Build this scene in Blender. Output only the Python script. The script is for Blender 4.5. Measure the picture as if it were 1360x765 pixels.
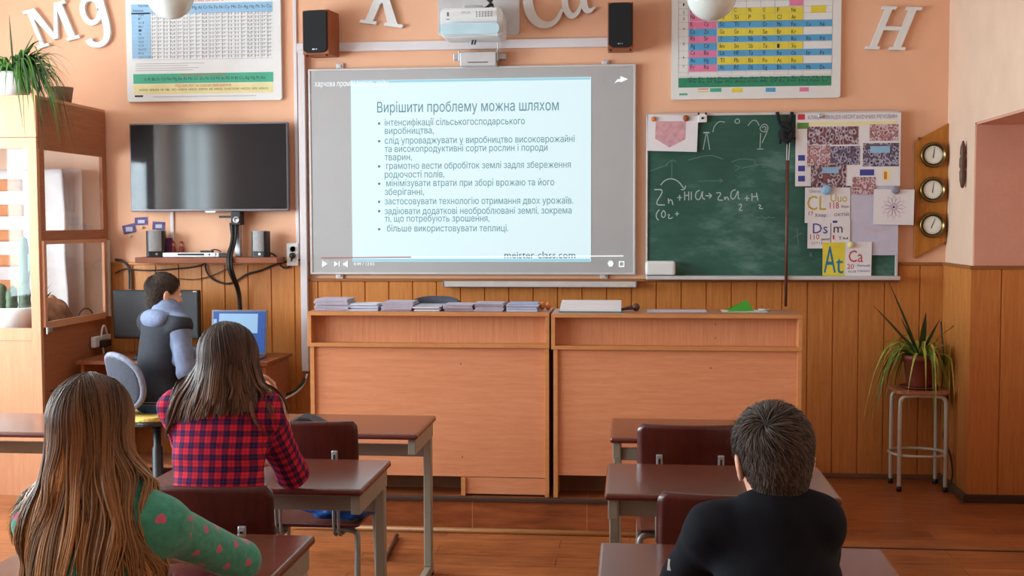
import bpy, bmesh, math, random
import numpy as np
from mathutils import Matrix, Vector, Euler
from mathutils.geometry import delaunay_2d_cdt

for o in list(bpy.data.objects): bpy.data.objects.remove(o)
SC = bpy.context.scene
COL = SC.collection
PI = math.pi
random.seed(7)
RNG = np.random.default_rng(11)

# ------------------------------------------------------------------ camera
CX, CY, FPX, HC = 680.0, 382.5, 1558.0, 1.62
YAW, PITCH, ROLL = 0.100905, 0.055395, 0.003033
def _cam_rows():
    a = np.array([-math.sin(YAW)*math.cos(PITCH), math.cos(YAW)*math.cos(PITCH), -math.sin(PITCH)])
    r = np.array([math.cos(YAW), math.sin(YAW), 0.0]); d = np.cross(a, r)
    c, s = math.cos(ROLL), math.sin(ROLL)
    return np.array([c*r+s*d, -s*r+c*d, a])
CAMR = _cam_rows()
cd = bpy.data.cameras.new('camera'); cam = bpy.data.objects.new('camera', cd); COL.objects.link(cam)
cd.sensor_width = 36.0; cd.lens = FPX/1360.0*36.0; cd.clip_start = 0.05; cd.clip_end = 60
_r, _d, _a = CAMR
cam.matrix_world = Matrix(((_r[0], -_d[0], -_a[0], 0), (_r[1], -_d[1], -_a[1], 0), (_r[2], -_d[2], -_a[2], HC), (0, 0, 0, 1)))
SC.camera = cam
def ray(px, py): return CAMR.T @ np.array([(px-CX)/FPX, (py-CY)/FPX, 1.0])
def at(px, py, Y):
    """world point on the vertical plane at depth Y seen at a photo pixel"""
    v = ray(px, py); t = Y/v[1]; return Vector((v[0]*t, Y, HC+v[2]*t))
def atz(px, py, z):
    v = ray(px, py); t = (z-HC)/v[2]; return Vector((v[0]*t, v[1]*t, z))

# ------------------------------------------------------------------ light and exposure
SC.view_settings.view_transform = 'Standard'; SC.view_settings.look = 'None'
SC.view_settings.gamma = 1.0; SC.view_settings.use_curve_mapping = False
SC.view_settings.exposure = 0.0
w = bpy.data.worlds.new('sky'); SC.world = w; w.use_nodes = True
bg = w.node_tree.nodes['Background']; bg.inputs[0].default_value = (0.80, 0.90, 1.0, 1); bg.inputs[1].default_value = 1.5
XL, XR, YW, YB, ZC = -5.0, 1.955, 7.557, -2.6, 3.25     # room: left, right, back wall, rear wall, ceiling
WINS = [(0.8, 2.1), (2.6, 4.2), (4.7, 6.3)]
WZ0, WZ1 = 0.95, 2.85
def area(name, loc, rot, sx, sy, watt, color):
    ld = bpy.data.lights.new(name, 'AREA'); ld.shape = 'RECTANGLE'; ld.size = sx; ld.size_y = sy; ld.energy = watt; ld.color = color
    o = bpy.data.objects.new(name, ld); COL.objects.link(o); o.location = loc; o.rotation_euler = rot; return o
for i, (a, b) in enumerate(WINS):
    area('daylight', (XL-0.22, (a+b)/2, (WZ0+WZ1)/2), (0, -PI/2, 0), WZ1-WZ0, (b-a), (135, 190, 300)[i]*(b-a)/1.6, (0.80, 0.92, 1.0))

# ------------------------------------------------------------------ materials
def lin(v): v /= 255.0; return v/12.92 if v <= 0.04045 else ((v+0.055)/1.055)**2.4
def C(r, g, b): return (lin(r), lin(g), lin(b), 1.0)
class NT:
    def __init__(s, name):
        s.m = bpy.data.materials.new(name); s.m.use_nodes = True; s.t = s.m.node_tree; s.n = s.t.nodes; s.b = s.n['Principled BSDF']
    def add(s, typ, **kw):
        n = s.n.new(typ)
        for k, v in kw.items(): setattr(n, k, v)
        return n
    def link(s, a, b): s.t.links.new(a, b)
    def coords(s, scale=(1, 1, 1), rot=(0, 0, 0), kind='Object'):
        tc = s.add('ShaderNodeTexCoord'); mp = s.add('ShaderNodeMapping'); mp.inputs['Scale'].default_value = scale; mp.inputs['Rotation'].default_value = rot
        s.link(tc.outputs[kind], mp.inputs[0]); return mp.outputs[0]
    def noise(s, vec, scale, detail=3, rough=0.55):
        n = s.add('ShaderNodeTexNoise'); n.inputs['Scale'].default_value = scale; n.inputs['Detail'].default_value = detail; n.inputs['Roughness'].default_value = rough
        if vec is not None: s.link(vec, n.inputs['Vector'])
        return n.outputs['Fac']
    def ramp(s, fac, stops):
        r = s.add('ShaderNodeValToRGB'); e = r.color_ramp.elements
        while len(e) < len(stops): e.new(0.5)
        for x, (p, c) in zip(e, stops): x.position = p; x.color = c
        s.link(fac, r.inputs[0]); return r.outputs[0]
    def bump(s, h, strength, dist=0.002):
        b = s.add('ShaderNodeBump'); b.inputs['Strength'].default_value = strength; b.inputs['Distance'].default_value = dist
        s.link(h, b.inputs['Height']); s.link(b.outputs[0], s.b.inputs['Normal'])
    def mth(s, op, a, b=None, c=None):
        n = s.add('ShaderNodeMath', operation=op)
        for i, x in enumerate((a, b, c)):
            if x is None: continue
            if isinstance(x, (int, float)): n.inputs[i].default_value = x
            else: s.link(x, n.inputs[i])
        return n.outputs[0]
    def mix(s, fac, a, b):
        n = s.add('ShaderNodeMix', data_type='RGBA')
        for i, x in ((0, fac), (6, a), (7, b)):
            if isinstance(x, (int, float, tuple)): n.inputs[i].default_value = x
            else: s.link(x, n.inputs[i])
        return n.outputs[2]
def plain(name, col, rough=0.5, metal=0.0, var=0.06, scale=9, bump=0.0, spec=None, coat=0.0):
    t = NT(name); v = t.coords(); f = t.noise(v, scale)
    d = tuple(x*(1-var) for x in col[:3])+(1,); u = tuple(min(1, x*(1+var)) for x in col[:3])+(1,)
    t.link(t.ramp(f, [(0.3, d), (0.7, u)]), t.b.inputs['Base Color'])
    t.b.inputs['Roughness'].default_value = rough; t.b.inputs['Metallic'].default_value = metal
    if spec is not None: t.b.inputs['Specular IOR Level'].default_value = spec
    if coat: t.b.inputs['Coat Weight'].default_value = coat; t.b.inputs['Coat Roughness'].default_value = 0.12
    if bump: t.bump(t.noise(v, scale*14, 2), bump)
    return t.m
def wood(name, c1, c2, stretch, scale=1.0, rough=0.4, coat=0.0, spec=0.4):
    """grain running along the axis with the small stretch value"""
    t = NT(name); v = t.coords(stretch)
    n1 = t.noise(v, 6*scale, 5, 0.65); n2 = t.noise(v, 30*scale, 3, 0.6)
    f = t.mth('MULTIPLY_ADD', n2, 0.35, t.mth('MULTIPLY', n1, 0.65))
    t.link(t.ramp(f, [(0.34, c1), (0.66, c2)]), t.b.inputs['Base Color'])
    t.b.inputs['Roughness'].default_value = rough; t.b.inputs['Specular IOR Level'].default_value = spec
    if coat: t.b.inputs['Coat Weight'].default_value = coat; t.b.inputs['Coat Roughness'].default_value = 0.15
    return t.m
def emis(name, col, strength):
    t = NT(name); t.b.inputs['Base Color'].default_value = tuple(x*0.3 for x in col[:3])+(1,); t.b.inputs['Emission Color'].default_value = col; t.b.inputs['Emission Strength'].default_value = strength
    t.b.inputs['Roughness'].default_value = 0.5; return t.m
def glass(name, tint=(1, 1, 1, 1)):
    t = NT(name); tr = t.add('ShaderNodeBsdfTransparent'); tr.inputs[0].default_value = tint
    gl = t.add('ShaderNodeBsdfGlossy'); gl.inputs['Roughness'].default_value = 0.03
    fr = t.add('ShaderNodeFresnel'); fr.inputs[0].default_value = 1.5; mx = t.add('ShaderNodeMixShader')
    ge = t.add('ShaderNodeNewGeometry'); fac = t.mth('MULTIPLY', fr.outputs[0], t.mth('SUBTRACT', 1.0, ge.outputs['Backfacing']))
    t.link(fac, mx.inputs[0]); t.link(tr.outputs[0], mx.inputs[1]); t.link(gl.outputs[0], mx.inputs[2])
    t.link(mx.outputs[0], t.n['Material Output'].inputs[0]); return t.m
def planks(name, c1, c2, seam, plane='xy', length=0.9, width=0.12, rough=0.35):
    t = NT(name); rot = (0, 0, 0) if plane == 'xy' else (-PI/2, 0, 0)
    v = t.coords((1, 1, 1), rot); br = t.add('ShaderNodeTexBrick'); t.link(v, br.inputs['Vector'])
    br.inputs['Scale'].default_value = 1; br.inputs['Brick Width'].default_value = length; br.inputs['Row Height'].default_value = width
    br.inputs['Mortar Size'].default_value = 0.0018; br.inputs['Color1'].default_value = (0.2, 0.2, 0.2, 1); br.inputs['Color2'].default_value = (0.8, 0.8, 0.8, 1); br.inputs['Mortar'].default_value = (0.5, 0.5, 0.5, 1); br.offset = 0.37
    v2 = t.coords((1.2, 9, 9) if plane == 'xy' else (1.2, 9, 9)); g = t.noise(v2, 3.2, 6, 0.7); blot = t.noise(t.coords(), 2.6, 4)
    f = t.mth('ADD', t.mth('MULTIPLY', g, 0.62), t.mth('MULTIPLY', br.outputs['Color'], 0.14)); f = t.mth('MULTIPLY_ADD', blot, 0.35, f)
    col = t.mix(br.outputs['Fac'], t.ramp(f, [(0.38, c1), (0.72, c2)]), seam)
    t.link(col, t.b.inputs['Base Color']); t.b.inputs['Roughness'].default_value = rough; t.b.inputs['Specular IOR Level'].default_value = 0.4
    t.bump(g, 0.08, 0.001); return t.m

M = {}
M['peach'] = plain('peach_plaster', C(233, 179, 146), 0.75, var=0.03, scale=3, bump=0.12, spec=0.2)
M['pale_peach'] = plain('pale_peach_plaster', C(230, 195, 170), 0.8, var=0.04, scale=4, bump=0.15, spec=0.2)
M['pink'] = plain('pink_plaster', C(218, 160, 136), 0.85, var=0.05, scale=4, bump=0.4, spec=0.2)
M['ceiling'] = plain('ceiling_white', C(236, 232, 226), 0.9, var=0.02)
M['wainscot'] = wood('wainscot_panel', C(182, 108, 48), C(208, 136, 70), (9, 9, 0.5), 1.2, 0.42)
M['wainscot_cap'] = wood('wainscot_cap', C(140, 88, 44), C(160, 104, 56), (0.5, 9, 9), 1.0, 0.45)
M['floor'] = planks('floor_laminate', C(110, 59, 29), C(186, 110, 63), C(80, 44, 24), 'xy', 0.95, 0.16, 0.33)
M['riser'] = planks('riser_laminate', C(104, 52, 26), C(176, 98, 56), C(190, 124, 80), 'xz', 0.60, 0.60, 0.36)
M['beech'] = wood('beech_front', C(211, 134, 92), C(226, 153, 112), (0.5, 6, 7), 1.4, 0.42)
M['beech_v'] = wood('beech_upright_grain', C(204, 130, 88), C(228, 158, 116), (14, 6, 0.4), 1.4, 0.42)
M['beech_edge'] = wood('beech_edge', C(196, 128, 74), C(212, 146, 92), (0.8, 4, 4), 1.0, 0.45)
M['desk_top'] = wood('desk_top', C(172, 108, 72), C(190, 126, 88), (0.5, 6, 6), 1.0, 0.35)
M['dark_gap'] = plain('dark_plinth', C(64, 42, 28), 0.6)
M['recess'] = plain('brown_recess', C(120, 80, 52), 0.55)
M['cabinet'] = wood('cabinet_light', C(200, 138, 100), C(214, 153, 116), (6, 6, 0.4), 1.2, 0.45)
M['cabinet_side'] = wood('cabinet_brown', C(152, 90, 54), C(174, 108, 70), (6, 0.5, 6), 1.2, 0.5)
M['cherry'] = wood('cherry_table_top', C(92, 46, 34), C(118, 66, 50), (0.5, 7, 7), 1.2, 0.24, coat=0.5)
M['cherry_edge'] = plain('cherry_edge', C(92, 30, 22), 0.35)
M['plywood'] = wood('dark_cherry_plywood', C(62, 16, 12), C(86, 28, 20), (7, 7, 0.5), 1.2, 0.32, coat=0.3)
M['grey_paint'] = plain('grey_frame_paint', C(150, 142, 126), 0.42)
M['grey_tube'] = plain('grey_tube', C(200, 194, 182), 0.35, 0.1)
M['chair_tube'] = plain('chair_tube', C(142, 138, 132), 0.32, 0.25)
M['silver'] = plain('silver', C(196, 198, 202), 0.3, 0.7)
M['white'] = plain('white_plastic', C(226, 224, 222), 0.45, var=0.02)
M['white_paper'] = plain('white_paper', C(226, 220, 222), 0.7, var=0.02)
M['lilac_paper'] = plain('lilac_paper', C(196, 190, 208), 0.7, var=0.04, scale=14)
M['duct'] = plain('duct_white', C(218, 210, 212), 0.5, var=0.02)
M['board_grey'] = plain('whiteboard_grey', C(176, 174, 174), 0.42, var=0.015)
M['board_frame'] = plain('board_frame', C(206, 202, 202), 0.4, 0.2)
M['black'] = plain('black_plastic', C(26, 26, 29), 0.45)
M['black_cloth'] = plain('black_speaker_cloth', C(22, 22, 25), 0.9, var=0.15, scale=60)
M['black_cable'] = plain('black_cable', C(34, 28, 28), 0.5)
M['screen'] = plain('dark_glass_screen', C(40, 43, 46), 0.08, var=0.02, spec=0.6)
M['screen_matt'] = plain('matt_dark_screen', C(48, 50, 54), 0.45, var=0.03)
M['bezel'] = plain('grey_bezel', C(118, 112, 116), 0.35, 0.4)
M['speaker_wood'] = wood('speaker_cherry', C(140, 66, 32), C(164, 86, 46), (6, 6, 0.6), 1.2, 0.4)
M['shelf_wood'] = wood('shelf_wood', C(126, 64, 32), C(150, 82, 46), (0.5, 6, 6), 1.4, 0.45)
M['speaker_grey'] = plain('speaker_grey_mesh', C(150, 148, 148), 0.7, var=0.1, scale=60)
M['chalk'] = plain('chalk_white', C(176, 192, 186), 0.9)
M['chalk_dim'] = plain('chalk_faded', C(92, 122, 112), 0.9)
def _chalkboard():
    t = NT('chalkboard_green'); v = t.coords((1, 1, 1)); n = t.noise(t.coords((1.2, 1, 3)), 3.5, 5, 0.7); n2 = t.noise(v, 1.6, 2)
    f = t.mth('MULTIPLY', n, n2)
    t.link(t.ramp(f, [(0.14, C(46, 82, 70)), (0.27, C(56, 94, 82)), (0.44, C(100, 132, 122))]), t.b.inputs['Base Color'])
    t.b.inputs['Roughness'].default_value = 0.6; t.b.inputs['Specular IOR Level'].default_value = 0.25; return t.m
M['chalkboard'] = _chalkboard()
M['slide'] = emis('projected_slide', C(214, 236, 241), 0.84)
M['slide_band'] = emis('projected_blue_band', C(150, 206, 222), 0.8)
M['slide_text'] = emis('projected_text_teal', C(84, 134, 144), 0.75)
M['slide_text2'] = emis('projected_text_dark', C(84, 106, 108), 0.30)
M['slide_ui'] = emis('projected_white_mark', C(238, 246, 250), 0.95)
M['slide_red'] = emis('projected_red_bar', C(206, 130, 128), 0.4)
M['bullet'] = emis('projected_bullet', C(150, 112, 120), 0.35)
M['laptop_blue'] = emis('laptop_blue', C(36, 84, 170), 0.55)
M['laptop_pale'] = emis('laptop_pale', C(150, 190, 226), 0.7)
M['glass'] = glass('cabinet_glass')
M['pane'] = glass('window_glass', (0.97, 1, 1, 1))
M['opal'] = plain('opal_glass', C(216, 222, 216), 0.12, var=0.02, spec=0.7)
M['leaf'] = plain('green_leaf', C(88, 136, 58), 0.45, var=0.35, scale=16)
M['leaf_dark'] = plain('dark_leaf', C(44, 72, 42), 0.4, var=0.3, scale=16)
M['leaf_pale'] = plain('yellow_green_leaf', C(170, 172, 74), 0.45, var=0.3, scale=16)
M['terracotta'] = plain('terracotta_pot', C(134, 62, 44), 0.55)
M['soil'] = plain('soil', C(50, 36, 26), 0.95, var=0.4, scale=60)
M['print_blue'] = plain('print_blue', C(84, 160, 206), 0.6); M['print_lightblue'] = plain('print_lightblue', C(146, 186, 218), 0.6)
M['print_yellow'] = plain('print_yellow', C(226, 206, 62), 0.6); M['print_pink'] = plain('print_pink', C(224, 122, 160), 0.6)
M['print_green'] = plain('print_green', C(44, 136, 100), 0.6, var=0.15, scale=40); M['print_mint'] = plain('print_mint', C(70, 170, 136), 0.6)
M['print_cream'] = plain('print_cream', C(230, 218, 160), 0.6); M['print_line'] = plain('print_grey_line', C(160, 156, 164), 0.6)
M['ink'] = plain('black_ink', C(44, 46, 60), 0.6); M['ink_blue'] = plain('blue_ink', C(60, 66, 150), 0.6); M['ink_red'] = plain('red_ink', C(196, 52, 60), 0.6)
M['ink_teal'] = plain('teal_ink', C(20, 120, 150), 0.6); M['ink_olive'] = plain('olive_ink', C(196, 172, 40), 0.6); M['ink_grey'] = plain('grey_ink', C(132, 130, 142), 0.6)
M['green_paper'] = plain('green_paper', C(96, 200, 76), 0.6); M['teal_card'] = plain('teal_card', C(70, 130, 144), 0.5)
M['brass'] = plain('brass', C(120, 96, 56), 0.28, 0.85); M['oak'] = wood('oak_board', C(162, 94, 26), C(192, 122, 44), (6, 6, 0.5), 1.4, 0.4)
M['gauge'] = plain('gauge_face', C(232, 228, 216), 0.5)
M['dark_wood'] = plain('dark_carved_wood', C(92, 54, 40), 0.5, var=0.25, scale=40)
M['purple'] = plain('purple_card', C(112, 52, 96), 0.6, var=0.4, scale=60); M['violet'] = plain('violet_card', C(86, 66, 120), 0.6, var=0.5, scale=70)
M['doll_red'] = plain('doll_red', C(150, 38, 36), 0.35); M['doll_skin'] = plain('doll_gold', C(214, 160, 110), 0.4)
M['blue_bag'] = plain('blue_glossy_plastic', C(30, 96, 186), 0.22, var=0.3, scale=20, bump=0.5)
M['jeans'] = plain('blue_denim', C(52, 84, 142), 0.85, var=0.25, scale=40, bump=0.3)
M['dark_trousers'] = plain('dark_trousers', C(36, 38, 48), 0.85, var=0.2, scale=30)
M['grey_jersey'] = plain('grey_jersey', C(108, 117, 142), 0.9, var=0.12, scale=40, bump=0.2)
M['vest'] = plain('black_vest', C(30, 31, 40), 0.85, var=0.2, scale=40, bump=0.2)
M['yellow_foam'] = plain('yellow_foam', C(206, 172, 84), 0.8)
M['office_grey'] = plain('office_chair_grey', C(62, 66, 78), 0.7, var=0.2, scale=60); M['office_rim'] = plain('office_chair_rim', C(118, 120, 136), 0.7, var=0.2, scale=60)
M['skin'] = plain('skin', C(222, 166, 138), 0.5, var=0.04, scale=14, spec=0.35)
M['eye'] = plain('eye_white', C(226, 222, 218), 0.2); M['iris'] = plain('iris_brown', C(60, 40, 26), 0.2)
M['cactus'] = plain('cactus_green', C(72, 92, 70), 0.7, var=0.3, scale=40)
M['stone'] = plain('pale_brown_stone', C(176, 122, 88), 0.8, var=0.25, scale=20)
M['cloth_white'] = plain('white_cloth', C(192, 182, 180), 0.85, bump=0.2); M['cloth_brown'] = plain('brown_cloth', C(176, 112, 72), 0.85, bump=0.2)
M['notebook'] = plain('grey_notebook', C(176, 166, 180), 0.7, var=0.1, scale=30); M['notebook_blue'] = plain('blue_notebook', C(160, 168, 208), 0.7, var=0.1, scale=30); M['notebook_white'] = plain('white_notebook', C(208, 208, 212), 0.7, var=0.06); M['notebook_purple'] = plain('purple_cover', C(92, 68, 90), 0.6, var=0.2)
M['orange'] = plain('orange_clay', C(214, 120, 60), 0.5); M['boot'] = plain('dark_shoe', C(40, 38, 42), 0.6)

# ------------------------------------------------------------------ mesh helpers
class MB:
    def __init__(s): s.bm = bmesh.new()
    def box(s, x0, x1, y0, y1, z0, z1, bev=0.0, seg=2, mi=0, mat=None):
        ret = bmesh.ops.create_cube(s.bm, size=1.0)
        vs = ret['verts']
        for v in vs:
            v.co.x = x0+(v.co.x+0.5)*(x1-x0); v.co.y = y0+(v.co.y+0.5)*(y1-y0); v.co.z = z0+(v.co.z+0.5)*(z1-z0)
        fs = list({f for v in vs for f in v.link_faces})
        for f in fs: f.material_index = mi
        if bev > 0:
            es = list({e for v in vs for e in v.link_edges})
            r = bmesh.ops.bevel(s.bm, geom=es, offset=bev, segments=seg, profile=0.5, affect='EDGES')
            vs = list({v for f in r['faces'] for v in f.verts} | {v for v in vs if v.is_valid})
        if mat is not None: bmesh.ops.transform(s.bm, matrix=mat, verts=[v for v in vs if v.is_valid])
        return s
    def poly(s, pts, mi=0):
        vs = [s.bm.verts.new(p) for p in pts]; f = s.bm.faces.new(vs); f.material_index = mi; return s
    def prism(s, pts2, f0, f1, conv, bev=0.0, mi=0):
        """pts2 outline, conv(u,v,t) -> 3D, extruded from t=f0 to t=f1"""
        a = [s.bm.verts.new(conv(u, v, f0)) for u, v in pts2]; b = [s.bm.verts.new(conv(u, v, f1)) for u, v in pts2]
        n = len(a); fs = [s.bm.faces.new(a[::-1]), s.bm.faces.new(b)]
        for i in range(n): fs.append(s.bm.faces.new((a[i], a[(i+1) % n], b[(i+1) % n], b[i])))
        for f in fs: f.material_index = mi
        if bev > 0:
            es = list({e for f in (fs[0], fs[1]) for e in f.edges}); bmesh.ops.bevel(s.bm, geom=es, offset=bev, segments=2, profile=0.5, affect='EDGES')
        return s
    def tube(s, pts, r, seg=8, smooth=0, closed=False, caps=True, mi=0):
        P = [Vector(p) for p in pts]
        R = list(r) if isinstance(r, (list, tuple)) else [r]*len(P)
        for _ in range(smooth):
            Q, S2 = [], []
            for i in range(len(P)-(0 if closed else 1)):
                a, b = P[i], P[(i+1) % len(P)]; ra, rb = R[i], R[(i+1) % len(P)]
                Q += [a*0.75+b*0.25, a*0.25+b*0.75]; S2 += [ra*0.75+rb*0.25, ra*0.25+rb*0.75]
            if not closed: Q = [P[0]]+Q+[P[-1]]; S2 = [R[0]]+S2+[R[-1]]
            P, R = Q, S2
        n = len(P); rings = []; up = None
        for i in range(n):
            if closed: t = P[(i+1) % n]-P[i-1]
            else: t = P[min(i+1, n-1)]-P[max(i-1, 0)]
            t = t.normalized() if t.length > 1e-9 else Vector((0, 0, 1))
            if up is None: up = t.orthogonal().normalized()
            up = (up-t*up.dot(t)); up = up.normalized() if up.length > 1e-6 else t.orthogonal().normalized()
            sd = t.cross(up)
            rings.append([s.bm.verts.new(P[i]+(up*math.cos(k*2*PI/seg)+sd*math.sin(k*2*PI/seg))*R[i]) for k in range(seg)])
        m = n if closed else n-1
        for i in range(m):
            a, b = rings[i], rings[(i+1) % n]
            for k in range(seg):
                f = s.bm.faces.new((a[k], a[(k+1) % seg], b[(k+1) % seg], b[k])); f.smooth = True; f.material_index = mi
        if caps and not closed:
            f = s.bm.faces.new(rings[0][::-1]); f.material_index = mi; f = s.bm.faces.new(rings[-1]); f.material_index = mi
        return s
    def lathe(s, prof, c=(0, 0, 0), seg=24, axis='z', mi=0, sx=1.0, sy=1.0):
        c = Vector(c); rings = []
        for r, h in prof:
            ring = []
            for k in range(seg):
                a = 2*PI*k/seg; u, v = r*math.cos(a)*sx, r*math.sin(a)*sy
                p = {'z': (u, v, h), 'y': (u, h, v), 'x': (h, u, v)}[axis]
                ring.append(s.bm.verts.new(c+Vector(p)))
            rings.append(ring)
        for i in range(len(rings)-1):
            a, b = rings[i], rings[i+1]
            for k in range(seg):
                f = s.bm.faces.new((a[k], a[(k+1) % seg], b[(k+1) % seg], b[k])); f.smooth = True; f.material_index = mi
        for rg in (rings[0][::-1], rings[-1]):
            f = s.bm.faces.new(rg); f.material_index = mi
        return s
    def ribbon(s, pts, width, up, mi=0, fold=0.0):
        """flat leaf or stroke: pts centre line, width list, up the face normal hint"""
        P = [Vector(p) for p in pts]; n = len(P); prev = None
        for i in range(n):
            t = (P[min(i+1, n-1)]-P[max(i-1, 0)]).normalized(); sd = t.cross(Vector(up)); sd = sd.normalized() if sd.length > 1e-5 else t.orthogonal()
            nn = sd.cross(t); wd = width[i]
            row = [s.bm.verts.new(P[i]-sd*wd+nn*fold*wd), s.bm.verts.new(P[i]), s.bm.verts.new(P[i]+sd*wd+nn*fold*wd)]
            if prev:
                for k in (0, 1):
                    f = s.bm.faces.new((prev[k], prev[k+1], row[k+1], row[k])); f.smooth = True; f.material_index = mi
            prev = row
        return s
    def build(s, name, mat, parent=None, smooth=False, sharp=True):
        me = bpy.data.meshes.new(name); bmesh.ops.recalc_face_normals(s.bm, faces=s.bm.faces[:]); s.bm.to_mesh(me); s.bm.free()
        for m in (mat if isinstance(mat, list) else [mat]): me.materials.append(m)
        if smooth:
            for p in me.polygons: p.use_smooth = True
        o = bpy.data.objects.new(name, me); COL.objects.link(o)
        if parent is not None: o.parent = parent
        return o
def raw(name, V, F, mat, parent=None, attrs=None, smooth=True):
    me = bpy.data.meshes.new(name); V = np.asarray(V, np.float32); F = np.asarray(F, np.int32)
    me.vertices.add(len(V)); me.vertices.foreach_set('co', V.ravel())
    k = F.shape[1]; me.loops.add(F.size); me.loops.foreach_set('vertex_index', F.ravel())
    me.polygons.add(len(F)); me.polygons.foreach_set('loop_start', np.arange(0, F.size, k, dtype=np.int32)); me.polygons.foreach_set('loop_total', np.full(len(F), k, np.int32))
    me.polygons.foreach_set('use_smooth', np.full(len(F), smooth))
    me.update(calc_edges=True); me.validate()
    for nm, (kind, arr) in (attrs or {}).items():
        a = me.attributes.new(nm, kind, 'POINT'); a.data.foreach_set('vector' if kind == 'FLOAT_VECTOR' else 'value', np.asarray(arr, np.float32).ravel())
    me.materials.append(mat); o = bpy.data.objects.new(name, me); COL.objects.link(o)
    if parent is not None: o.parent = parent
    return o
def tag(o, label, cat, group=None, kind=None):
    if label: o['label'] = label
    if cat: o['category'] = cat
    if group: o['group'] = group
    if kind: o['kind'] = kind
    return o
def thing(name, label, cat, loc=(0, 0, 0), rz=0.0, group=None):
    o = bpy.data.objects.new(name, None); COL.objects.link(o); o.location = loc; o.rotation_euler = (0, 0, rz); o.empty_display_size = 0.1
    return tag(o, label, cat, group)
def struct(o, label=None):
    o['kind'] = 'structure'
    if label: o['label'] = label
    return o
def copy_tree(o, parent=None):
    c = o.copy(); COL.objects.link(c)
    if parent is not None: c.parent = parent
    for ch in o.children: copy_tree(ch, c)
    return c
def text(name, s, mat, parent=None, x=0, y=0, z=0, h=0.03, width=None, align='LEFT', bold=0.0, shear=0.0, ext=0.0006, rot=0.0, lines=1.0, maxh=None):
    """lettering facing -y at x,y,z (baseline); width squeezes the line to a given run"""
    cu = bpy.data.curves.new(name, 'FONT'); cu.body = s; cu.size = 1.0; cu.align_x = 'LEFT'; cu.extrude = 0.0; cu.offset = bold; cu.shear = shear; cu.space_line = lines; cu.resolution_u = 2
    cu.fill_mode = 'NONE'
    to = bpy.data.objects.new('t', cu); COL.objects.link(to)
    dg = bpy.context.evaluated_depsgraph_get(); m0 = bpy.data.meshes.new_from_object(to.evaluated_get(dg)); bpy.data.objects.remove(to)
    if len(m0.vertices) == 0: return None
    vs = [Vector((v.co.x, v.co.y)) for v in m0.vertices]; es = [tuple(e.vertices) for e in m0.edges]
    ov, oe, of, _, _, _ = delaunay_2d_cdt(vs, es, [], 1, 1e-5)
    pv = np.array([(q[0], q[1]) for q in ov]); tri = np.array([f for f in of if len(f) == 3]); ce = pv[tri].mean(1); A = np.array([vs[a] for a, b in es]); B = np.array([vs[b] for a, b in es]); keep = np.zeros(len(tri), bool)
    for q in range(0, len(tri), 400):
        c_ = ce[q:q+400]; cr = (A[None, :, 1] > c_[:, None, 1]) != (B[None, :, 1] > c_[:, None, 1]); dy = np.where(np.abs(B[:, 1]-A[:, 1]) < 1e-12, 1e-12, B[:, 1]-A[:, 1])
        xi = A[None, :, 0]+(c_[:, None, 1]-A[None, :, 1])*((B[:, 0]-A[:, 0])/dy)[None]; keep[q:q+400] = (cr & (xi > c_[:, None, 0])).sum(1) % 2 == 1
    tri = tri[keep]; me = bpy.data.meshes.new(name); me.from_pydata([(q[0], q[1], 0) for q in pv], [], tri.tolist())
    n = len(pv); co = np.concatenate([pv, np.zeros((n, 1))], 1).astype(np.float32)
    x0, x1 = co[:, 0].min(), co[:, 0].max(); sx = h
    if width: sx = width/max(1e-6, x1-x0)
    X = (co[:, 0]-x0)*sx; Z = co[:, 1]*h
    if align == 'CENTER': X -= (x1-x0)*sx/2
    c, s_ = math.cos(rot), math.sin(rot)
    P = np.stack([x+X*c-Z*s_, np.full(n, y, np.float32), z+X*s_+Z*c], 1)
    me.vertices.foreach_set('co', P.astype(np.float32).ravel()); me.materials.clear(); me.materials.append(mat); me.update()
    o = bpy.data.objects.new(name, me); COL.objects.link(o)
    if parent is not None: o.parent = parent
    return o
def rect(px0, py0, px1, py1, Y):
    a = at(px0, (py0+py1)/2, Y); b = at(px1, (py0+py1)/2, Y); c = at((px0+px1)/2, py0, Y); d = at((px0+px1)/2, py1, Y)
    return a.x, b.x, d.z, c.z
def rrect(x0, x1, z0, z1, r, n=5):
    out = []
    for cx, cz, a0 in ((x1-r, z1-r, 0), (x0+r, z1-r, 90), (x0+r, z0+r, 180), (x1-r, z0+r, 270)):
        for k in range(n+1):
            a = math.radians(a0+90*k/n); out.append((cx+r*math.cos(a), cz+r*math.sin(a)))
    return out
def XZ(u, v, t): return (u, t, v)
def XY(u, v, t): return (u, v, t)
def YZ(u, v, t): return (t, u, v)
# ------------------------------------------------------------------ the room
def _ws(px, py): return at(px, py, YW)
ZW_HI = _ws(300, 349.5).z; ZW_LO = _ws(700, 371.5).z
XA, XB = _ws(411, 371).x, _ws(1193, 371).x
struct(MB().box(XL-0.3, XR+0.9, YB-0.2, YW+0.2, -0.12, 0).build('floor', M['floor']))
struct(MB().box(XL-0.3, XR+0.9, YB-0.2, YW+0.2, ZC, ZC+0.12).build('ceiling', M['ceiling']))
struct(MB().box(XL-0.3, XR+0.9, YW, YW+0.15, 0, ZC).build('wall_back', M['peach']))
struct(MB().box(XL-0.3, XR+0.9, YB-0.15, YB, 0, ZC).build('wall_rear', M['peach']))
YN1 = 6.972; YN0 = 5.5; ZN = at(1303, 163, YN1).z
mb = MB(); mb.box(XR, XR+0.75, YN1, YW, 0, ZC); mb.box(XR, XR+0.75, YB, YN0, 0, ZC); mb.box(XR, XR+0.75, YN0, YN1, ZN, ZC); mb.box(XR+0.5, XR+0.75, YN0, YN1, 0, ZN)
struct(mb.build('wall_right', M['pale_peach']))
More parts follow.
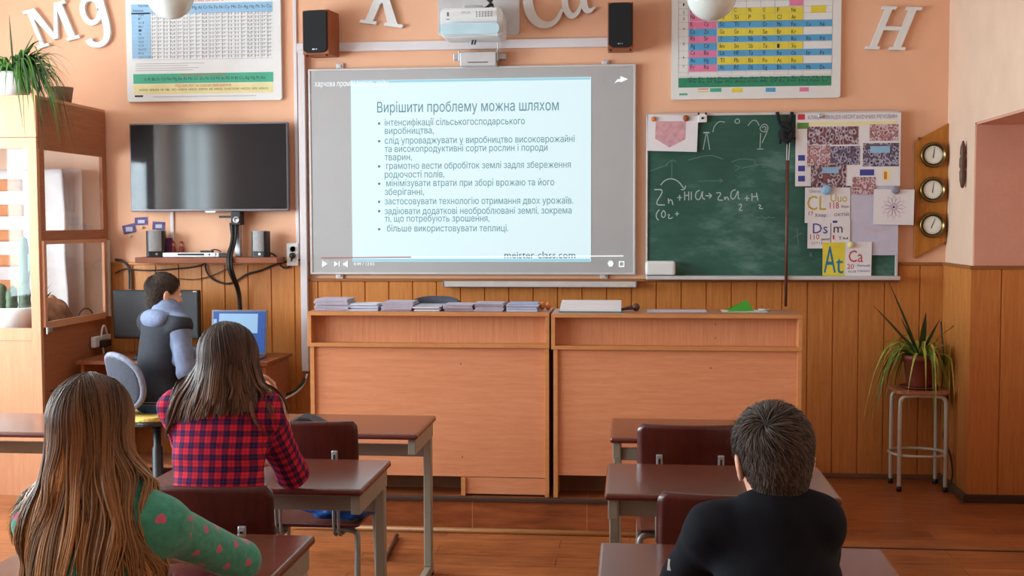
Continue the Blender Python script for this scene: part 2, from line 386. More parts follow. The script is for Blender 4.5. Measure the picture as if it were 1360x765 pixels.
# rougher pink plaster lining of the doorway recess
mb = MB(); mb.box(XR+0.004, XR+0.5, YN1-0.012, YN1+0.002, 1.3, ZN); mb.box(XR+0.488, XR+0.502, YN0, YN1, 0.0, ZN); mb.box(XR+0.004, XR+0.5, YN0, YN1, ZN-0.012, ZN+0.002)
struct(mb.build('trim_1', M['pink']))
# left wall with its four window openings
mb = MB(); ys = [YB]+[v for ab in WINS for v in ab]+[YW]
for k in range(0, len(ys), 2): mb.box(XL-0.2, XL, ys[k], ys[k+1], 0, ZC)
for a, b in WINS: mb.box(XL-0.2, XL, a, b, 0, WZ0); mb.box(XL-0.2, XL, a, b, WZ1, ZC)
struct(mb.build('wall_left', M['peach']))
for k, (a, b) in enumerate(WINS):
    mb = MB(); x0, x1 = XL-0.16, XL-0.10
    for u, v in ((a, a+0.07), (b-0.07, b), ((a+b)/2-0.035, (a+b)/2+0.035)): mb.box(x0, x1, u, v, WZ0, WZ1)
    mb.box(x0, x1, a, b, WZ0, WZ0+0.07); mb.box(x0, x1, a, b, WZ1-0.07, WZ1)
    fr = struct(mb.build('window_%d' % (k+1), M['white']))
    MB().box(XL-0.135, XL-0.13, a+0.07, b-0.07, WZ0+0.07, WZ1-0.07).build('pane', M['pane'], fr)
    MB().box(XL-0.02, XL+0.14, a-0.05, b+0.05, WZ0-0.04, WZ0).build('sill', M['white'], fr)

def wains(name, p0, p1, nrm, z0, z1, pitch, phase=0.0):
    """grooved board panelling along the floor line p0-p1; nrm points into the room"""
    p0, p1, nrm = Vector(p0), Vector(p1), Vector(nrm); L = (p1-p0).length; d = (p1-p0)/L
    us = [(0, 0.014)]; u = phase if phase > 0.01 else pitch
    while u < L-0.02:
        us += [(u-0.005, 0.014), (u-0.0015, 0.006), (u+0.0015, 0.006), (u+0.005, 0.014)]; u += pitch
    us.append((L, 0.014)); mb = MB(); pv = None
    for u, t in us:
        q = p0+d*u+nrm*t; row = [mb.bm.verts.new((q.x, q.y, z0)), mb.bm.verts.new((q.x, q.y, z1))]
        if pv: mb.bm.faces.new((pv[0], pv[1], row[1], row[0]))
        pv = row
    for u in (0, L):
        a, b = p0+d*u, p0+d*u+nrm*0.014
        mb.poly([(a.x, a.y, z0), (b.x, b.y, z0), (b.x, b.y, z1), (a.x, a.y, z1)])
    a, b, c, e = p0, p0+nrm*0.014, p1+nrm*0.014, p1
    mb.poly([(q.x, q.y, z1) for q in (a, b, c, e)])
    return struct(mb.build(name, M['wainscot']))
def capbar(name, p0, p1, nrm, z0, z1, t, mat):
    p0, p1, nrm = Vector(p0), Vector(p1), Vector(nrm); q = [p0, p1, p1+nrm*t, p0+nrm*t]; mb = MB()
    mb.prism([(v.x, v.y) for v in q], z0, z1, XY, 0.003); return struct(mb.build(name, mat))
N = (0, -1, 0); PIT = 0.158
wains('trim_2', (XL, YW, 0), (XA, YW, 0), N, 0.0, ZW_HI-0.012, PIT, 0.11)
wains('trim_3', (XA, YW, 0), (XB, YW, 0), N, 0.0, ZW_LO-0.012, PIT, 0.06)
wains('trim_4', (XB, YW, 0), (XR, YW, 0), N, 0.0, ZW_HI-0.012, 0.162, 0.13)
wains('trim_5', (XR, YW-0.016, 0), (XR, YN1-0.012, 0), (-1, 0, 0), 0.0, ZW_HI-0.012, 0.10, 0.08)
wains('trim_6', (XR-0.014, YN1-0.012, 0), (XR+0.488, YN1-0.012, 0), N, 0.0, ZW_HI-0.012, 0.21, 0.17)
capbar('trim_7', (XL, YW, 0), (XA, YW, 0), N, ZW_HI-0.012, ZW_HI+0.008, 0.022, M['wainscot'])
capbar('trim_8', (XA, YW, 0), (XB, YW, 0), N, ZW_LO-0.012, ZW_LO+0.008, 0.024, M['wainscot_cap'])
capbar('trim_9', (XB, YW, 0), (XR-0.02, YW, 0), N, ZW_HI-0.012, ZW_HI+0.008, 0.022, M['wainscot_cap'])
capbar('trim_10', (XR, YW-0.001, 0), (XR, YN1-0.034, 0), (-1, 0, 0), ZW_HI-0.012, ZW_HI+0.008, 0.022, M['wainscot_cap'])
capbar('trim_11', (XR, YN1-0.012, 0), (XR+0.488, YN1-0.012, 0), N, ZW_HI-0.012, ZW_HI+0.008, 0.022, M['wainscot_cap'])
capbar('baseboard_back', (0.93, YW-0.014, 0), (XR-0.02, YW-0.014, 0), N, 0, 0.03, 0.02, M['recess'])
capbar('baseboard_right', (XR-0.014, YW-0.036, 0), (XR-0.014, YN1-0.05, 0), (-1, 0, 0), 0, 0.045, 0.03, plain('grey_baseboard', C(92, 76, 60), 0.5))
capbar('baseboard_recess', (XR-0.04, YN1-0.026, 0), (XR+0.488, YN1-0.026, 0), N, 0, 0.045, 0.03, M['dark_gap'])
# raised teaching platform
YP = 6.018; ZP = 0.185; XP0, XP1 = -1.78, 0.92
struct(MB().box(XP0, XP1, YP, YW-0.016, 0, ZP).build('podium', M['riser']))
struct(MB().box(XP0, XP1, YP-0.012, YP+0.016, ZP-0.018, ZP+0.003, 0.003).build('podium_nosing', M['dark_gap']))
mb = MB(); mb.tube([(XP0, YP-0.012, 0.012), (XP1, YP-0.012, 0.012)], 0.016, 8)
struct(mb.build('podium_skirting', M['wainscot_cap']))
struct(MB().box(0.95, XR-0.03, 5.892, 5.908, 0.0, 0.004).build('floor_seam', M['dark_gap']))
# white cable ducts running on the wall
def duct(name, label, px0, py0, px1, py1, t, mat='duct'):
    x0, x1, z0, z1 = rect(px0, py0, px1, py1, YW-t/2); o = MB().box(x0, x1, YW-t, YW, z0, z1, 0.003).build(name, M[mat]); return struct(o, label)
duct('trim_12', 'wide white horizontal cable duct above the projection board', 395, 54, 816, 66, 0.03)
o = MB().box(at(401, 300, YW).x, at(410, 300, YW).x, YW-0.05, YW-0.014, at(405, 492, YW).z, at(405, 68, YW).z, 0.004).build('trim_13', M['duct']); struct(o, 'wide white vertical cable duct left of the projection board')
duct('trim_14', 'thin white vertical cable duct beside the television', 391, -40, 395.5, 345, 0.014)
duct('trim_15', 'thin grey vertical cable strip below the television', 226.5, 262, 231, 330, 0.012)

# ------------------------------------------------------------------ demonstration desks on the platform
YF = 6.035
def demo_desk(label, ux0, ux1, lx0, lx1, ytop, yrail0, yrail1, ybot, drop, plinth):
    xm = (ux0+ux1)/2
    x0, x1 = at(ux0, ytop, YF).x, at(ux1, ytop, YF).x; zt = at(xm, ytop, YF).z; zt0 = zt-0.02
    l0, l1 = at(lx0, 560, YF).x, at(lx1, 560, YF).x
    zr1, zr0 = at(xm, yrail0, YF).z, at(xm, yrail1, YF).z; zb = at(xm, ybot, YF+0.02).z
    t = thing('demonstration_desk', label, 'desk', group='teacher desks on the platform')
    dep = 0.36
    MB().box(x0, x1, YF, YF+dep, zt0, zt, 0.002).build('top', [M['desk_top']], t)
    MB().box(x0, x1, YF-0.002, YF-0.0005, zt0+0.0005, zt-0.0005).build('top_edging', M['beech_edge'], t)
    for nm, a, b in (('side_panel', x0, x0+0.02), ('side_panel', x1-0.02, x1)): MB().box(a, b, YF+0.001, YF+dep-0.01, zr1, zt0, 0.001).build(nm, M['beech_edge'], t)
    MB().box(x0+0.02, x1-0.02, YF+0.075, YF+0.093, zr1, zt0).build('upper_panel', M['beech_v'], t)
    MB().box(x0, x1, YF, YF+0.62, zr0, zr1, 0.001).build('rail_shelf', M['beech_edge'], t)
    for a, b in ((l0, l0+0.022), (l1-0.022, l1)): MB().box(a, b, YF+0.006, YF+0.58, ZP+0.004, zr0, 0.001).build('leg_panel', M['beech_edge'], t)
    fp = MB().box(l0+0.022, l1-0.022, YF+0.022, YF+0.04, zb, zr0).build('front_panel', M['beech'], t)
    if plinth: 
        a, b = at(plinth[0], 645, YF+0.03).x, at(plinth[1], 645, YF+0.03).x
        MB().box(a, b, YF+0.024, YF+0.042, ZP+0.012, zb-0.004).build('lower_panel', M['beech'], t)
        MB().box(a-0.024, a-0.001, YF+0.012, YF+0.3, ZP+0.004, zb-0.004).build('divider', M['beech_edge'], t)
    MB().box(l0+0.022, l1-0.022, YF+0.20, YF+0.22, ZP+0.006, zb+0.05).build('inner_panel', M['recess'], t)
    mb = MB()
    for (qx, qy) in drop: 
        p = at(qx, qy, YF+0.0215 if qy > 470 else YF+0.0745); mb.lathe([(0.004, -0.0006), (0.004, 0.0006)], p, 10, 'y')
    mb.build('screw', M['recess'], t)
    return t, zt
D1, ZT1 = demo_desk('long left teacher desk carrying the row of notebook stacks', 408, 729.5, 412.5, 729, 414.5, 456.5, 461.5, 632, [(612, 483), (614, 607)], (619, 726))
D2, ZT2 = demo_desk('right teacher desk carrying an open register and green paper', 732, 1066, 735, 1064.5, 417.3, 460.5, 465.5, 634, [(950, 431), (950, 449), (944, 489)], None)

# ------------------------------------------------------------------ student tables and chairs
def make_table(label, group):
    t = thing('school_table', label, 'table', group=group); W, D, H = 0.765, 0.50, 0.73
    MB().box(-W/2, W/2, -D/2, D/2, H-0.024, H, 0.009, 3).build('tabletop', [M['cherry']], t)
    mb = MB(); mb.box(-W/2+0.001, W/2-0.001, -D/2-0.0015, D/2+0.0015, H-0.023, H-0.006, 0.006, 2); mb.box(-W/2-0.0015, W/2+0.0015, -D/2+0.006, D/2-0.006, H-0.022, H-0.006, 0.006, 2); mb.build('edging', M['cherry_edge'], t)
    for s in (-1, 1):
        x = s*(W/2-0.026); fr = MB().box(x-0.016, x+0.016, -D/2+0.025, D/2-0.03, H-0.092, H-0.025, 0.003).build('side_rail', M['grey_paint'], t)
        lg = MB().box(x-0.018, x+0.018, D/2-0.10, D/2-0.055, 0.045, H-0.090, 0.005).build('leg', M['grey_paint'], t)
        MB().box(x-0.016, x+0.016, -D/2+0.07, D/2-0.03, 0.006, 0.045, 0.006).build('foot', M['grey_paint'], lg)
        mb = MB(); mb.box(x-0.018, x+0.018, -D/2+0.06, -D/2+0.10, 0.0, 0.008); mb.box(x-0.018, x+0.018, D/2-0.07, D/2-0.032, 0.0, 0.008); mb.build('rubber_pad', M['black'], lg)
    MB().box(-W/2+0.044, W/2-0.044, D/2-0.088, D/2-0.063, H-0.177, H-0.122, 0.003).build('back_rail', M['grey_paint'], t)
    return t
def sheet(mb, fn, nu, nv, th):
    """curved board: fn(u,v) -> (point, normal)"""
    top, bot = [], []
    for i in range(nu+1):
        a, b = [], []
        for j in range(nv+1):
            p, n = fn(i/nu, j/nv); a.append(mb.bm.verts.new(p+n*th/2)); b.append(mb.bm.verts.new(p-n*th/2))
        top.append(a); bot.append(b)
    for i in range(nu):
        for j in range(nv):
            for g in (top, bot):
                f = mb.bm.faces.new((g[i][j], g[i+1][j], g[i+1][j+1], g[i][j+1])); f.smooth = True
    for i in range(nu):
        for j in (0, nv): mb.bm.faces.new((top[i][j], top[i+1][j], bot[i+1][j], bot[i][j]))
    for j in range(nv):
        for i in (0, nu): mb.bm.faces.new((top[i][j], top[i][j+1], bot[i][j+1], bot[i][j]))
def make_chair(label, group):
    t = thing('school_chair', label, 'chair', group=group); W = 0.395; zs = 0.45; zt = 0.855; zb = 0.615
    def back(u, v):
        x = (u-0.5)*2; z = zb+(zt-zb)*v
        r = 0.12; e = 1.0                               # rounded corners: narrow the ends of the sheet near top and bottom
        dz = min(v, 1-v)*(zt-zb); 
        if dz < 0.035: e = 1-0.09*(1-math.sqrt(max(0, 1-((0.035-dz)/0.035)**2)))
        y = -0.185+0.035*x*x-0.10*(v-0.2)*(zt-zb)
        return Vector((x*W/2*e, y, z)), Vector((-0.18*x, 1, 0.1)).normalized()
    mb = MB(); sheet(mb, back, 18, 14, 0.011); mb.build('backrest', M['plywood'], t)
    def seat(u, v):
        x = (u-0.5)*2; y = -0.19+0.40*v; dz = min(v, 1-v)*0.4; e = 1.0
        if dz < 0.04: e = 1-0.08*(1-math.sqrt(max(0, 1-((0.04-dz)/0.04)**2)))
        z = zs-0.006-0.012*math.cos(x*1.2)*math.sin(v*PI)-(0.03*max(0, v-0.8)/0.2)**1*0.6
        return Vector((x*W/2*e, y, z)), Vector((0, 0, 1))
    mb = MB(); sheet(mb, seat, 14, 14, 0.011); mb.build('seat', M['plywood'], t)
    for s in (-1, 1):
        x = s*0.115
        mb = MB(); mb.tube([(x-0.009, -0.10, zs-0.05), (x-0.009, -0.185, zs-0.045), (x-0.009, -0.195, zs), (x-0.009, -0.199, 0.60), (x-0.009, -0.209, 0.70)], 0.0065, 8, 1)
        mb.tube([(x+0.009, -0.10, zs-0.05), (x+0.009, -0.185, zs-0.045), (x+0.009, -0.195, zs), (x+0.009, -0.199, 0.60), (x+0.009, -0.209, 0.70)], 0.0065, 8, 1)
        bp = mb.build('back_support', M['chair_tube'], t)
        mb = MB(); mb.box(x-0.012, x+0.012, -0.213, -0.199, 0.655, 0.745, 0.004); mb.box(x-0.005, x+0.005, -0.215, -0.212, 0.67, 0.732, 0.001, mi=1); mb.build('clip', [M['silver'], M['black']], bp)
    for s in (-1, 1):
        x = s*0.185
        MB().tube([(x*0.5, 0.16, zs-0.03), (x, 0.165, zs-0.032), (x*1.02, 0.17, zs-0.08), (x*1.06, 0.20, 0.012)], 0.012, 10, 2).build('leg', M['chair_tube'], t)
        MB().tube([(x*0.5, -0.13, zs-0.03), (x, -0.14, zs-0.032), (x*1.02, -0.15, zs-0.08), (x*1.08, -0.22, 0.012)], 0.012, 10, 2).build('leg', M['chair_tube'], t)
        MB().tube([(x*0.7, -0.14, zs-0.028), (x*0.7, 0.165, zs-0.028)], 0.010, 8).build('seat_rail', M['chair_tube'], t)
        mb = MB(); mb.lathe([(0.015, 0), (0.015, 0.03), (0.012, 0.035)], (x*1.06, 0.20, 0), 10); mb.lathe([(0.015, 0), (0.015, 0.03), (0.012, 0.035)], (x*1.08, -0.22, 0), 10); mb.build('rubber_foot', M['black'], t)
    return t
XTR, XTL = 0.30, -1.278
TBL = [(XTR, 5.085, 'right row front cherry table with nobody behind it, nearest the platform'),
       (XTR, 4.075, 'right row middle cherry table, just ahead of the boy in black'),
       (XTR, 2.99, 'right row cherry table that the boy in black sits at'),
       (XTL, 5.085, 'left row front cherry table, ahead of the chair with the blue bag'),
       (XTL, 4.06, 'left row cherry table the girl in plaid leans on'),
       (XTL, 2.99, 'left row cherry table the girl in the green sweater leans on'),
       (-2.83, 5.00, 'cherry table at the left edge of the photo beyond the long-haired girl')]
t0 = make_table(TBL[0][2], 'student tables')
for i, (x, y, lb) in enumerate(TBL):
    o = t0 if i == 0 else copy_tree(t0); o.location = (x, y, 0); o['label'] = lb
CHS = [(0.225, 4.63, 0, 'empty cherry plywood chair at the right row front table'),
       (0.275, 3.50, 0, 'empty cherry plywood chair just ahead of the table of the boy in black'),
       (-1.25, 4.60, 0, 'cherry plywood chair with a blue bag lying on its seat'),
       (-1.235, 3.47, 0, 'cherry plywood chair the girl in plaid sits on'),
       (-1.20, 2.30, 0, 'cherry plywood chair under the girl in the green sweater'),
       (0.30, 2.28, 0, 'cherry plywood chair under the boy in black')]
c0 = make_chair(CHS[0][3], 'student chairs')
for i, (x, y, rz, lb) in enumerate(CHS):
    o = c0 if i == 0 else copy_tree(c0); o.location = (x, y, 0); o.rotation_euler = (0, 0, rz); o['label'] = lb
# blue bag on the chair seat and black bag top behind its backrest
mb = MB(); bm = mb.bm; bmesh.ops.create_icosphere(bm, subdivisions=4, radius=1.0)
for v in bm.verts:
    n = 0.9+0.10*math.sin(9*v.co.x+2)*math.cos(7*v.co.z+1)+0.06*math.sin(17*v.co.y+5*v.co.x); v.co = Vector((v.co.x*0.185*n, v.co.y*0.12*n, v.co.z*0.075*n)); v.co.z = max(v.co.z, -0.05)
bg_ = mb.build('bag', M['blue_bag'], None, True); bg_.location = (-1.15, 4.56, 0.502); tag(bg_, 'shiny blue crumpled bag lying on the chair seat', 'bag')
mb = MB(); mb.tube([(0.1, -0.03, 0.045), (0.13, -0.07, 0.06), (0.0, -0.09, 0.07), (-0.13, -0.07, 0.06), (-0.1, -0.03, 0.045)], 0.007, 8, 2); mb.build('strap', M['blue_bag'], bg_)
mb = MB(); mb.prism([(-0.10, 0), (0.10, 0), (0.085, 0.018), (0.02, 0.052), (-0.02, 0.058), (-0.085, 0.026)], -0.06, 0.06, lambda u, v, t: (u, t, v), 0.006)
o = mb.build('pouch', M['black'], None); o.location = (at(408, 566, 4.95).x, 4.95, 0.7305); tag(o, 'black pouch lying on the left row front table behind the chair', 'bag')

# ------------------------------------------------------------------ display cabinet
def cabinet():
    X1 = -3.475; Yf = 6.61; Yb = 7.53; X0 = X1-0.95; Zt = at(52, 130, Yf).z; T = 0.022
    t = thing('display_cabinet', 'tall light wooden display cabinet with glass bays at the left', 'cabinet')
    zg1 = at(20, 197, Yf).z; zg0 = at(20, 436, Yf).z; zc = at(60, 190, 6.7).z
    xs = at(39, 300, Yf).x
    # front: header, stile, base panel
    mb = MB(); mb.box(X0, X1, Yf, Yf+T, at(25, 182, Yf).z, Zt, 0.001); mb.build('front_header', M['cabinet'], t)
    MB().box(X0, X1, Yf-0.002, Yf+T, zg1, at(25, 183, Yf).z, 0.001).build('front_rail', M['cabinet'], t); MB().box(X0, xs, Yf-0.002, Yf+T, zg0-0.075, zg0, 0.001).build('front_rail', M['cabinet'], t)
    MB().box(xs, X1, Yf-0.002, Yf+0.03, 0.0, zg1, 0.001).build('front_stile', M['cabinet'], t)
    MB().box(X0, xs, Yf, Yf+T, 0.0, zg0-0.076, 0.001).build('front_base_panel', M['cabinet'], t)
    MB().box(X0, xs, Yf+0.008, Yf+0.012, zg0, zg1).build('front_glass', M['glass'], t)
    # right side facing the room: header board, frame, two glass bays, closed base
    zh = at(52, 183, Yf).z
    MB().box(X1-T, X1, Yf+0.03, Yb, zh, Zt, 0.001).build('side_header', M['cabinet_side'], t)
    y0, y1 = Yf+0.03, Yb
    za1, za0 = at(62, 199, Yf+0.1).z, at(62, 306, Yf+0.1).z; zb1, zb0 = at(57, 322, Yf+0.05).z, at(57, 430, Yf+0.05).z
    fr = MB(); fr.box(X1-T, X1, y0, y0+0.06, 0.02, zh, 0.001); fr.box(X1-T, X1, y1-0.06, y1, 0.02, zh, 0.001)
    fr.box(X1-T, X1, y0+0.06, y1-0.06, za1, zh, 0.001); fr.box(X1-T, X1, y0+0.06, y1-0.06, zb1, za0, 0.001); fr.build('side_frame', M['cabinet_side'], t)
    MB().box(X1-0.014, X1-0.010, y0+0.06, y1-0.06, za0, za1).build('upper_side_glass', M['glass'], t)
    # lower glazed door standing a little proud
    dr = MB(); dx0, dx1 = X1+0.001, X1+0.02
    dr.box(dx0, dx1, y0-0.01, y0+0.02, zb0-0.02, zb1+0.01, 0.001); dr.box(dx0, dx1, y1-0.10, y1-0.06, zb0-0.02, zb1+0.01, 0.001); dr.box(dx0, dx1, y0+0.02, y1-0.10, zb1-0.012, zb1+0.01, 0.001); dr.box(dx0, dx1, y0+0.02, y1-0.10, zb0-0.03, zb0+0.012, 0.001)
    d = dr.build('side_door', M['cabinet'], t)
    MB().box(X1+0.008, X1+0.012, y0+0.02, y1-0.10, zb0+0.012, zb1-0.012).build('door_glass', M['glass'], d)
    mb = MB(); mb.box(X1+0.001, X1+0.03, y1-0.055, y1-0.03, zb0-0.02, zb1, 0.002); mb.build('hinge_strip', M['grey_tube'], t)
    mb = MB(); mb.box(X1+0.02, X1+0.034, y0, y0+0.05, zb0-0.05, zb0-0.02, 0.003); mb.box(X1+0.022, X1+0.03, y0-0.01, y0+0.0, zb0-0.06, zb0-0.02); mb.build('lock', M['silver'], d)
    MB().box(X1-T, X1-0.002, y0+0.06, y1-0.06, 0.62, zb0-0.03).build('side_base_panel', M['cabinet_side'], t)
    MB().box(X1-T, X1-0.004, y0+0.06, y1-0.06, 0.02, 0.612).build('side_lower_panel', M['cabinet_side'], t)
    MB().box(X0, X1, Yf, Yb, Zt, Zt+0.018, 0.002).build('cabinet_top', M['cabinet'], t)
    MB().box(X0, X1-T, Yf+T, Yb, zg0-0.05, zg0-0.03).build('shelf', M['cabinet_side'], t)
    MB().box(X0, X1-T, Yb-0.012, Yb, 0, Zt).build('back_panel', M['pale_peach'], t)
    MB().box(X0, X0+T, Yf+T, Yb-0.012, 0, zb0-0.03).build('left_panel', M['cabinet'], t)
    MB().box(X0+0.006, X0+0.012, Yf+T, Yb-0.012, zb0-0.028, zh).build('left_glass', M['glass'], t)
    MB().box(X0, X0+T, Yf+T, Yb-0.012, zh+0.002, Zt).build('left_header', M['cabinet'], t)
    return t, X0, X1, Yf, Yb, Zt, zg0-0.03
CAB, CX0, CX1, CYF, CYB, CZT, CZS = cabinet()
# things in the cabinet
mb = MB(); R0 = 0.15; mb.lathe([(0.10, 0), (0.135, 0.02), (0.15, 0.10), (0.158, 0.14), (0.15, 0.145), (0.14, 0.12), (0.001, 0.12)], (0, 0, 0), 28)
cp = mb.build('plant_bowl', M['white'], None); cp.location = (at(22, 410, CYF+0.2).x, CYF+0.20, CZS); tag(cp, 'large white bowl of cacti behind the cabinet front glass', 'flower pot')
MB().lathe([(0.138, 0.118), (0.001, 0.128)], (0, 0, 0), 24).build('soil', M['soil'], cp)
mb = MB()
for (x, y, r, h) in ((-0.07, -0.05, 0.035, 0.14), (0.0, -0.06, 0.03, 0.11), (0.07, -0.03, 0.035, 0.15), (0.03, 0.05, 0.03, 0.42), (-0.05, 0.05, 0.028, 0.12)):
    prof = [(0.6*r, 0.11), (r, 0.14)]+[(r*(1+0.06*math.sin(k*1.7)), 0.14+h*k/8) for k in range(1, 8)]+[(r*0.6, 0.14+h), (0.002, 0.15+h)]
    mb.lathe(prof, (x, y, 0), 14)
mb.lathe([(0.01, 0), (0.022, 0.03), (0.02, 0.13), (0.002, 0.15)], (0.075, 0.05, 0.33), 12)
mb.build('cactus', M['cactus'], cp)
def hang_cloth(name, x0, x1, y, z0, z1, label, squares):
    mb = MB(); n = 24
    def f(u, v): 
        x = x0+(x1-x0)*u; return Vector((x, y+0.018*math.sin(u*9+v*2)+0.01*math.sin(v*11), z0+(z1-z0)*v)), Vector((0, 1, 0))
    sheet(mb, f, n, n, 0.004); o = mb.build(name, M['cloth_white'], None); tag(o, label, 'cloth')
    mb = MB()
    for k in range(squares):
        v0 = (k+0.15)/squares; v1 = (k+0.62)/squares
        def g(u, v): p, nn = f(0.05+0.38*u, v0+(v1-v0)*v); return p-Vector((0, 0.004, 0)), nn
        sheet(mb, g, 6, 4, 0.003)
    mb.build('brown_square', M['cloth_brown'], o); return o
hang_cloth('hanging_cloth', CX0+0.30, CX1-0.16, CYF+0.66, CZS+0.02, CZS+1.0, 'white cloth with brown squares hanging inside the cabinet front bay', 6)
mb = MB()
def _sheet2(u, v): return Vector((CX1-0.40+0.28*u, CYF+0.82+0.012*math.sin(u*12), CZS+0.03+0.98*v)), Vector((0, 1, 0))
sheet(mb, _sheet2, 14, 2, 0.003); tag(mb.build('hanging_cloth', M['white_paper'], None), 'plain white cloth strip at the back of the cabinet', 'cloth')
mb = MB(); mb.lathe([(0.03, 0), (0.035, 0.01), (0.035, 0.09), (0.03, 0.10), (0.001, 0.10)], (0, 0, 0), 18); cn = mb.build('can', M['leaf'], None); cn.location = (CX1-0.48, CYF+0.14, CZS+0.0); tag(cn, 'small green can beside the bowl of cacti in the cabinet', 'can')
MB().lathe([(0.036, 0.03), (0.036, 0.07)], (0, 0, 0), 18).build('yellow_band', M['print_yellow'], cn)
mb = MB(); bmesh.ops.create_icosphere(mb.bm, subdivisions=4, radius=1)
for v in mb.bm.verts:
    n = 1+0.18*math.sin(5*v.co.x+3*v.co.z)+0.10*math.sin(11*v.co.y+7*v.co.z); v.co = Vector((v.co.x*0.09*n, v.co.y*0.13*n, (v.co.z*n+0.8)*0.10))
    v.co.z = max(0, v.co.z)
o = mb.build('rock', M['stone'], None, True); o.location = (CX1-0.15, CYF+0.46, CZS); tag(o, 'lumpy brown rock behind the side glass of the cabinet', 'rock')
mb = MB(); pts = [(0, 0.12*math.cos(a)+0.0, 0.006+0.09*math.sin(a)) for a in np.linspace(0, PI, 14)]
mb.tube(pts, 0.005, 8); o = mb.build('wire_hoop', M['black_cable'], None); o.location = (CX1-0.07, CYF+0.72, CZS); tag(o, 'thin dark wire hoop standing in the cabinet side bay', 'wire')
# pelmet-like dark pot leaf seen through the lower door
mb = MB(); mb.lathe([(0.03, 0), (0.045, 0.08), (0.042, 0.09), (0.001, 0.085)], (0, 0, 0), 16); o = mb.build('potted_plant', M['terracotta'], None); o.location = (CX1-0.075, CYF+0.14, CZS); tag(o, 'small potted plant with dark leaves inside the cabinet door', 'plant')
mb = MB()
for k in range(9):
    a = k*2.4; L = 0.10+0.02*(k % 3); mb.ribbon([(0.01*math.cos(a), 0.01*math.sin(a), 0.085), (0.03*math.cos(a), 0.03*math.sin(a), 0.085+L*1.1), (0.07*math.cos(a), 0.07*math.sin(a), 0.085+L*1.5)], [0.008, 0.026, 0.003], (math.cos(a), math.sin(a), 0.4))
mb.build('foliage', M['leaf_dark'], o)

def spider_plant(name, label, loc, pot, potR, potH, nleaf, leaflen, mats, spikes=(), drop=0.5, width=0.009, bias=None, seed=3, lim=None):
    rg = random.Random(seed); t = thing(name, label, 'plant')
    t.location = loc
    mb = MB(); mb.lathe([(potR*0.72, 0), (potR*0.75, 0.004), (potR*0.96, potH*0.82), (potR*1.04, potH*0.83), (potR*1.06, potH), (potR*0.97, potH), (potR*0.93, potH*0.9), (0.001, potH*0.9)], (0, 0, 0), 28); mb.build('pot', pot, t)
    MB().lathe([(potR*0.92, potH*0.905), (0.001, potH*0.94)], (0, 0, 0), 20).build('soil', M['soil'], t)
    mb = MB()
    for k in range(nleaf):
        a = rg.uniform(0, 2*PI); 
        if bias is not None and rg.random() < 0.55: a = bias+rg.uniform(-0.9, 0.9)
        L = leaflen*rg.uniform(0.55, 1.1); rise = rg.uniform(0.25, 0.75); dr = drop*rg.uniform(0.5, 1.3); pts = []; n = 9
        for i in range(n):
            s = i/(n-1); r = potR*0.25+L*0.62*s**0.9; z = potH*0.9+L*rise*1.4*s-L*dr*2.0*s**2.4
            tw = 0.25*s*math.sin(k); pts.append(lim(r*math.cos(a+tw), r*math.sin(a+tw), z) if lim else (r*math.cos(a+tw), r*math.sin(a+tw), z))
        wd = width*rg.uniform(0.7, 1.2); W = [wd*(0.55+0.45*math.sin(PI*min(1, s*1.4+0.1))) * (1-s**3)+0.0006 for s in [i/(n-1) for i in range(n)]]
        mb.ribbon(pts, W, (0, 0, 1), mi=rg.choice([0, 0, 1]), fold=0.35)
    mb.build('foliage', mats, t)
    if spikes:
        mb = MB()
        for (dx, dy, dz, wd) in spikes:
            pts = [(dx*s*0.9+dx*0.1*s*s, dy*s, potH*0.9+dz*s) for s in [i/7 for i in range(8)]]
            mb.ribbon(pts, [wd*(0.7+0.5*math.sin(PI*s))*(1-s**4)+0.001 for s in [i/7 for i in range(8)]], (0.3, -1, 0.1), fold=0.3)
        mb.build('upright_leaf', M['leaf_dark'], t)
    return t
PLY = CYF+0.17; PLX = at(19, 120, PLY).x
def _limcab(x, y, z):
    if z < 0.012 and x+PLX < CX1+0.02 and y+PLY > CYF-0.02: z = 0.012
    return (x, y, z)
def _limcorner(x, y, z):
    return (min(x, XR-0.05-1.745), min(y, YW-0.05-7.29), z)
spider_plant('spider_plant', 'green trailing plant in a white pot on top of the cabinet', (PLX, PLY, CZT+0.0185), M['white'], 0.105, 0.15, 170, 0.50, [M['leaf'], M['leaf_dark']], drop=0.58, width=0.0115, bias=-0.15, seed=5, lim=_limcab,
             spikes=((-0.02, 0.0, 0.36, 0.004), (0.14, -0.02, 0.24, 0.004), (0.22, 0.02, 0.14, 0.005)))
mb = MB(); mb.lathe([(0.055, 0), (0.06, 0.005), (0.075, 0.10), (0.07, 0.10), (0.001, 0.095)], (0, 0, 0), 20); o = mb.build('flower_pot', M['recess'], None); o.location = (CX1-0.09, CYF+0.50, CZT+0.0185); tag(o, 'small brown pot beside the white pot on the cabinet', 'flower pot')

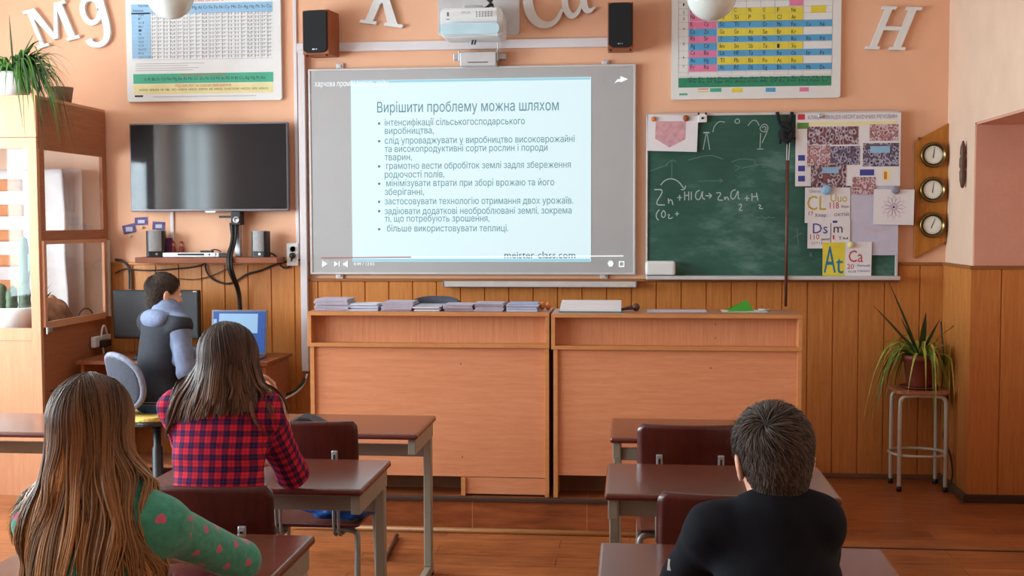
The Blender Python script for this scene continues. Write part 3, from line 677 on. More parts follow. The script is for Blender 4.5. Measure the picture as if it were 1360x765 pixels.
# ------------------------------------------------------------------ stool and plant in the right corner
st = thing('stool', 'tall stool with grey tube legs under the plant in the corner', 'stool', (1.745, 7.30, 0))
zs = at(1216, 517, 7.25).z; hw, hd = 0.135, 0.115
MB().prism(rrect(-0.155, 0.155, -0.14, 0.14, 0.03), zs-0.02, zs, XY, 0.004).build('seat', M['desk_top'], st)
for s in (-1, 1):
    mb = MB()
    y = s*hd
    mb.tube([(-hw, y, 0.012), (-hw, y, zs-0.10), (-hw+0.004, y, zs-0.05), (-hw+0.04, y, zs-0.03), (hw-0.04, y, zs-0.03), (hw-0.004, y, zs-0.05), (hw, y, zs-0.10), (hw, y, 0.012)], 0.0125, 10, 2)
    mb.build('leg_hoop', M['grey_tube'], st)
    mb = MB()
    for x in (-hw, hw): mb.lathe([(0.015, 0), (0.015, 0.03)], (x, y, 0), 10)
    mb.build('rubber_foot', M['black'], st)
zr = at(1217, 603, 7.25).z; mb = MB(); mb.tube([(-hw-0.03, -hd-0.022, zr), (hw+0.03, -hd-0.022, zr), (hw+0.03, hd+0.022, zr), (-hw-0.03, hd+0.022, zr)], 0.0095, 8, 2, closed=True); mb.build('foot_ring', M['grey_tube'], st)
o = MB().lathe([(0.09, 0), (0.115, 0.012), (0.118, 0.018), (0.11, 0.016), (0.001, 0.008)], (0, 0, 0), 28).build('saucer', M['terracotta'], None); o.location = (1.745, 7.29, zs); tag(o, 'brown saucer under the plant pot on the stool', 'saucer')
spider_plant('potted_plant', 'drooping yellow-green plant in a brown pot on the corner stool', (1.745, 7.29, zs+0.017), M['terracotta'], 0.098, 0.19, 64, 0.50, [M['leaf_pale'], M['leaf']], drop=0.66, width=0.010, seed=9, lim=_limcorner,
             spikes=((-0.29, -0.05, 0.32, 0.006), (-0.21, -0.1, 0.46, 0.006), (-0.14, 0.0, 0.17, 0.008), (0.02, -0.05, 0.28, 0.017), (0.10, -0.06, 0.24, 0.008), (-0.12, -0.02, 0.24, 0.006)))
# ------------------------------------------------------------------ projection board, projector, speakers
YWB = YW-0.035
x0, x1, z0, z1 = rect(413, 90.5, 842, 362.5, YWB)
wb = thing('projection_board', 'large grey interactive board with the projected slide', 'board')
MB().box(x0, x1, YWB+0.002, YW-0.016, z0, z1, 0.003).build('board_panel', M['board_grey'], wb)
mb = MB(); e = 0.010
for a, b, c, d in ((x0-e, x1+e, z1-0.003, z1+e), (x0-e, x1+e, z0-e, z0+0.003), (x0-e, x0+0.003, z0, z1), (x1-0.003, x1+e, z0, z1)): mb.box(a, b, YWB-0.004, YW-0.016, c, d, 0.002)
mb.build('board_frame', M['board_frame'], wb)
for px, py in ((450, 88), (804, 84), (450, 366), (802, 366)):
    p = at(px, py, YWB); mb = MB(); mb.box(p.x-0.024, p.x+0.024, YW-0.018, YW-0.001, p.z-0.022, p.z+0.022, 0.003); mb.box(p.x-0.012, p.x+0.012, YW-0.026, YW-0.017, p.z-0.01, p.z+0.012, 0.002); mb.build('mounting_bracket', M['board_frame'], wb)
YS = YWB-0.0005
a, b, c, d = rect(467, 104.5, 785, 347.5, YS)
sl = thing('x', None, None); bpy.data.objects.remove(sl)
slide = MB().box(a, b, YS, YS+0.0015, c, d).build('slide', M['slide'], wb)
q = rect(472, 107, 780, 124, YS-0.001)
def srect(px0, py0, px1, py1, off=0.001): return rect(px0, py0, px1, py1, YS-off)
mb = MB()
for (u0, v0, u1, v1) in ((468, 105, 784, 108), (468, 344, 784, 347)): 
    r = srect(u0, v0, u1, v1, 0.0008); MB().box(r[0], r[1], YS-0.0008, YS, r[2], r[3]).build('slide_band', M['slide_band'], slide)
def line(txt, px0, px1, ybase, hpx, mat, nm='slide_text', par=None, bold=0.0, shear=0.0, off=0.0012, Y=None):
    Yp = (YS if Y is None else Y)-off
    p = at(px0, ybase, Yp); p2 = at(px1, ybase, Yp); hh = hpx*Yp/FPX
    return text(nm, txt, mat, par if par is not None else slide, p.x, Yp, p.z, hh, p2.x-p.x, bold=bold, shear=shear)
line('Вирішити проблему можна шляхом', 501, 742, 149.5, 19.5, M['slide_text'], 'slide_title')
for s, u0, u1, yb in (('інтенсифікації сільськогосподарського', 511, 697, 167), ('виробництва,', 511, 576, 178),
        ('слід упроваджувати у виробництво високоврожайні', 511, 763, 191), ('та високопродуктивні сорти рослин і породи', 511, 727, 202), ('тварин,', 511, 547, 213),
        ('грамотно вести обробіток землі задля збереження', 513, 758, 224.5), ('родючості полів,', 511, 590, 236),
        ('мінімізувати втрати при зборі врожаю та його', 513, 736, 247.5), ('зберіганні,', 511, 563, 259),
        ('застосовувати технологію отримання двох урожаїв.', 511, 761, 271.5),
        ('задіювати додаткові необроблювані землі, зокрема', 511, 759, 284.5), ('ті, що потребують зрошення,', 511, 650, 294.5),
        ('більше використовувати теплиці.', 514, 675, 307.5)):
    line(s, u0, u1, yb, 12.4, M['slide_text'], bold=0.009)
line('meister-class.com', 670, 764, 343, 13, M['slide_text2'], 'slide_footer', bold=0.009)
line('харчова промисловість світу', 418, 516, 115, 10.5, M['slide_ui'], 'video_title', wb)
line('0:49 / 12:03', 470, 497, 352.5, 6, M['slide_ui'], 'video_time', wb)
mb = MB()
for yb in (164, 187.5, 221, 244, 268, 280.5, 304.5):
    p = at(503.5, yb, YS-0.001); mb.lathe([(0.008, -0.0012), (0.008, 0.0)], (p.x, YS, p.z), 10, 'y')
mb.build('slide_bullet', M['bullet'], slide)
mb = MB()
def sp(*pts): mb.prism([(at(u, v, YS).x, at(u, v, YS).z) for u, v in pts], YS-0.0015, YS, XZ)
sp((428, 346), (428, 355), (435, 350.5)); sp((444, 347), (444, 354), (449, 350.5)); sp((450, 347), (450, 354), (451.3, 354), (451.3, 347))
sp((456, 349), (456, 352.5), (458.5, 352.5), (462, 355.5), (462, 346), (458.5, 349))
sp((824, 108), (824, 105), (820, 105.5), (816, 110.5), (820, 108.8)); sp((824, 101), (824, 109.5), (834, 105))
sp((807, 350), (809, 346.5), (813, 346.5), (815, 350), (813, 354), (809, 354)); sp((822, 347), (822, 354.5), (823.3, 354.5), (823.3, 347)); sp((828, 347), (828, 354.5), (829.3, 354.5), (829.3, 347)); sp((822, 347), (829, 347), (829, 348.3), (822, 348.3)); sp((822, 353.2), (829, 353.2), (829, 354.5), (822, 354.5))
mb.build('player_icon', M['slide_ui'], wb)
mb = MB(); sp((427, 341.8), (427, 343.2), (546, 342.2), (546, 340.8)); mb.build('progress_bar', M['slide_red'], wb)
mb = MB(); sp((546, 340.8), (546, 342.2), (828, 340.6), (828, 339.4)); mb.build('progress_rest', M['slide_ui'], wb)
# pen tray below the board
a, b, c, d = rect(590, 373.5, 845, 381, YW-0.06); tr = thing('pen_tray', 'long grey pen tray on the panelling below the board', 'tray')
MB().box(a, b, YW-0.085, YW-0.016, c, c+0.012, 0.003).build('tray_base', M['board_frame'], tr)
MB().box(a, b, YW-0.088, YW-0.078, c, d, 0.003).build('tray_lip', M['board_frame'], tr)
for x in (a, b): MB().box(x-0.006, x+0.006, YW-0.089, YW-0.015, c-0.002, d+0.001, 0.003).build('end_cap', M['bezel'], tr)
mb = MB(); mb.box(b-0.09, b-0.05, YW-0.0895, YW-0.0875, c+0.006, c+0.012); mb.build('sticker', M['print_cream'], tr)
# sensor box
a, b, c, d = rect(611, 69, 659, 87.5, YW-0.11); sb = thing('sensor_bar', 'small pale box with side brackets above the projection board', 'box')
MB().box(a, b, YW-0.12, YW-0.012, c, d, 0.006).build('housing', M['board_frame'], sb)
MB().box(a+0.05, b-0.05, YW-0.1215, YW-0.1195, c+0.018, c+0.025, 0.001).build('slot', M['bezel'], sb)
for s, x in ((-1, a), (1, b)):
    mb = MB(); mb.box(min(x, x+s*0.055), max(x, x+s*0.055), YW-0.03, YW-0.002, c+0.05, c+0.09, 0.004); mb.box(min(x, x+s*0.012), max(x, x+s*0.012), YW-0.11, YW-0.004, c+0.03, c+0.098, 0.004); mb.build('bracket', M['silver'], sb)
# projector
YPJ = YW-0.42
pj = thing('projector', 'white short-throw projector on the wall above the board', 'projector')
a, b, c, d = rect(582, -60, 690, 47, YW-0.01); MB().prism(rrect(a, b, c, d, 0.02), YW-0.02, YW-0.001, XZ, 0.003).build('wall_plate', M['board_frame'], pj)
a, b, c, d = rect(583, 10, 667, 48, YPJ); zt = d; w_ = b-a
out = rrect(a, b, c, d, 0.035, 6)
mb = MB(); yb = YPJ+0.26
# rounded body: front outline grows towards the back top
prof = [(YPJ+0.015, 0.94), (YPJ, 0.985), (YPJ-0.004, 1.0), (YPJ+0.03, 1.0), (yb-0.02, 0.99), (yb, 0.93)]
cx, cz = (a+b)/2, (c+d)/2; rings = []
for (y, s) in prof[1:]:
    rings.append([mb.bm.verts.new((cx+(u-cx)*s, y+0.10*max(0, 1-abs(u-cx)/(w_/2))**0*0.0+0.03*((u-cx)/(w_/2))**4, cz+(v-cz)*s)) for u, v in out])
for i in range(len(rings)-1):
    for k in range(len(out)):
        f = mb.bm.faces.new((rings[i][k], rings[i][(k+1) % len(out)], rings[i+1][(k+1) % len(out)], rings[i+1][k])); f.smooth = True
mb.bm.faces.new(rings[0][::-1]); mb.bm.faces.new(rings[-1]); mb.build('housing', M['white'], pj)
r = (a+0.012, b-0.018, c+0.012, c+(d-c)*0.46); mb = MB(); mb.prism(rrect(*r, 0.02), YPJ-0.012, YPJ-0.002, XZ, 0.004); mb.build('lower_window', plain('projector_pale_blue', C(188, 214, 224), 0.25), pj)
mb = MB()
for k in range(6):
    for j in range(3): mb.box(b-0.16+k*0.018, b-0.15+k*0.018, YPJ-0.006, YPJ-0.003, cz+0.03+j*0.012, cz+0.036+j*0.012)
mb.build('vent', M['bezel'], pj)
p = at(613, 18.5, YPJ-0.006); text('maker_mark', 'EPSON', M['ink_grey'], pj, p.x, YPJ-0.0065, p.z, 0.022, 0.055, bold=0.02)
mb = MB(); mb.box(a+0.05, a+0.062, YPJ-0.006, YPJ-0.003, cz+0.035, cz+0.06); mb.box(a+0.045, a+0.067, YPJ-0.006, YPJ-0.003, cz+0.015, cz+0.02); mb.build('status_light', M['bezel'], pj)
MB().box(cx-0.06, cx+0.06, YPJ+0.1, YW-0.018, d-0.03, d+0.035, 0.01).build('mount_arm', M['board_frame'], pj)
mb = MB()
for k in range(4): mb.tube([(cx+0.02+0.03*k, YW-0.05, d+0.05), (cx+0.05+0.02*k, YPJ+0.14, d+0.012+0.01*k), (cx+0.10+0.01*k, YPJ+0.12, d+0.03), (cx+0.12-0.02*k, YPJ+0.2, d+0.10)], 0.006, 6, 2)
mb.tube([(cx-0.005, YPJ+0.16, c+0.01), (cx-0.015, YPJ+0.17, c-0.025)], 0.006, 6); mb.tube([(cx+0.012, YPJ+0.16, c+0.01), (cx+0.002, YPJ+0.17, c-0.025)], 0.006, 6)
mb.build('cable', M['black_cable'], pj)
mb = MB(); u = at(662, 51, YW-0.05); v = at(660, 82, YW-0.05); mb.tube([(u.x-0.03, YW-0.08, u.z+0.02), (u.x, YW-0.06, u.z), (u.x-0.005, YW-0.05, (u.z+v.z)/2), (v.x, YW-0.05, v.z)], 0.005, 6, 2); tag(mb.build('white_cable', M['white'], None), 'thin white cable from the projector down to the small sensor box', 'cable')
def wall_speaker(label, px0, px1, py0, py1, rz):
    Yc = YW-0.19; a, b, c, d = rect(px0, py0, px1, py1, Yc); W, H, Dp = b-a, d-c, 0.17
    t = thing('loudspeaker', label, 'speaker', ((a+b)/2, Yc+Dp/2, c), rz, 'wall loudspeakers')
    MB().box(-W/2, W/2, -Dp/2, Dp/2, 0, H, 0.004).build('case', M['speaker_wood'], t)
    g = []
    for k in range(13): u = -1+2*k/12; g.append((u*W*0.46, H*0.955+0.012*(1-u*u)))
    for k in range(13): u = 1-2*k/12; g.append((u*W*0.46, H*0.10-0.035*H/0.28*(1-u*u)))
    g = [(u, max(0.008, min(H-0.004, v))) for u, v in g]
    MB().prism(g, -Dp/2-0.016, -Dp/2-0.0005, XZ, 0.004).build('grille', M['black_cloth'], t)
    mb = MB()
    for k, ww in enumerate((0.012, 0.006, 0.006)): mb.box(-0.016+k*0.013, -0.016+k*0.013+ww*0.8, -Dp/2-0.0175, -Dp/2-0.0155, H*0.095, H*0.12)
    mb.build('badge', M['silver'], t)
    mb = MB()
    for s in (-1, 1): mb.lathe([(0.008, -0.012), (0.008, -0.0005)], (s*W*0.38, -Dp/2+0.015, 0), 8)
    mb.build('foot', M['dark_gap'], t)
    mb = MB(); mb.box(-0.02, 0.02, Dp/2+0.0005, Dp/2+0.085, H*0.4, H*0.6, 0.003); mb.build('wall_mount', M['black'], t); return t
wall_speaker('cherry wood loudspeaker at the left above the projection board', 403.5, 440, 13, 72, math.radians(-9))
wall_speaker('cherry wood loudspeaker at the right above the projection board', 807, 841, 3, 65, 0)

# ------------------------------------------------------------------ big white letters (chemical symbols)
def letter(name, label, polys, px, py, hpx, rot, slant, strokes=()):
    """polys/strokes in em units (baseline 0, height 1) placed at a photo pixel of the wall, standing 2.5 cm proud"""
    Y = YW-0.03; p = at(px, py, Y); h = hpx*Y/FPX; c, s = math.cos(rot), math.sin(rot); mb = MB()
    def tr(u, v): u += slant*v; u, v = u*h, v*h; return p.x+u*c-v*s, p.z+u*s+v*c
    for k, pg in enumerate(polys): mb.prism([tr(*q) for q in pg], Y-0.0003*k, YW-0.002, XZ)
    for k, (pts, ws) in enumerate(strokes):
        P, Wd = [np.array(q, float) for q in pts], list(ws)
        for _ in range(3):
            Q, V = [P[0]], [Wd[0]]
            for i in range(len(P)-1): Q += [P[i]*.75+P[i+1]*.25, P[i]*.25+P[i+1]*.75]; V += [Wd[i]*.75+Wd[i+1]*.25, Wd[i]*.25+Wd[i+1]*.75]
            P, Wd = Q+[P[-1]], V+[Wd[-1]]
        L, R_ = [], []
        for i in range(len(P)):
            t = P[min(i+1, len(P)-1)]-P[max(i-1, 0)]; t = t/np.linalg.norm(t); n = np.array([-t[1], t[0]]); L.append(P[i]+n*Wd[i]); R_.append(P[i]-n*Wd[i])
        for i in range(len(P)-1):
            mb.prism([tr(*q) for q in (L[i], L[i+1], R_[i+1], R_[i])], Y-0.0003*(k+5), YW-0.002, XZ)
    bmesh.ops.remove_doubles(mb.bm, verts=mb.bm.verts[:], dist=1e-5)
    return tag(mb.build(name, M['white'], None), label, 'letter', 'white wall letters')
def bx(u0, u1, v0, v1): return [(u0, v0), (u1, v0), (u1, v1), (u0, v1)]
letter('wall_letter', 'white capital M letter on the wall at the upper left', [bx(0.0, 0.32, 0, 0.08), bx(0.10, 0.20, 0, 1), bx(0.0, 0.30, 0.92, 1.0), bx(0.80, 1.14, 0, 0.08), bx(0.86, 1.04, 0, 1), bx(0.86, 1.14, 0.92, 1.0), [(0.10, 1), (0.32, 1), (0.60, 0.12), (0.48, 0.12)], [(0.48, 0.12), (0.60, 0.12), (0.94, 1), (0.86, 1)]], 50, 65, 55, math.radians(13), -0.16)
letter('wall_letter', 'white lowercase g letter on the wall beside the plant', [], 137, 44, 50, math.radians(8), -0.02,
       [([(0.02, 0.64), (-0.02, 0.92), (-0.26, 1.02), (-0.46, 0.88), (-0.48, 0.56), (-0.34, 0.32), (-0.12, 0.34), (0.02, 0.56), (0.03, 0.68)], [0.075]*9), ([(0.06, 1.06), (0.08, 0.7), (0.14, 0.2), (0.10, -0.14), (-0.12, -0.32), (-0.40, -0.24), (-0.44, -0.10)], [0.10, 0.10, 0.10, 0.09, 0.07, 0.08, 0.11])])
letter('wall_letter', 'white capital K letter on the wall beside the projector', [bx(0.0, 0.36, 0, 0.07), bx(0.10, 0.27, 0, 1), bx(0.0, 0.38, 0.93, 1.0), bx(0.54, 0.94, 0, 0.07), [(0.28, 0.52), (0.40, 0.60), (0.84, 0.03), (0.62, 0.03)], [(0.22, 0.40), (0.22, 0.50), (0.70, 0.97), (0.82, 0.97)], bx(0.58, 0.94, 0.93, 1)], 477, 30, 62, math.radians(-8), 0.30)
letter('wall_letter', 'white capital C letter on the wall right of the projector', [], 704, 40, 66, math.radians(12), 0.06,
       [([(0.72, 0.80), (0.60, 0.98), (0.30, 1.0), (0.08, 0.78), (0.02, 0.46), (0.12, 0.14), (0.36, 0.0), (0.56, 0.06), (0.70, 0.26)], [0.09, 0.06, 0.06, 0.09, 0.10, 0.09, 0.06, 0.045, 0.03])])
letter('wall_letter', 'white lowercase a letter on the wall beside the right speaker', [], 752, 27, 44, math.radians(17), 0.12,
       [([(0.60, 0.98), (0.62, 0.5), (0.60, 0.2), (0.70, 0.03), (0.92, 0.10)], [0.10, 0.10, 0.10, 0.08, 0.02]), ([(0.60, 0.90), (0.36, 1.0), (0.10, 0.78), (0.02, 0.36), (0.16, 0.04), (0.40, 0.10), (0.60, 0.44)], [0.06, 0.06, 0.09, 0.10, 0.09, 0.06, 0.04])])
letter('wall_letter', 'white capital H letter on the wall above the barometers', [bx(0.0, 0.32, 0, 0.07), bx(0.09, 0.24, 0, 1), bx(0.0, 0.32, 0.93, 1.0), bx(0.54, 0.90, 0, 0.07), bx(0.62, 0.79, 0, 1), bx(0.54, 0.90, 0.93, 1.0), bx(0.2, 0.7, 0.45, 0.54)], 1149, 65, 55, math.radians(-3), 0.34)

# ------------------------------------------------------------------ the two wall charts
def chart_base(name, label, px0, px1, pytop, pybot, rot=0.0):
    Y = YW-0.03; a, b, c, d = rect(px0, pytop, px1, pybot, Y); t = thing(name, label, 'chart', group='chemistry wall charts')
    MB().prism(rrect(a, b, c, d, 0.012), Y, YW-0.002, XZ, 0.004).build('chart_board', M['white'], t)
    return t, Y
ch1, Y1 = chart_base('wall_chart', 'white solubility chart with blue bands above the television', 167.5, 373, -40, 134)
def crect(mb, Y, px0, py0, px1, py1, off): a, b, c, d = rect(px0, py0, px1, py1, Y-off); mb.box(a, b, Y-off, Y-off+0.0006, c, d)
mb = MB(); crect(mb, Y1, 174, 4, 362, 17, 0.001); crect(mb, Y1, 175, 17, 200, 78, 0.001); mb.build('blue_band', M['print_lightblue'], ch1)
mb = MB(); crect(mb, Y1, 177, 97, 363, 110, 0.001); mb.build('green_band', M['print_mint'], ch1)
mb = MB(); crect(mb, Y1, 178, 111, 363, 124, 0.001); mb.build('cream_band', M['print_cream'], ch1)
mb = MB()
for k in range(19): crect(mb, Y1, 200+k*8.6, 17, 200.35+k*8.6, 78, 0.0012)
for k in range(13): crect(mb, Y1, 176, 17+k*5.1, 362, 17.3+k*5.1, 0.0012)
for k, L in enumerate((92, 70, 84, 76)): crect(mb, Y1, 180, 84+k*3, 180+L, 84.6+k*3, 0.0012)
crect(mb, Y1, 203, 127.5, 340, 128.2, 0.0012); mb.build('grid_line', M['print_line'], ch1)
for k in range(12): line('Р Р Н М Р Н Р Р М Н Р Р Н Н Р М Н Р Р', 202, 360, 21.6+k*5.1, 4.4, M['ink_grey'], 'chart_lettering', ch1, Y=Y1, off=0.0014)
for k, s in enumerate(('OH', 'F', 'Cl', 'Br', 'I', 'S', 'SO', 'SO', 'CO', 'SiO', 'PO', 'CH COO')): line(s, 184, 184+3*len(s)+1, 21.6+k*5.1, 4.4, M['ink'], 'chart_lettering', ch1, Y=Y1, off=0.0016)
line('H Li K Na NH Ba Ca Mg Al Cr Fe Fe Ni Co Mn Zn Ag Hg Pb Sn Cu', 206, 360, 13, 6, M['ink'], 'chart_lettering', ch1, Y=Y1, off=0.0016)
line('Катіони', 184, 200, 9.5, 5, M['ink'], 'chart_lettering', ch1, Y=Y1, off=0.0016); line('Аніони', 176, 190, 16, 4.5, M['ink'], 'chart_lettering', ch1, Y=Y1, off=0.0016)
line('в воді при 20-25 °С', 259, 297, 2, 4.5, M['ink_red'], 'chart_lettering', ch1, Y=Y1, off=0.0014)
line('РЯД АКТИВНОСТІ МЕТАЛІВ', 240, 300, 101, 4, M['ink_red'], 'chart_lettering', ch1, Y=Y1, off=0.0016)
line('Li K Ba Sr Ca Na Mg Be Al Mn Cr Zn Fe Cd Ni Sn Pb H Bi Cu Ag Hg Pt Au', 192, 352, 107, 5.5, M['ink'], 'chart_lettering', ch1, Y=Y1, off=0.0016)
line('РЯД КИСЛОТ ЗА СИЛОЮ ЗМЕНШЕННЯ', 233, 307, 115.5, 4.4, M['ink_red'], 'chart_lettering', ch1, Y=Y1, off=0.0016)
line('HClO4  HMnO4  HI  HBr  HCl  H2SO4  HNO3  H3PO4  HF  HNO2  CH3COOH  H2CO3  H2S  H2SiO3', 185, 356, 121, 4, M['ink'], 'chart_lettering', ch1, Y=Y1, off=0.0016)
mb = MB(); crect(mb, Y1, 179, 126.5, 190, 129, 0.0014); mb.build('publisher_mark', M['ink'], ch1)
ch2, Y2 = chart_base('wall_chart', 'periodic table chart with yellow, blue and pink rows', 892, 1117, -40, 131)
G = {'print_pink': [], 'print_blue': [], 'print_yellow': []}
rows = [(0, 8.5, 'y0'), (8.5, 17, 'y'), (17, 26.5, 'y'), (26.5, 36, 'b'), (36, 46, 'y2'), (46, 55, 'b'), (55, 65, 'y2'), (65, 74, 'b'), (74, 84, 'y2'), (84, 93, 'b')]
skew = 0.010
for i, (u, v, k) in enumerate(rows):
    if k in ('y', 'y0'):
        if k == 'y': G['print_yellow'].append((953, u+1.5, 1067, v+1.5))
        G['print_pink'].append((916, u+1.5, 953, v+1.5))
    elif k == 'b': G['print_pink'].append((915, u+2, 952, v+2)); G['print_blue'].append((953, u+0.5, 1105, v))
    else: G['print_blue'].append((915, u+2, 952, v+2)); G['print_yellow'].append((953, u+1, 1066, v+1))
G['print_pink'].append((1049, -3, 1067, 7.5)); G['print_yellow'] += [(1077, 7, 1097, 17), (972, 117, 986, 122.5)]; G['print_blue'].append((1017, 116.5, 1030, 122)); G['print_pink'].append((1062, 116, 1074, 121.5))
for mn, L in G.items():
    for q in L: mb = MB(); crect(mb, Y2, q[0], q[1], q[2], q[3], 0.001); mb.build({'print_pink': 'pink_cells', 'print_blue': 'blue_cells', 'print_yellow': 'yellow_cells'}[mn], M[mn], ch2)
mb = MB(); crect(mb, Y2, 901, 102, 1104, 115, 0.001); mb.build('green_band', M['print_green'], ch2)
mb = MB()
for k in range(7): crect(mb, Y2, 953+k*18.9, -6, 953.3+k*18.9, 99, 0.0012)
for u in (901, 914, 1105): crect(mb, Y2, u, -6, u+0.35, 99, 0.0012)
for v in [r_[0]+1 for r_ in rows]+[94.5, 100]: crect(mb, Y2, 901, v, 1105, v+0.3, 0.0012)
mb.build('grid_line', M['print_line'], ch2)
SYM = ['H', 'Li Be B C N O F Ne', 'Na Mg Al Si P S Cl Ar', 'K Ca Sc Ti V Cr Mn Fe Co Ni', 'Cu Zn Ga Ge As Se Br Kr', 'Rb Sr Y Zr Nb Mo Tc Ru Rh Pd', 'Ag Cd In Sn Sb Te I Xe', 'Cs Ba La Hf Ta W Re Os Ir Pt', 'Au Hg Tl Pb Bi Po At Rn', 'Fr Ra Ac Rf Db Sg Bh Hs Mt Ds']
for (u, v, k), s in zip(rows, SYM):
    L = s.split(); cols = [917, 935, 956, 975, 994, 1013, 1032, 1051, 1071, 1089]
    for j, e_ in enumerate(L): line(e_, cols[j], cols[j]+(6 if len(e_) > 1 else 3.4), v-1.2, 8, M['ink'], 'element_symbol', ch2, Y=Y2, off=0.0016, bold=0.02)
for k, v in enumerate((8, 18, 27, 40, 60, 78, 90)): line(str(k+1), 907, 909, v, 5, M['ink'], 'period_number', ch2, Y=Y2, off=0.0014)
for r_ in (106, 110.5): line('Ce Pr Nd Pm Sm Eu Gd Tb Dy Ho Er Tm Yb Lu' if r_ < 108 else 'Th Pa U Np Pu Am Cm Bk Cf Es Fm Md No Lr', 914, 1100, r_, 4.5, M['ink'], 'element_symbol', ch2, Y=Y2, off=0.0016)
mb = MB(); crect(mb, Y2, 927, 117.5, 941, 119, 0.001); mb.build('legend_mark', M['print_pink'], ch2); mb = MB(); crect(mb, Y2, 927, 121, 941, 122.5, 0.001); mb.build('legend_mark', M['print_yellow'], ch2)
mb = MB(); crect(mb, Y2, 943, 117, 958, 122, 0.001); crect(mb, Y2, 902, 124, 913, 126.5, 0.001); mb.build('legend_mark', M['print_mint'], ch2)

# ------------------------------------------------------------------ chalkboard and what hangs on it
YC = YW-0.045
x0, x1, z0, z1 = rect(858.5, 150, 1193, 370, YC); cb = thing('chalkboard', 'dark green chalkboard with a chalk equation', 'chalkboard')
MB().box(x0+0.004, x1-0.004, YC+0.004, YW-0.03, z0+0.004, z1-0.004).build('writing_surface', M['chalkboard'], cb)
mb = MB(); e = 0.014
mb.box(x0-0.002, x1+0.002, YC-0.006, YW-0.026, z1-0.012, z1+0.004, 0.002); mb.box(x0-0.002, x0+e*0.6, YC-0.006, YW-0.026, z0, z1, 0.002); mb.box(x1-e, x1+0.002, YC-0.006, YW-0.026, z0, z1, 0.002)
mb.box(x0-0.002, x1+0.002, YC-0.012, YW-0.026, z0-0.004, z0+0.020, 0.003); mb.build('frame', M['board_frame'], cb)
xm = at(1044, 260, YC).x; MB().box(xm-0.004, xm+0.004, YC+0.001, YC+0.006, z0, z1).build('panel_joint', M['dark_gap'], cb)
YK = YC+0.0035
def chalk(name, strokes, width, mat, sx, sy, kx, ky):
    mb = MB()
    for st_ in strokes:
        pts = [at(sx+u*kx, sy+v*ky, YK-0.001) for u, v in st_]; P = [np.array((q.x, YK-0.001, q.z)) for q in pts]
        for _ in range(2 if len(P) > 2 else 0):
            Q = [P[0]]
            for i in range(len(P)-1): Q += [P[i]*.75+P[i+1]*.25, P[i]*.25+P[i+1]*.75]
            P = Q+[P[-1]]
        mb.ribbon([Vector(q) for q in P], [width]*len(P), (0, -1, 0))
    return mb.build(name, M[mat], cb)
K = 1/4.5
chalk('chalk_equation', [[(42, 548), (102, 548), (40, 640), (104, 640)], [(124, 600), (126, 640), (128, 612), (144, 606), (152, 640)], [(178, 596), (206, 596)], [(192, 580), (192, 614)],
    [(222, 560), (222, 612)], [(246, 560), (246, 612)], [(222, 585), (246, 580)], [(262, 560), (262, 610)], [(312, 552), (292, 560), (284, 590), (298, 612), (318, 600), (330, 545), (326, 600), (344, 606)],
    [(346, 585), (380, 585)], [(366, 570), (386, 584), (368, 600)], [(410, 568), (446, 566), (412, 610), (450, 612)], [(460, 590), (462, 612), (470, 592), (480, 594), (484, 612)], [(526, 548), (502, 556), (496, 590), (508, 608), (524, 596), (544, 545), (540, 600), (552, 604)],
    [(545, 640), (560, 632), (562, 650), (544, 672), (568, 672)], [(580, 600), (608, 600)], [(594, 584), (594, 616)], [(624, 570), (624, 616)], [(650, 566), (660, 614)], [(624, 592), (654, 588)], [(662, 640), (680, 640), (664, 662), (690, 662)],
    [(70, 668), (52, 690), (52, 716), (66, 732)], [(96, 672), (82, 690), (86, 716), (104, 712), (108, 686), (96, 672)], [(120, 700), (134, 696), (122, 720), (140, 722), (150, 712)], [(164, 694), (188, 692)], [(176, 680), (176, 706)],
    [(78, 522), (100, 494), (140, 480), (184, 496), (216, 540)], [(200, 548), (222, 548), (228, 524)]], 0.0030, 'chalk', 860, 130, K, K)
chalk('chalk_sketch', [[(390, 205), (400, 165), (430, 138), (462, 146)], [(600, 166), (624, 134), (652, 134), (668, 166)], [(520, 140), (536, 122), (552, 134), (546, 152), (528, 152), (520, 140)], [(672, 180), (690, 156), (716, 160), (722, 190), (700, 206), (676, 196), (672, 180)], [(684, 180), (700, 168), (712, 182), (698, 194)],
    [(334, 210), (370, 210)], [(334, 206), (370, 206)], [(332, 310), (350, 215)], [(372, 310), (356, 215)], [(676, 210), (672, 300)], [(655, 306), (692, 306)], [(716, 200), (684, 270)]], 0.0022, 'chalk', 860, 130, K, K)
chalk('chalk_smudge', [[(145, 480), (146, 370)], [(110, 400), (146, 366), (172, 384)], [(300, 498), (450, 494)], [(430, 482), (452, 494), (432, 506)], [(520, 404), (560, 412), (522, 436)], [(640, 370), (644, 400), (660, 404)], [(684, 390), (700, 416)], [(650, 714), (760, 716)], [(680, 700), (700, 730), (730, 704)], [(240, 372), (300, 356), (380, 340), (450, 366)], [(500, 384), (560, 362), (640, 372)], [(560, 420), (700, 390), (790, 430)], [(10, 440), (60, 420), (120, 400)]], 0.0024, 'chalk_dim', 860, 130, K, K)
K2 = 170/542
chalk('chalk_mark', [[(60, 520), (64, 590)], [(44, 560), (80, 540)], [(112, 640), (118, 620), (122, 642)]], 0.003, 'chalk_dim', 1040, 140, K2, K2)
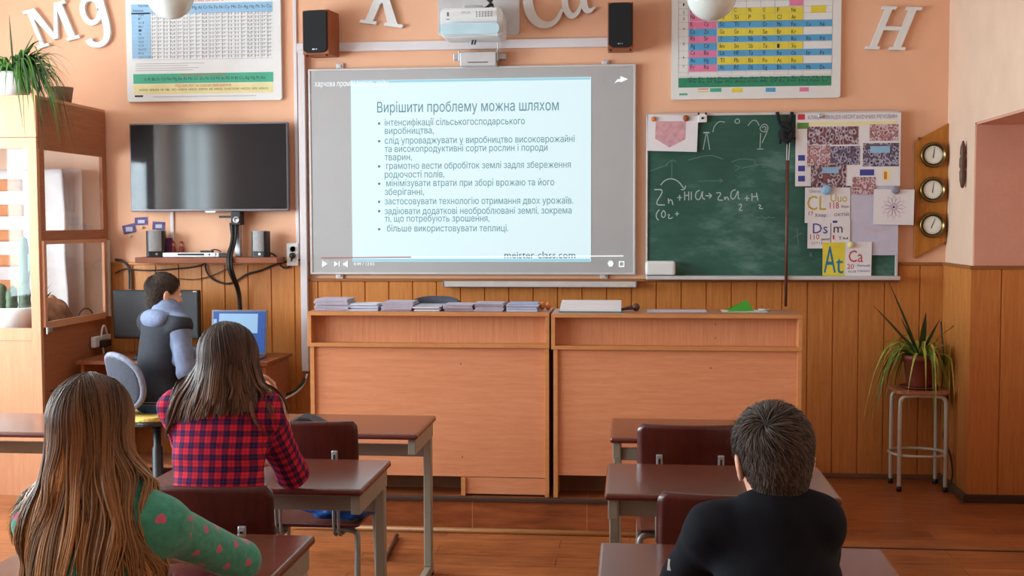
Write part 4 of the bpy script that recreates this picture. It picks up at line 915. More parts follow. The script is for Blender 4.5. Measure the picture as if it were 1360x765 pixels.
# things pinned to the board
def sheet_paper(name, label, px0, py0, px1, py1, mat, off, rot=0.0, cat='paper', group=None, Y=None, t=0.0012):
    Yp = (YC if Y is None else Y)-off; a, b, c, d = rect(px0, py0, px1, py1, Yp); cx, cz = (a+b)/2, (c+d)/2; co, si = math.cos(rot), math.sin(rot)
    pts = [(cx+(u-cx)*co-(v-cz)*si, cz+(u-cx)*si+(v-cz)*co) for u, v in ((a, c), (b, c), (b, d), (a, d))]
    o = MB().prism(pts, Yp, Yp+t, XZ).build(name, M[mat], None); tag(o, label, cat, group); return o, Yp
o, Yq = sheet_paper('drawing', 'white sheet with a faded pink pocket shape on the chalkboard corner', 860, 153, 926.5, 201, 'white_paper', 0.014, math.radians(-2))
mb = MB(); mb.prism([(at(u, v, Yq).x, at(u, v, Yq).z) for u, v in ((871, 161), (911, 161), (910, 185), (889, 196), (870, 184))], Yq-0.001, Yq-0.0002, XZ); mb.build('pink_shape', plain('faded_pink', C(204, 152, 158), 0.7, var=0.15, scale=30), o)
def magnet(label, px, py, r, mat, cat='magnet', off=0.02, name='magnet'):
    p = at(px, py, YC-off); mb = MB(); mb.lathe([(r*0.9, 0.006), (r, 0.0), (r*0.8, -0.008), (r*0.3, -0.010), (0.0005, -0.010)], (p.x, YC-off, p.z), 14, 'y'); o = mb.build(name, M[mat], None); return tag(o, label, cat, 'board magnets')
magnet('small orange magnet at the left top corner of the pink drawing', 868, 158, 0.016, 'orange', off=0.022)
magnet('small brown magnet at the right top corner of the pink drawing', 911, 157, 0.020, 'speaker_wood', off=0.022)
p = at(933, 157, YC-0.02); t = thing('clip', 'white square clip on the top edge of the chalkboard', 'clip')
MB().box(p.x-0.028, p.x+0.028, YC-0.024, YC-0.008, p.z-0.026, p.z+0.03, 0.005).build('clip_body', M['white'], t)
mb = MB(); mb.lathe([(0.008, -0.002), (0.008, 0.002)], (p.x, YC-0.0255, p.z), 12, 'y'); mb.box(p.x-0.03, p.x-0.02, YC-0.026, YC-0.02, p.z+0.02, p.z+0.036, 0.002); mb.box(p.x+0.015, p.x+0.026, YC-0.026, YC-0.02, p.z+0.02, p.z+0.036, 0.002); mb.build('clip_stud', M['black'], t)
# black strap tied on the board top and the pointer hanging under it
mb = MB()
def bp(u, v, off=0.02): q = at(860+u*K, 130+v*K, YC-off); return (q.x, q.y, q.z)
mb.tube([bp(775, 84), bp(785, 140), bp(805, 175), bp(830, 200)], 0.011, 8, 2); mb.tube([bp(864, 84), bp(856, 140), bp(845, 175), bp(830, 200)], 0.011, 8, 2)
mb.tube([bp(800, 150, .03), bp(850, 165, .035), bp(868, 215, .03), bp(840, 260, .035), bp(805, 235, .04), bp(812, 190, .03), bp(850, 200, .04)], [0.014, 0.018, 0.013, 0.020, 0.017, 0.018, 0.012], 8, 2)
mb.tube([bp(800, 190, .02), bp(786, 215, .03), bp(796, 250, .03), bp(790, 275, .03)], 0.009, 8, 2); mb.tube([bp(845, 250, .03), bp(828, 265, .03), bp(838, 284, .03)], 0.012, 8, 2)
mb.tube([bp(850, 235, .03), bp(885, 245, .03)], 0.007, 8, 1); tag(mb.build('strap', M['black_cloth'], None), 'knotted black strap hanging over the top of the chalkboard', 'strap')
t = thing('pointer_stick', 'long dark wooden pointer hanging down in front of the chalkboard', 'pointer')
u, v = at(1046, 213, YC-0.110), at(1043.5, 407, YC-0.110); mb = MB(); mb.tube([u, v], [0.011, 0.009], 10); mb.build('stick', M['dark_wood'], t)
u2 = at(1047, 190, YC-0.035); mb = MB(); mb.tube([(u.x-0.006, u.y, u.z), (u2.x-0.008, u2.y, u2.z)], 0.0025, 6); mb.tube([(u.x+0.006, u.y, u.z), (u2.x+0.008, u2.y, u2.z)], 0.0025, 6); mb.build('cord', M['white'], t)
# collage poster
po = thing('poster', 'white poster covered with group photos and a grey heading', 'poster')
a, b, c, d = rect(1056.5, 150, 1196, 247, YC-0.016); YPo = YC-0.016
MB().box(a, b, YPo, YPo+0.0015, c, d).build('poster_sheet', M['white_paper'], po)
line('КЛАСИФІКАЦІЯ НЕОРГАНІЧНИХ РЕЧОВИН', 1073, 1191, 158.5, 7.2, M['ink_grey'], 'heading', po, Y=YPo, off=0.001)
mb = MB(); crect(mb, YPo, 1073, 161.5, 1192, 166, 0.0008); mb.build('cream_strip', M['print_cream'], po)
mb = MB(); crect(mb, YPo, 1059.5, 151.5, 1069, 159, 0.001); mb.build('red_label', M['ink_red'], po)
def photo_mat(name, c1, c2, c3, scale):
    t = NT(name); v = t.coords((1, 1, 0.75)); n = t.add('ShaderNodeTexVoronoi'); n.inputs['Scale'].default_value = scale; t.link(v, n.inputs['Vector'])
    f = t.noise(v, scale*1.6, 3); g = t.mth('ADD', t.mth('MULTIPLY', n.outputs['Distance'], 0.6), t.mth('MULTIPLY', f, 0.55))
    t.link(t.ramp(g, [(0.34, c1), (0.46, c3), (0.52, c2), (0.66, c1), (0.78, c3)]), t.b.inputs['Base Color']); t.b.inputs['Roughness'].default_value = 0.45; return t.m
PM = [photo_mat('group_photo_brown', C(66, 44, 56), C(206, 196, 212), C(140, 80, 76), 40), photo_mat('group_photo_pink', C(132, 72, 66), C(220, 208, 222), C(186, 138, 136), 44), photo_mat('group_photo_dark', C(48, 40, 56), C(190, 186, 208), C(112, 92, 118), 46)]
for i, (u0, v0, u1, v1) in enumerate(((1072, 168, 1140, 192), (1155, 165, 1193, 187), (1072, 193, 1103, 222), (1103, 194, 1142, 219), (1146, 190, 1194, 221), (1077, 219, 1124, 249), (1132, 235, 1163, 258))):
    mb = MB(); crect(mb, YPo, u0, v0, u1, v1, 0.0014+0.0004*(i % 2)); mb.build('photo', PM[(0, 1, 1, 2, 2, 0, 1)[i]], po)
mb = MB(); crect(mb, YPo, 1156, 194, 1182, 203, 0.0024); mb.build('bright_screen', M['print_lightblue'], po); mb = MB(); crect(mb, YPo, 1092, 222, 1114, 230, 0.0024); mb.build('bright_screen', M['print_lightblue'], po)
mb = MB()
for v in (206, 220, 233.5): crect(mb, YPo, 1060, v, 1069, v+7.5, 0.001)
crect(mb, YPo, 1142, 225, 1161, 233, 0.001); mb.build('blue_emblem', M['ink_blue'], po)
mb = MB(); crect(mb, YPo, 1172, 225, 1183, 240, 0.001); mb.build('orange_emblem', M['print_cream'], po); mb = MB(); crect(mb, YPo, 1174, 228, 1178, 238, 0.0016); mb.build('orange_emblem', M['orange'], po)
mb = MB(); crect(mb, YPo, 1059, 163, 1074, 171, 0.002); mb.build('green_emblem', M['leaf'], po)
S = {}
for key, nm, lb, q, mt, off, rot in (('lil', 'large_sheet', 'large pale lilac sheet hanging below the poster', (1129, 246, 1193, 339), 'lilac_paper', 0.012, 0), ('cl', 'element_card', 'white card with a yellow chlorine symbol under the poster', (1069, 249, 1099, 296), 'white_paper', 0.014, 0), ('uuo', 'element_card', 'white card with yellow lettering and a red 118', (1098, 249, 1129, 296), 'white_paper', 0.0155, 0),
        ('ds', 'element_card', 'white card with a navy Ds and a red 110', (1072.5, 294, 1103, 330), 'white_paper', 0.017, 0), ('tm', 'element_card', 'white card with a small dark letter m beside Ds', (1104, 291, 1129, 324), 'white_paper', 0.0185, 0), ('al', 'element_card', 'yellow card with tall blue letters at the board bottom', (1092.5, 322, 1122.5, 366), 'print_yellow', 0.020, 0),
        ('ca', 'element_card', 'white card with a red Ca and a red 20', (1122.5, 321, 1157.5, 367.5), 'white_paper', 0.022, -0.01), ('man', 'drawing', 'white sheet with a pale flower drawing overhanging the board edge', (1160, 251.5, 1214, 298.5), 'white_paper', 0.022, -0.015)):
    S[key] = sheet_paper(nm, lb, *q, mt, off, rot, group='element cards' if nm == 'element_card' else None)
def wl(key, s, u0, u1, yb, h, mt, bold=0.02, shear=0.0): line(s, u0, u1, yb, h, M[mt], 'lettering', S[key][0], bold=bold, shear=shear, off=0.001, Y=S[key][1])
wl('cl', 'CL', 1072, 1097, 279, 27, 'ink_olive', 0.03); wl('cl', '17', 1074, 1080, 286, 7, 'ink_red'); wl('cl', 'Хлор', 1082, 1097, 288, 6, 'ink'); wl('cl', 'Chlorum', 1075, 1090, 256, 6, 'ink_grey')
wl('uuo', 'Uuo', 1103, 1125, 268, 15, 'ink_olive', 0.03); wl('uuo', '118', 1102, 1114, 277, 12, 'ink_red', 0.02); wl('uuo', 'Унун', 1117, 1127, 276, 5, 'ink'); wl('uuo', 'октій', 1108, 1127, 287, 7, 'ink_grey')
wl('ds', 'Ds', 1079.5, 1099, 310, 19, 'ink_blue', 0.03); wl('ds', '110', 1076, 1088, 318, 10, 'ink_red', 0.02); wl('ds', 'Дармштадтій', 1090, 1102, 319, 4, 'ink'); wl('ds', '[271]', 1078, 1092, 324, 4, 'ink_grey')
wl('tm', 'm', 1107, 1119, 309, 17, 'ink', 0.03); wl('tm', '1', 1106, 1108, 318, 8, 'ink_red'); wl('tm', 'Тм', 1113, 1126, 318, 5, 'ink')
mb = MB(); crect(mb, S['tm'][1], 1106, 293, 1112, 296, 0.001); mb.build('lettering', M['ink_blue'], S['tm'][0])
wl('al', 'A', 1094, 1110, 362, 50, 'ink_teal', 0.035); wl('al', 't', 1110, 1120, 363, 36, 'ink_teal', 0.035)
wl('ca', 'Ca', 1127, 1146, 348, 22, 'ink_red', 0.03); wl('ca', '20', 1125, 1134, 357, 9, 'ink_red', 0.02); wl('ca', 'Кальцій', 1139, 1155, 354, 4, 'ink_blue'); wl('ca', 'Calcium', 1139, 1155, 361, 4, 'ink_blue'); wl('ca', '40,08', 1126, 1137, 362, 4, 'ink_grey')
mb = MB(); Yp = S['man'][1]; p = at(1187, 275, Yp)
for k in range(12):
    a_ = k*PI/6; pts = [(p.x+r*math.cos(a_+w2), Yp-0.001, p.z+r*math.sin(a_+w2)) for r, w2 in ((0.012, 0), (0.045, -0.30), (0.075, 0), (0.045, 0.30), (0.012, 0))]; mb.ribbon([Vector(q) for q in pts], [0.0016]*5, (0, -1, 0))
mb.build('flower_lines', plain('pale_pink_pencil', C(206, 168, 190), 0.7), S['man'][0]); mb = MB(); mb.lathe([(0.007, -0.0012), (0.007, -0.0002)], (p.x, Yp, p.z), 10, 'y'); mb.build('flower_centre', M['ink_blue'], S['man'][0])
mb = MB(); Yp = S['lil'][1]
for k in range(5): 
    q = at(1150+k*7, 306-abs(k-2)*1.5, Yp); mb.ribbon([(q.x+0.012*math.cos(t_), Yp-0.001, q.z+0.012*math.sin(t_)) for t_ in np.linspace(0, 2*PI, 9)], [0.0014]*9, (0, -1, 0))
for k in range(3): 
    q = at(1160+k*9, 268+k*3, Yp); mb.ribbon([(q.x-0.02, Yp-0.001, q.z), (q.x, Yp-0.001, q.z+0.008), (q.x+0.02, Yp-0.001, q.z)], [0.0014]*3, (0, -1, 0))
mb.build('faint_sketch', plain('pale_orange_pencil', C(214, 176, 168), 0.7), S['lil'][0])
magnet('pale blue magnet holding the cards under the poster', 1098, 252, 0.032, 'print_lightblue', off=0.034); magnet('greyish lilac magnet above the flower drawing', 1190, 252.5, 0.026, 'ink_grey', off=0.034); magnet('cream magnet at the top of the red Ca card', 1130, 325, 0.02, 'print_cream', off=0.034); magnet('silver magnet on the heading of the poster', 1089, 154, 0.014, 'silver', off=0.026)
# sponge box on the chalkboard ledge
a, b, c, d = rect(857, 346.5, 897, 366, YC-0.05); t = thing('sponge_box', 'white rounded board eraser box on the chalkboard ledge', 'eraser')
c = z0+0.0205; MB().box(a, b, YC-0.085, YC-0.012, c, d, 0.018, 4).build('shell', M['white'], t); MB().box(a+0.01, b-0.01, YC-0.08, YC-0.015, c, c+0.006, 0.002).build('felt', M['black_cloth'], t)
MB().box(x0, x1, YC-0.10, YC-0.006, z0-0.004, z0+0.020, 0.004).build('chalk_ledge', M['board_frame'], cb)

# ------------------------------------------------------------------ barometer board, hanging spindle, ceiling hook
YBm = YW-0.03; t = thing('barometer_board', 'slanted oak board carrying three brass dials', 'barometer')
pts = [(at(u, v, YBm).x, at(u, v, YBm).z) for u, v in ((1216, 187), (1261, 163), (1257, 321), (1214, 343))]; MB().prism(pts, YBm, YW-0.002, XZ, 0.004).build('oak_board', M['oak'], t)
for (u, v) in ((1238.5, 206), (1237.5, 252), (1237, 299)):
    p = at(u, v, YBm); mb = MB(); R = 0.079
    mb.lathe([(R*0.96, 0), (R, -0.012), (R, -0.03), (R*0.92, -0.04), (R*0.84, -0.038), (R*0.80, -0.022), (0.001, -0.022)], (p.x, YBm, p.z), 32, 'y'); dl = mb.build('dial', M['brass'], t)
    mb = MB(); mb.lathe([(R*0.70, -0.0245), (R*0.70, -0.0222)], (p.x, YBm, p.z), 28, 'y'); mb.build('face', M['gauge'], dl)
    mb = MB(); a_ = 1.2 if v > 280 else 1.45
    mb.ribbon([(p.x-0.02*math.cos(a_), YBm-0.026, p.z-0.02*math.sin(a_)), (p.x+0.045*math.cos(a_), YBm-0.026, p.z+0.045*math.sin(a_))], [0.003, 0.0015], (0, -1, 0)); mb.build('needle', M['ink'], dl)
    mb = MB()
    for k in range(24): 
        b_ = k*PI/12; mb.ribbon([(p.x+0.046*math.cos(b_), YBm-0.0252, p.z+0.046*math.sin(b_)), (p.x+0.052*math.cos(b_), YBm-0.0252, p.z+0.052*math.sin(b_))], [0.0012, 0.0012], (0, -1, 0))
    mb.build('scale', M['ink'], dl)
mb = MB(); 
for s, z in ((-0.012, 0.0), (0.012, 0.0)):
    q = at(1256, 180, YBm)
v = at(1221, 184, YBm); mb.lathe([(0.009, -0.012), (0.009, 0.004)], (v.x, YBm, v.z), 10, 'y'); mb.build('screw', M['brass'], t)
Yh = 7.20; v = ray(1284, 187); tt = XR/v[0]; P0 = Vector((XR-0.02, v[1]*tt, HC+v[2]*tt)); v = ray(1284, 250); tt = XR/v[0]; zb_ = HC+v[2]*tt
mb = MB(); H = P0.z-zb_; prof = [(0.002, 0), (0.010, 0.03*H), (0.017, 0.16*H), (0.019, 0.35*H), (0.014, 0.40*H), (0.020, 0.45*H), (0.020, 0.62*H), (0.014, 0.68*H), (0.018, 0.73*H), (0.015, 0.88*H), (0.008, 0.95*H), (0.005, H)]
mb.lathe(prof, (P0.x, P0.y, zb_), 16); o = mb.build('carved_spindle', M['dark_wood'], None); tag(o, 'dark carved wooden spindle hanging on the pale right wall', 'ornament')
mb = MB(); v = ray(1347, 0); tt = XR/v[0]; q = Vector((XR, v[1]*tt, HC+v[2]*tt))
mb.tube([(q.x, q.y, q.z+0.06), (q.x-0.03, q.y, q.z+0.04), (q.x-0.035, q.y-0.02, q.z+0.0), (q.x-0.02, q.y-0.05, q.z+0.02), (q.x-0.02, q.y-0.05, q.z+0.07)], 0.009, 8, 2); tag(mb.build('wall_hook', M['dark_wood'], None), 'dark hook at the top of the right wall', 'hook')

# ------------------------------------------------------------------ pendant globe lamps
def globe(px, py, Y, R, label):
    p = at(px, py, Y); t = thing('globe_lamp', label, 'lamp', (p.x, Y, p.z), 0, 'pendant globe lamps'); mb = MB()
    prof = [(0.001, -R)]+[(R*math.sin(a), -R*math.cos(a)) for a in np.linspace(0.12, PI-0.35, 20)]; mb.lathe(prof, (0, 0, 0), 36); mb.build('globe', M['opal'], t)
    MB().lathe([(0.05, R*0.92), (0.05, R*1.15), (0.02, R*1.3), (0.001, R*1.3)], (0, 0, 0), 20).build('cap', M['white'], t)
    zz = ZC-p.z; MB().tube([(0, 0, R*1.25), (0, 0, zz-0.03)], 0.007, 8).build('rod', M['white'], t); MB().lathe([(0.05, zz-0.04), (0.055, zz-0.001)], (0, 0, 0), 20).build('ceiling_rose', M['white'], t)
globe(226, -6, 6.0, 0.122, 'white globe lamp hanging in front of the solubility chart'); globe(945, -6, 6.0, 0.124, 'white globe lamp hanging in front of the periodic table')

# ------------------------------------------------------------------ television, shelf and electronics
YT = YW-0.09; a, b, c, d = rect(172.5, 163, 382.5, 281, YT); tv = thing('television', 'wide flat television with a dark reflecting screen', 'television')
MB().box(a, b, YT, YT+0.045, c, d, 0.006).build('case', M['bezel'], tv)
MB().box(a+0.010, b-0.010, YT-0.0015, YT+0.001, c+0.016, d-0.010).build('screen', M['screen'], tv)
xm = (a+b)/2+0.01; MB().prism([(xm-0.04, c+0.004), (xm-0.03, c-0.008), (xm+0.03, c-0.008), (xm+0.04, c+0.004)], YT-0.003, YT+0.02, XZ, 0.002).build('logo_bump', M['silver'], tv)
MB().box(xm-0.15, xm+0.15, YT+0.046, YW-0.001, (c+d)/2-0.12, (c+d)/2+0.12).build('wall_bracket', M['black'], tv)
Ysf = YW-0.20; a, b, c, d = rect(179, 342, 368, 349.5, Ysf); zsh = d
sh = MB().box(a, b, Ysf, YW-0.016, c, d, 0.003).build('wall_shelf', M['shelf_wood'], None); tag(sh, 'narrow brown shelf on the wall below the television', 'shelf')
def desk_speaker(px0, px1, pytop, label, rz):
    Y = Ysf+0.03; x0_, x1_ = at(px0, 330, Y).x, at(px1, 330, Y).x; h = at((px0+px1)/2, pytop, Y).z-zsh; W = x1_-x0_
    t = thing('computer_speaker', label, 'speaker', ((x0_+x1_)/2, Y+W*0.55, zsh+0.0005), rz, 'small computer speakers')
    MB().prism(rrect(-W/2, W/2, -W*0.5, W*0.45, W*0.2), 0, h*0.98, XY, 0.004).build('case', M['black'], t)
    mb = MB(); pts = [(W*0.5*math.cos(a_), -W*0.16+W*0.42*math.sin(a_)) for a_ in np.linspace(PI*1.02, PI*1.98, 14)]; mb.prism([(u, v-0.004) for u, v in pts], h*0.22, h, XY, 0.003); mb.build('grille', M['speaker_grey'], t)
    mb = MB(); mb.lathe([(0.008, -0.006), (0.006, 0.0)], (0.01, -W*0.52, h*0.12), 10, 'y'); mb.build('knob', M['silver'], t)
desk_speaker(191, 214, 306, 'grey computer speaker at the left end of the wall shelf', 0.25); desk_speaker(333, 353.5, 306.5, 'grey computer speaker at the right end of the wall shelf', -0.05)
Y = Ysf+0.02; t = thing('disc_player', 'flat silver disc player on the wall shelf', 'player'); a, b = at(216, 340, Y).x, at(291, 340, Y).x; hh = at(250, 335.5, Y).z-zsh
MB().box(a, b, Y, Y+0.13, zsh+0.001, zsh+hh, 0.004).build('case', M['silver'], t); mb = MB(); mb.box(a+0.10, b-0.1, Y-0.002, Y+0.001, zsh+0.012, zsh+0.026); mb.box(b-0.07, b-0.06, Y-0.002, Y+0.001, zsh+0.012, zsh+0.024); mb.build('display', M['black'], t)
mb = MB(); mb.lathe([(0.009, -0.008), (0.009, 0.0)], (b-0.03, Y, zsh+0.02), 12, 'y'); mb.build('knob', M['white'], t)
a, b = at(283, 340, Y).x, at(303, 340, Y).x; o = MB().box(a+0.04, b, Y-0.01, Y+0.06, zsh+0.001, zsh+0.026, 0.004).build('black_box', M['black'], None); tag(o, 'small black adapter box beside the disc player', 'box')
a, b = at(262, 334, Y).x, at(278, 334, Y).x; o = MB().box(a, b, Y+0.05, Y+0.09, zsh+hh, zsh+hh+0.012, 0.003).build('remote_control', M['black'], None); tag(o, 'black remote control lying on the disc player', 'remote')
Yv = Ysf+0.165; a, b, c, d = rect(211, 316, 228.5, 336, Yv); o = MB().box(a, b, Yv-0.005, Yv+0.012, zsh+0.0005, d, 0.002).build('purple_box', M['purple'], None); tag(o, 'purple patterned box behind the left shelf speaker', 'box')
def doll(px, label):
    p = at(px, 335, Y+0.145); t = thing('nesting_doll', label, 'doll', (p.x, Y+0.152, zsh+0.0005), 0, 'little red dolls'); h = at(px, 320.5, Y+0.15).z-zsh; r = 0.017
    MB().lathe([(r*0.7, 0), (r, 0.2*h), (r*1.05, 0.38*h), (r*0.75, 0.62*h), (r*0.5, 0.66*h), (0.001, 0.66*h)], (0, 0, 0), 16).build('body', M['doll_red'], t)
    MB().lathe([(r*0.3, 0.63*h), (r*0.62, 0.72*h), (r*0.66, 0.84*h), (r*0.4, 0.97*h), (0.001, h)], (0, 0, 0), 16).build('head', M['doll_skin'], t)
    mb = MB(); mb.lathe([(r*0.68, 0.80*h), (r*0.74, 0.86*h), (r*0.48, 1.0*h), (0.001, 1.02*h)], (0, 0.002, 0), 16); mb.build('scarf', M['doll_red'], t)
doll(229.5, 'left little red wooden doll on the wall shelf'); doll(240.5, 'right little red wooden doll on the wall shelf')
for q, rot, lb in (((163, 298, 180, 310), 0.22, 'leftmost violet card stuck on the wall'), ((179, 288.5, 196, 299), 0.05, 'topmost violet card stuck on the wall'), ((202.5, 294.5, 219, 305.5), -0.06, 'violet card stuck on the wall above the left shelf speaker')):
    o, Yp = sheet_paper('wall_card', lb, *q, 'violet', -0.001, rot, 'card', 'violet cards', YW-0.004)
    a, b, c, d = rect(q[0]+4, q[1]+3.5, q[2]-4, q[3]-2.5, Yp-0.001); MB().box(a, b, Yp-0.0012, Yp-0.0002, c, d).build('pale_motif', M['lilac_paper'], o)
for px, py, lb in ((172.5, 314, 'small cream bead on the wall below the leftmost violet card'), (188.5, 302, 'small cream bead on the wall below the topmost violet card'), (209, 310, 'small cream bead on the wall below the right violet card')):
    p = at(px, py, YW-0.01); mb = MB(); mb.lathe([(0.001, -0.009), (0.008, -0.005), (0.009, 0), (0.006, 0.008)], (p.x, YW-0.009, p.z), 10, 'y'); tag(mb.build('bead', M['print_cream'], None), lb, 'bead')
# black bracket pole below the television with a cable bundle
t = thing('bracket_arm', 'black bracket arm with a round joint under the television', 'bracket')
a, b, c, d = rect(307, 285, 320, 299, YW-0.10); MB().box(a, b, YW-0.11, YW-0.03, c, d+0.02, 0.005).build('joint_block', M['black'], t); p = at(314, 292, YW-0.11)
mb = MB(); mb.lathe([(0.022, 0.0), (0.022, -0.008), (0.012, -0.008), (0.012, -0.003), (0.001, -0.003)], (p.x, YW-0.11, p.z), 20, 'y'); mb.build('ring', M['silver'], t)
a, b, c, d = rect(291, 286.5, 307, 289.5, YW-0.08); MB().box(a, b, YW-0.085, YW-0.075, c, d, 0.002).build('lever', M['black'], t)
MB().box(p.x-0.03, p.x+0.005, YW-0.06, YW-0.02, zsh+0.002, p.z-0.03, 0.004).build('post', M['silver'], t)
mb = MB()
for k, (dx, dy) in enumerate(((-0.012, 0.0), (0.008, 0.012), (0.022, -0.004), (0.0, -0.016))):
    pts = [at(u, v, YW-0.075) for u, v in ((309, 296), (311, 320), (313, 341), (316, 362), (318, 385), (320, 412))]
    mb.tube([(q.x+dx*(1-0.12*i)+0.004*math.sin(i*2+k), (Ysf-0.02 if 1 < i < 4 else YW-0.07-0.02*(i > 3))+dy*0.6 if i > 1 else YW-0.085+dy*0.3, q.z) for i, q in enumerate(pts)], 0.0085, 7, 2)
tag(mb.build('cable_bundle', M['black_cable'], None), 'thick black cable bundle hanging past the shelf to the laptop', 'cable')
def cable(label, pts, r=0.006, Y=YW-0.03, name='cable'):
    mb = MB(); mb.tube([at(u, v, Y if len(q) == 0 else q[0]) for u, v, *q in pts], r, 7, 3); return tag(mb.build(name, M['black_cable'], None), label, 'cable', 'black wall cables')
cable('long black cable sagging from below the shelf to the socket', [(272, 350), (274, 362), (284, 373), (302, 378), (316, 372), (328, 363), (345, 360), (362, 352), (380, 347.5), (402, 345)])
cable('black cable looping between the shelf end and the socket', [(352, 335, YW-0.06), (364, 337, YW-0.06), (370, 346, YW-0.05), (374, 355), (382, 356.5), (387, 350), (388, 338, YW-0.05)])
cable('thin black cable along the panelling behind the boy\'s head', [(153, 363), (166, 356), (178, 358.5), (205, 359.5), (232, 357), (258, 355), (272, 350)], 0.005)
cable('black cable curving down from the cabinet to the monitor', [(153, 344.5), (164, 345.5), (170, 353), (172, 362), (172, 384)], 0.0065)
cable('second black cable dropping to the monitor beside the cabinet', [(153, 346), (165, 348), (174, 358), (175, 370), (175, 386)], 0.005)
cable('thin grey-brown cable crossing the panelling under the shelf', [(236, 370), (258, 372), (280, 367), (300, 358), (312, 351, YW-0.05)], 0.003)
cable('short black cable lying on the shelf behind the player', [(276, 336, YW-0.06), (283, 331, YW-0.06), (291, 332, YW-0.06), (297, 338, YW-0.06)], 0.004)
t = thing('wall_socket', 'white double wall socket beside the cable duct', 'socket'); a, b, c, d = rect(381, 323, 396.5, 353, YW-0.03); MB().box(a, b, YW-0.04, YW-0.001, c, d, 0.006).build('plate', M['white'], t)
p = at(389, 331, YW-0.041); mb = MB(); mb.lathe([(0.024, 0.001), (0.024, -0.004), (0.019, -0.004), (0.019, 0.0)], (p.x, YW-0.04, p.z), 20, 'y'); mb.build('outlet', M['board_frame'], t)
p = at(388.5, 339.5, YW-0.05); mb = MB(); mb.lathe([(0.019, 0.0), (0.02, -0.02), (0.012, -0.035), (0.008, -0.036)], (p.x, YW-0.04, p.z), 16, 'y'); tag(mb.build('plug', M['black'], None), 'black plug in the white wall socket', 'plug')
# power strip on the cabinet side
t = thing('power_strip', 'white power strip with a black adapter on the cabinet side', 'socket'); q = Vector((CX1+0.0005, 0, 0))
def cabp(px, py): v = ray(px, py); s = (CX1+0.02)/v[0]; return Vector((CX1, v[1]*s, HC+v[2]*s))
a, b = cabp(123, 456), cabp(147, 452); mb = MB(); mb.box(CX1+0.006, CX1+0.04, a.y, min(b.y, CYB-0.07), a.z-0.03, a.z+0.04, 0.006); mb.build('strip', M['white'], t); mb = MB(); mb.box(CX1+0.041, CX1+0.085, a.y+0.05, a.y+0.14, a.z-0.03, a.z+0.015, 0.006); mb.build('adapter', M['black'], t)
mb = MB(); mb.tube([(CX1+0.05, a.y+0.06, a.z+0.03), (CX1+0.05, a.y+0.08, a.z+0.10), (CX1+0.05, a.y+0.12, a.z+0.11), (CX1+0.05, a.y+0.15, a.z+0.04)], 0.006, 7, 2); mb.tube([(CX1+0.05, a.y+0.08, a.z-0.02), (CX1+0.05, a.y+0.10, a.z-0.10)], 0.006, 7); mb.build('cord', M['white'], t)
mb = MB(); mb.tube([at(u, v, y) for u, v, y in ((408, 497, YW-0.06), (403, 512, YW-0.12), (393, 522, YW-0.15), (378, 530, YW-0.2))], 0.007, 7, 2); tag(mb.build('cable', M['white'], None), 'pale cable curving out of the duct beside the left desk', 'cable')
cable('black cable curving out of the duct beside the left desk', [(408, 496), (404, 508, YW-0.12), (392, 520, YW-0.15), (374, 526, YW-0.2), (364, 523, YW-0.2)], 0.008)
cable('second black cable beside the pale one near the left desk', [(407, 498), (398, 514, YW-0.12), (386, 523, YW-0.15), (366, 528, YW-0.2)], 0.006)
mb = MB(); mb.tube([(XR-0.035, 7.5, 1.0), (XR-0.03, 7.45, 0.8), (XR-0.035, 7.36, 0.72), (XR-0.025, 7.33, 0.42), (XR-0.05, 7.38, 0.30), (XR-0.04, 7.22, 0.24), (XR-0.03, 7.18, 0.10), (XR-0.06, 7.15, 0.05)], 0.005, 7, 3); tag(mb.build('cable', M['black_cable'], None), 'thin dark cable running down the corner panelling behind the stool', 'cable')

# ------------------------------------------------------------------ computer corner
ZD = 0.775; t = thing('computer_desk', 'brown computer desk against the panelling behind the boy', 'desk')
MB().box(-3.42, -2.20, 6.92, YW-0.10, ZD-0.022, ZD, 0.002).build('top', M['shelf_wood'], t)
for x in (-3.40, -2.24): MB().box(x, x+0.02, 6.95, YW-0.12, 0.0, ZD-0.022, 0.001).build('side_panel', M['cabinet_side'], t)
MB().box(-3.38, -2.24, YW-0.16, YW-0.14, 0.30, ZD-0.022).build('back_panel', M['cabinet_side'], t)
MB().box(-3.38, -2.24, 7.0, YW-0.2, 0.10, 0.118).build('foot_shelf', M['cabinet_side'], t)
Ym = 7.22; a, b, c, d = rect(150, 385.5, 264, 450, Ym); t = thing('monitor', 'black wide computer monitor turned towards the room behind the boy', 'monitor')
MB().box(a, b, Ym, Ym+0.05, c, d, 0.008).build('case', M['black'], t); MB().box(a+0.012, b-0.012, Ym-0.002, Ym+0.001, c+0.02, d-0.012).build('screen', M['screen_matt'], t)
mb = MB(); mb.box(b-0.035, b-0.012, Ym-0.003, Ym-0.001, d-0.010, d-0.005); mb.build('logo', M['silver'], t)
xm = (a+b)/2; MB().box(xm-0.03, xm+0.03, Ym+0.012, Ym+0.04, ZD+0.012, c+0.02, 0.004).build('stand', M['black'], t); MB().prism(rrect(xm-0.12, xm+0.12, Ym-0.06, Ym+0.10, 0.03), ZD+0.0005, ZD+0.014, XY, 0.004).build('base', M['black'], t)
Yl = 7.18; a, b, c, d = rect(279.5, 411, 353.5, 460, Yl); t = thing('laptop', 'open grey laptop with a blue and white screen', 'laptop', ((a+b)/2, Yl-0.02, ZD+0.0005)); W = b-a; hh = d-ZD-0.02
MB().box(-W/2, W/2, -0.21, 0.02, 0.0, 0.018, 0.005).build('base', M['bezel'], t)
mb = MB(); mb.box(-W/2+0.02, W/2-0.02, -0.11, -0.01, 0.0178, 0.0195); mb.build('keyboard', M['black'], t); rot = Matrix.Translation((0, 0.012, 0.018)) @ Matrix.Rotation(math.radians(-8), 4, 'X')
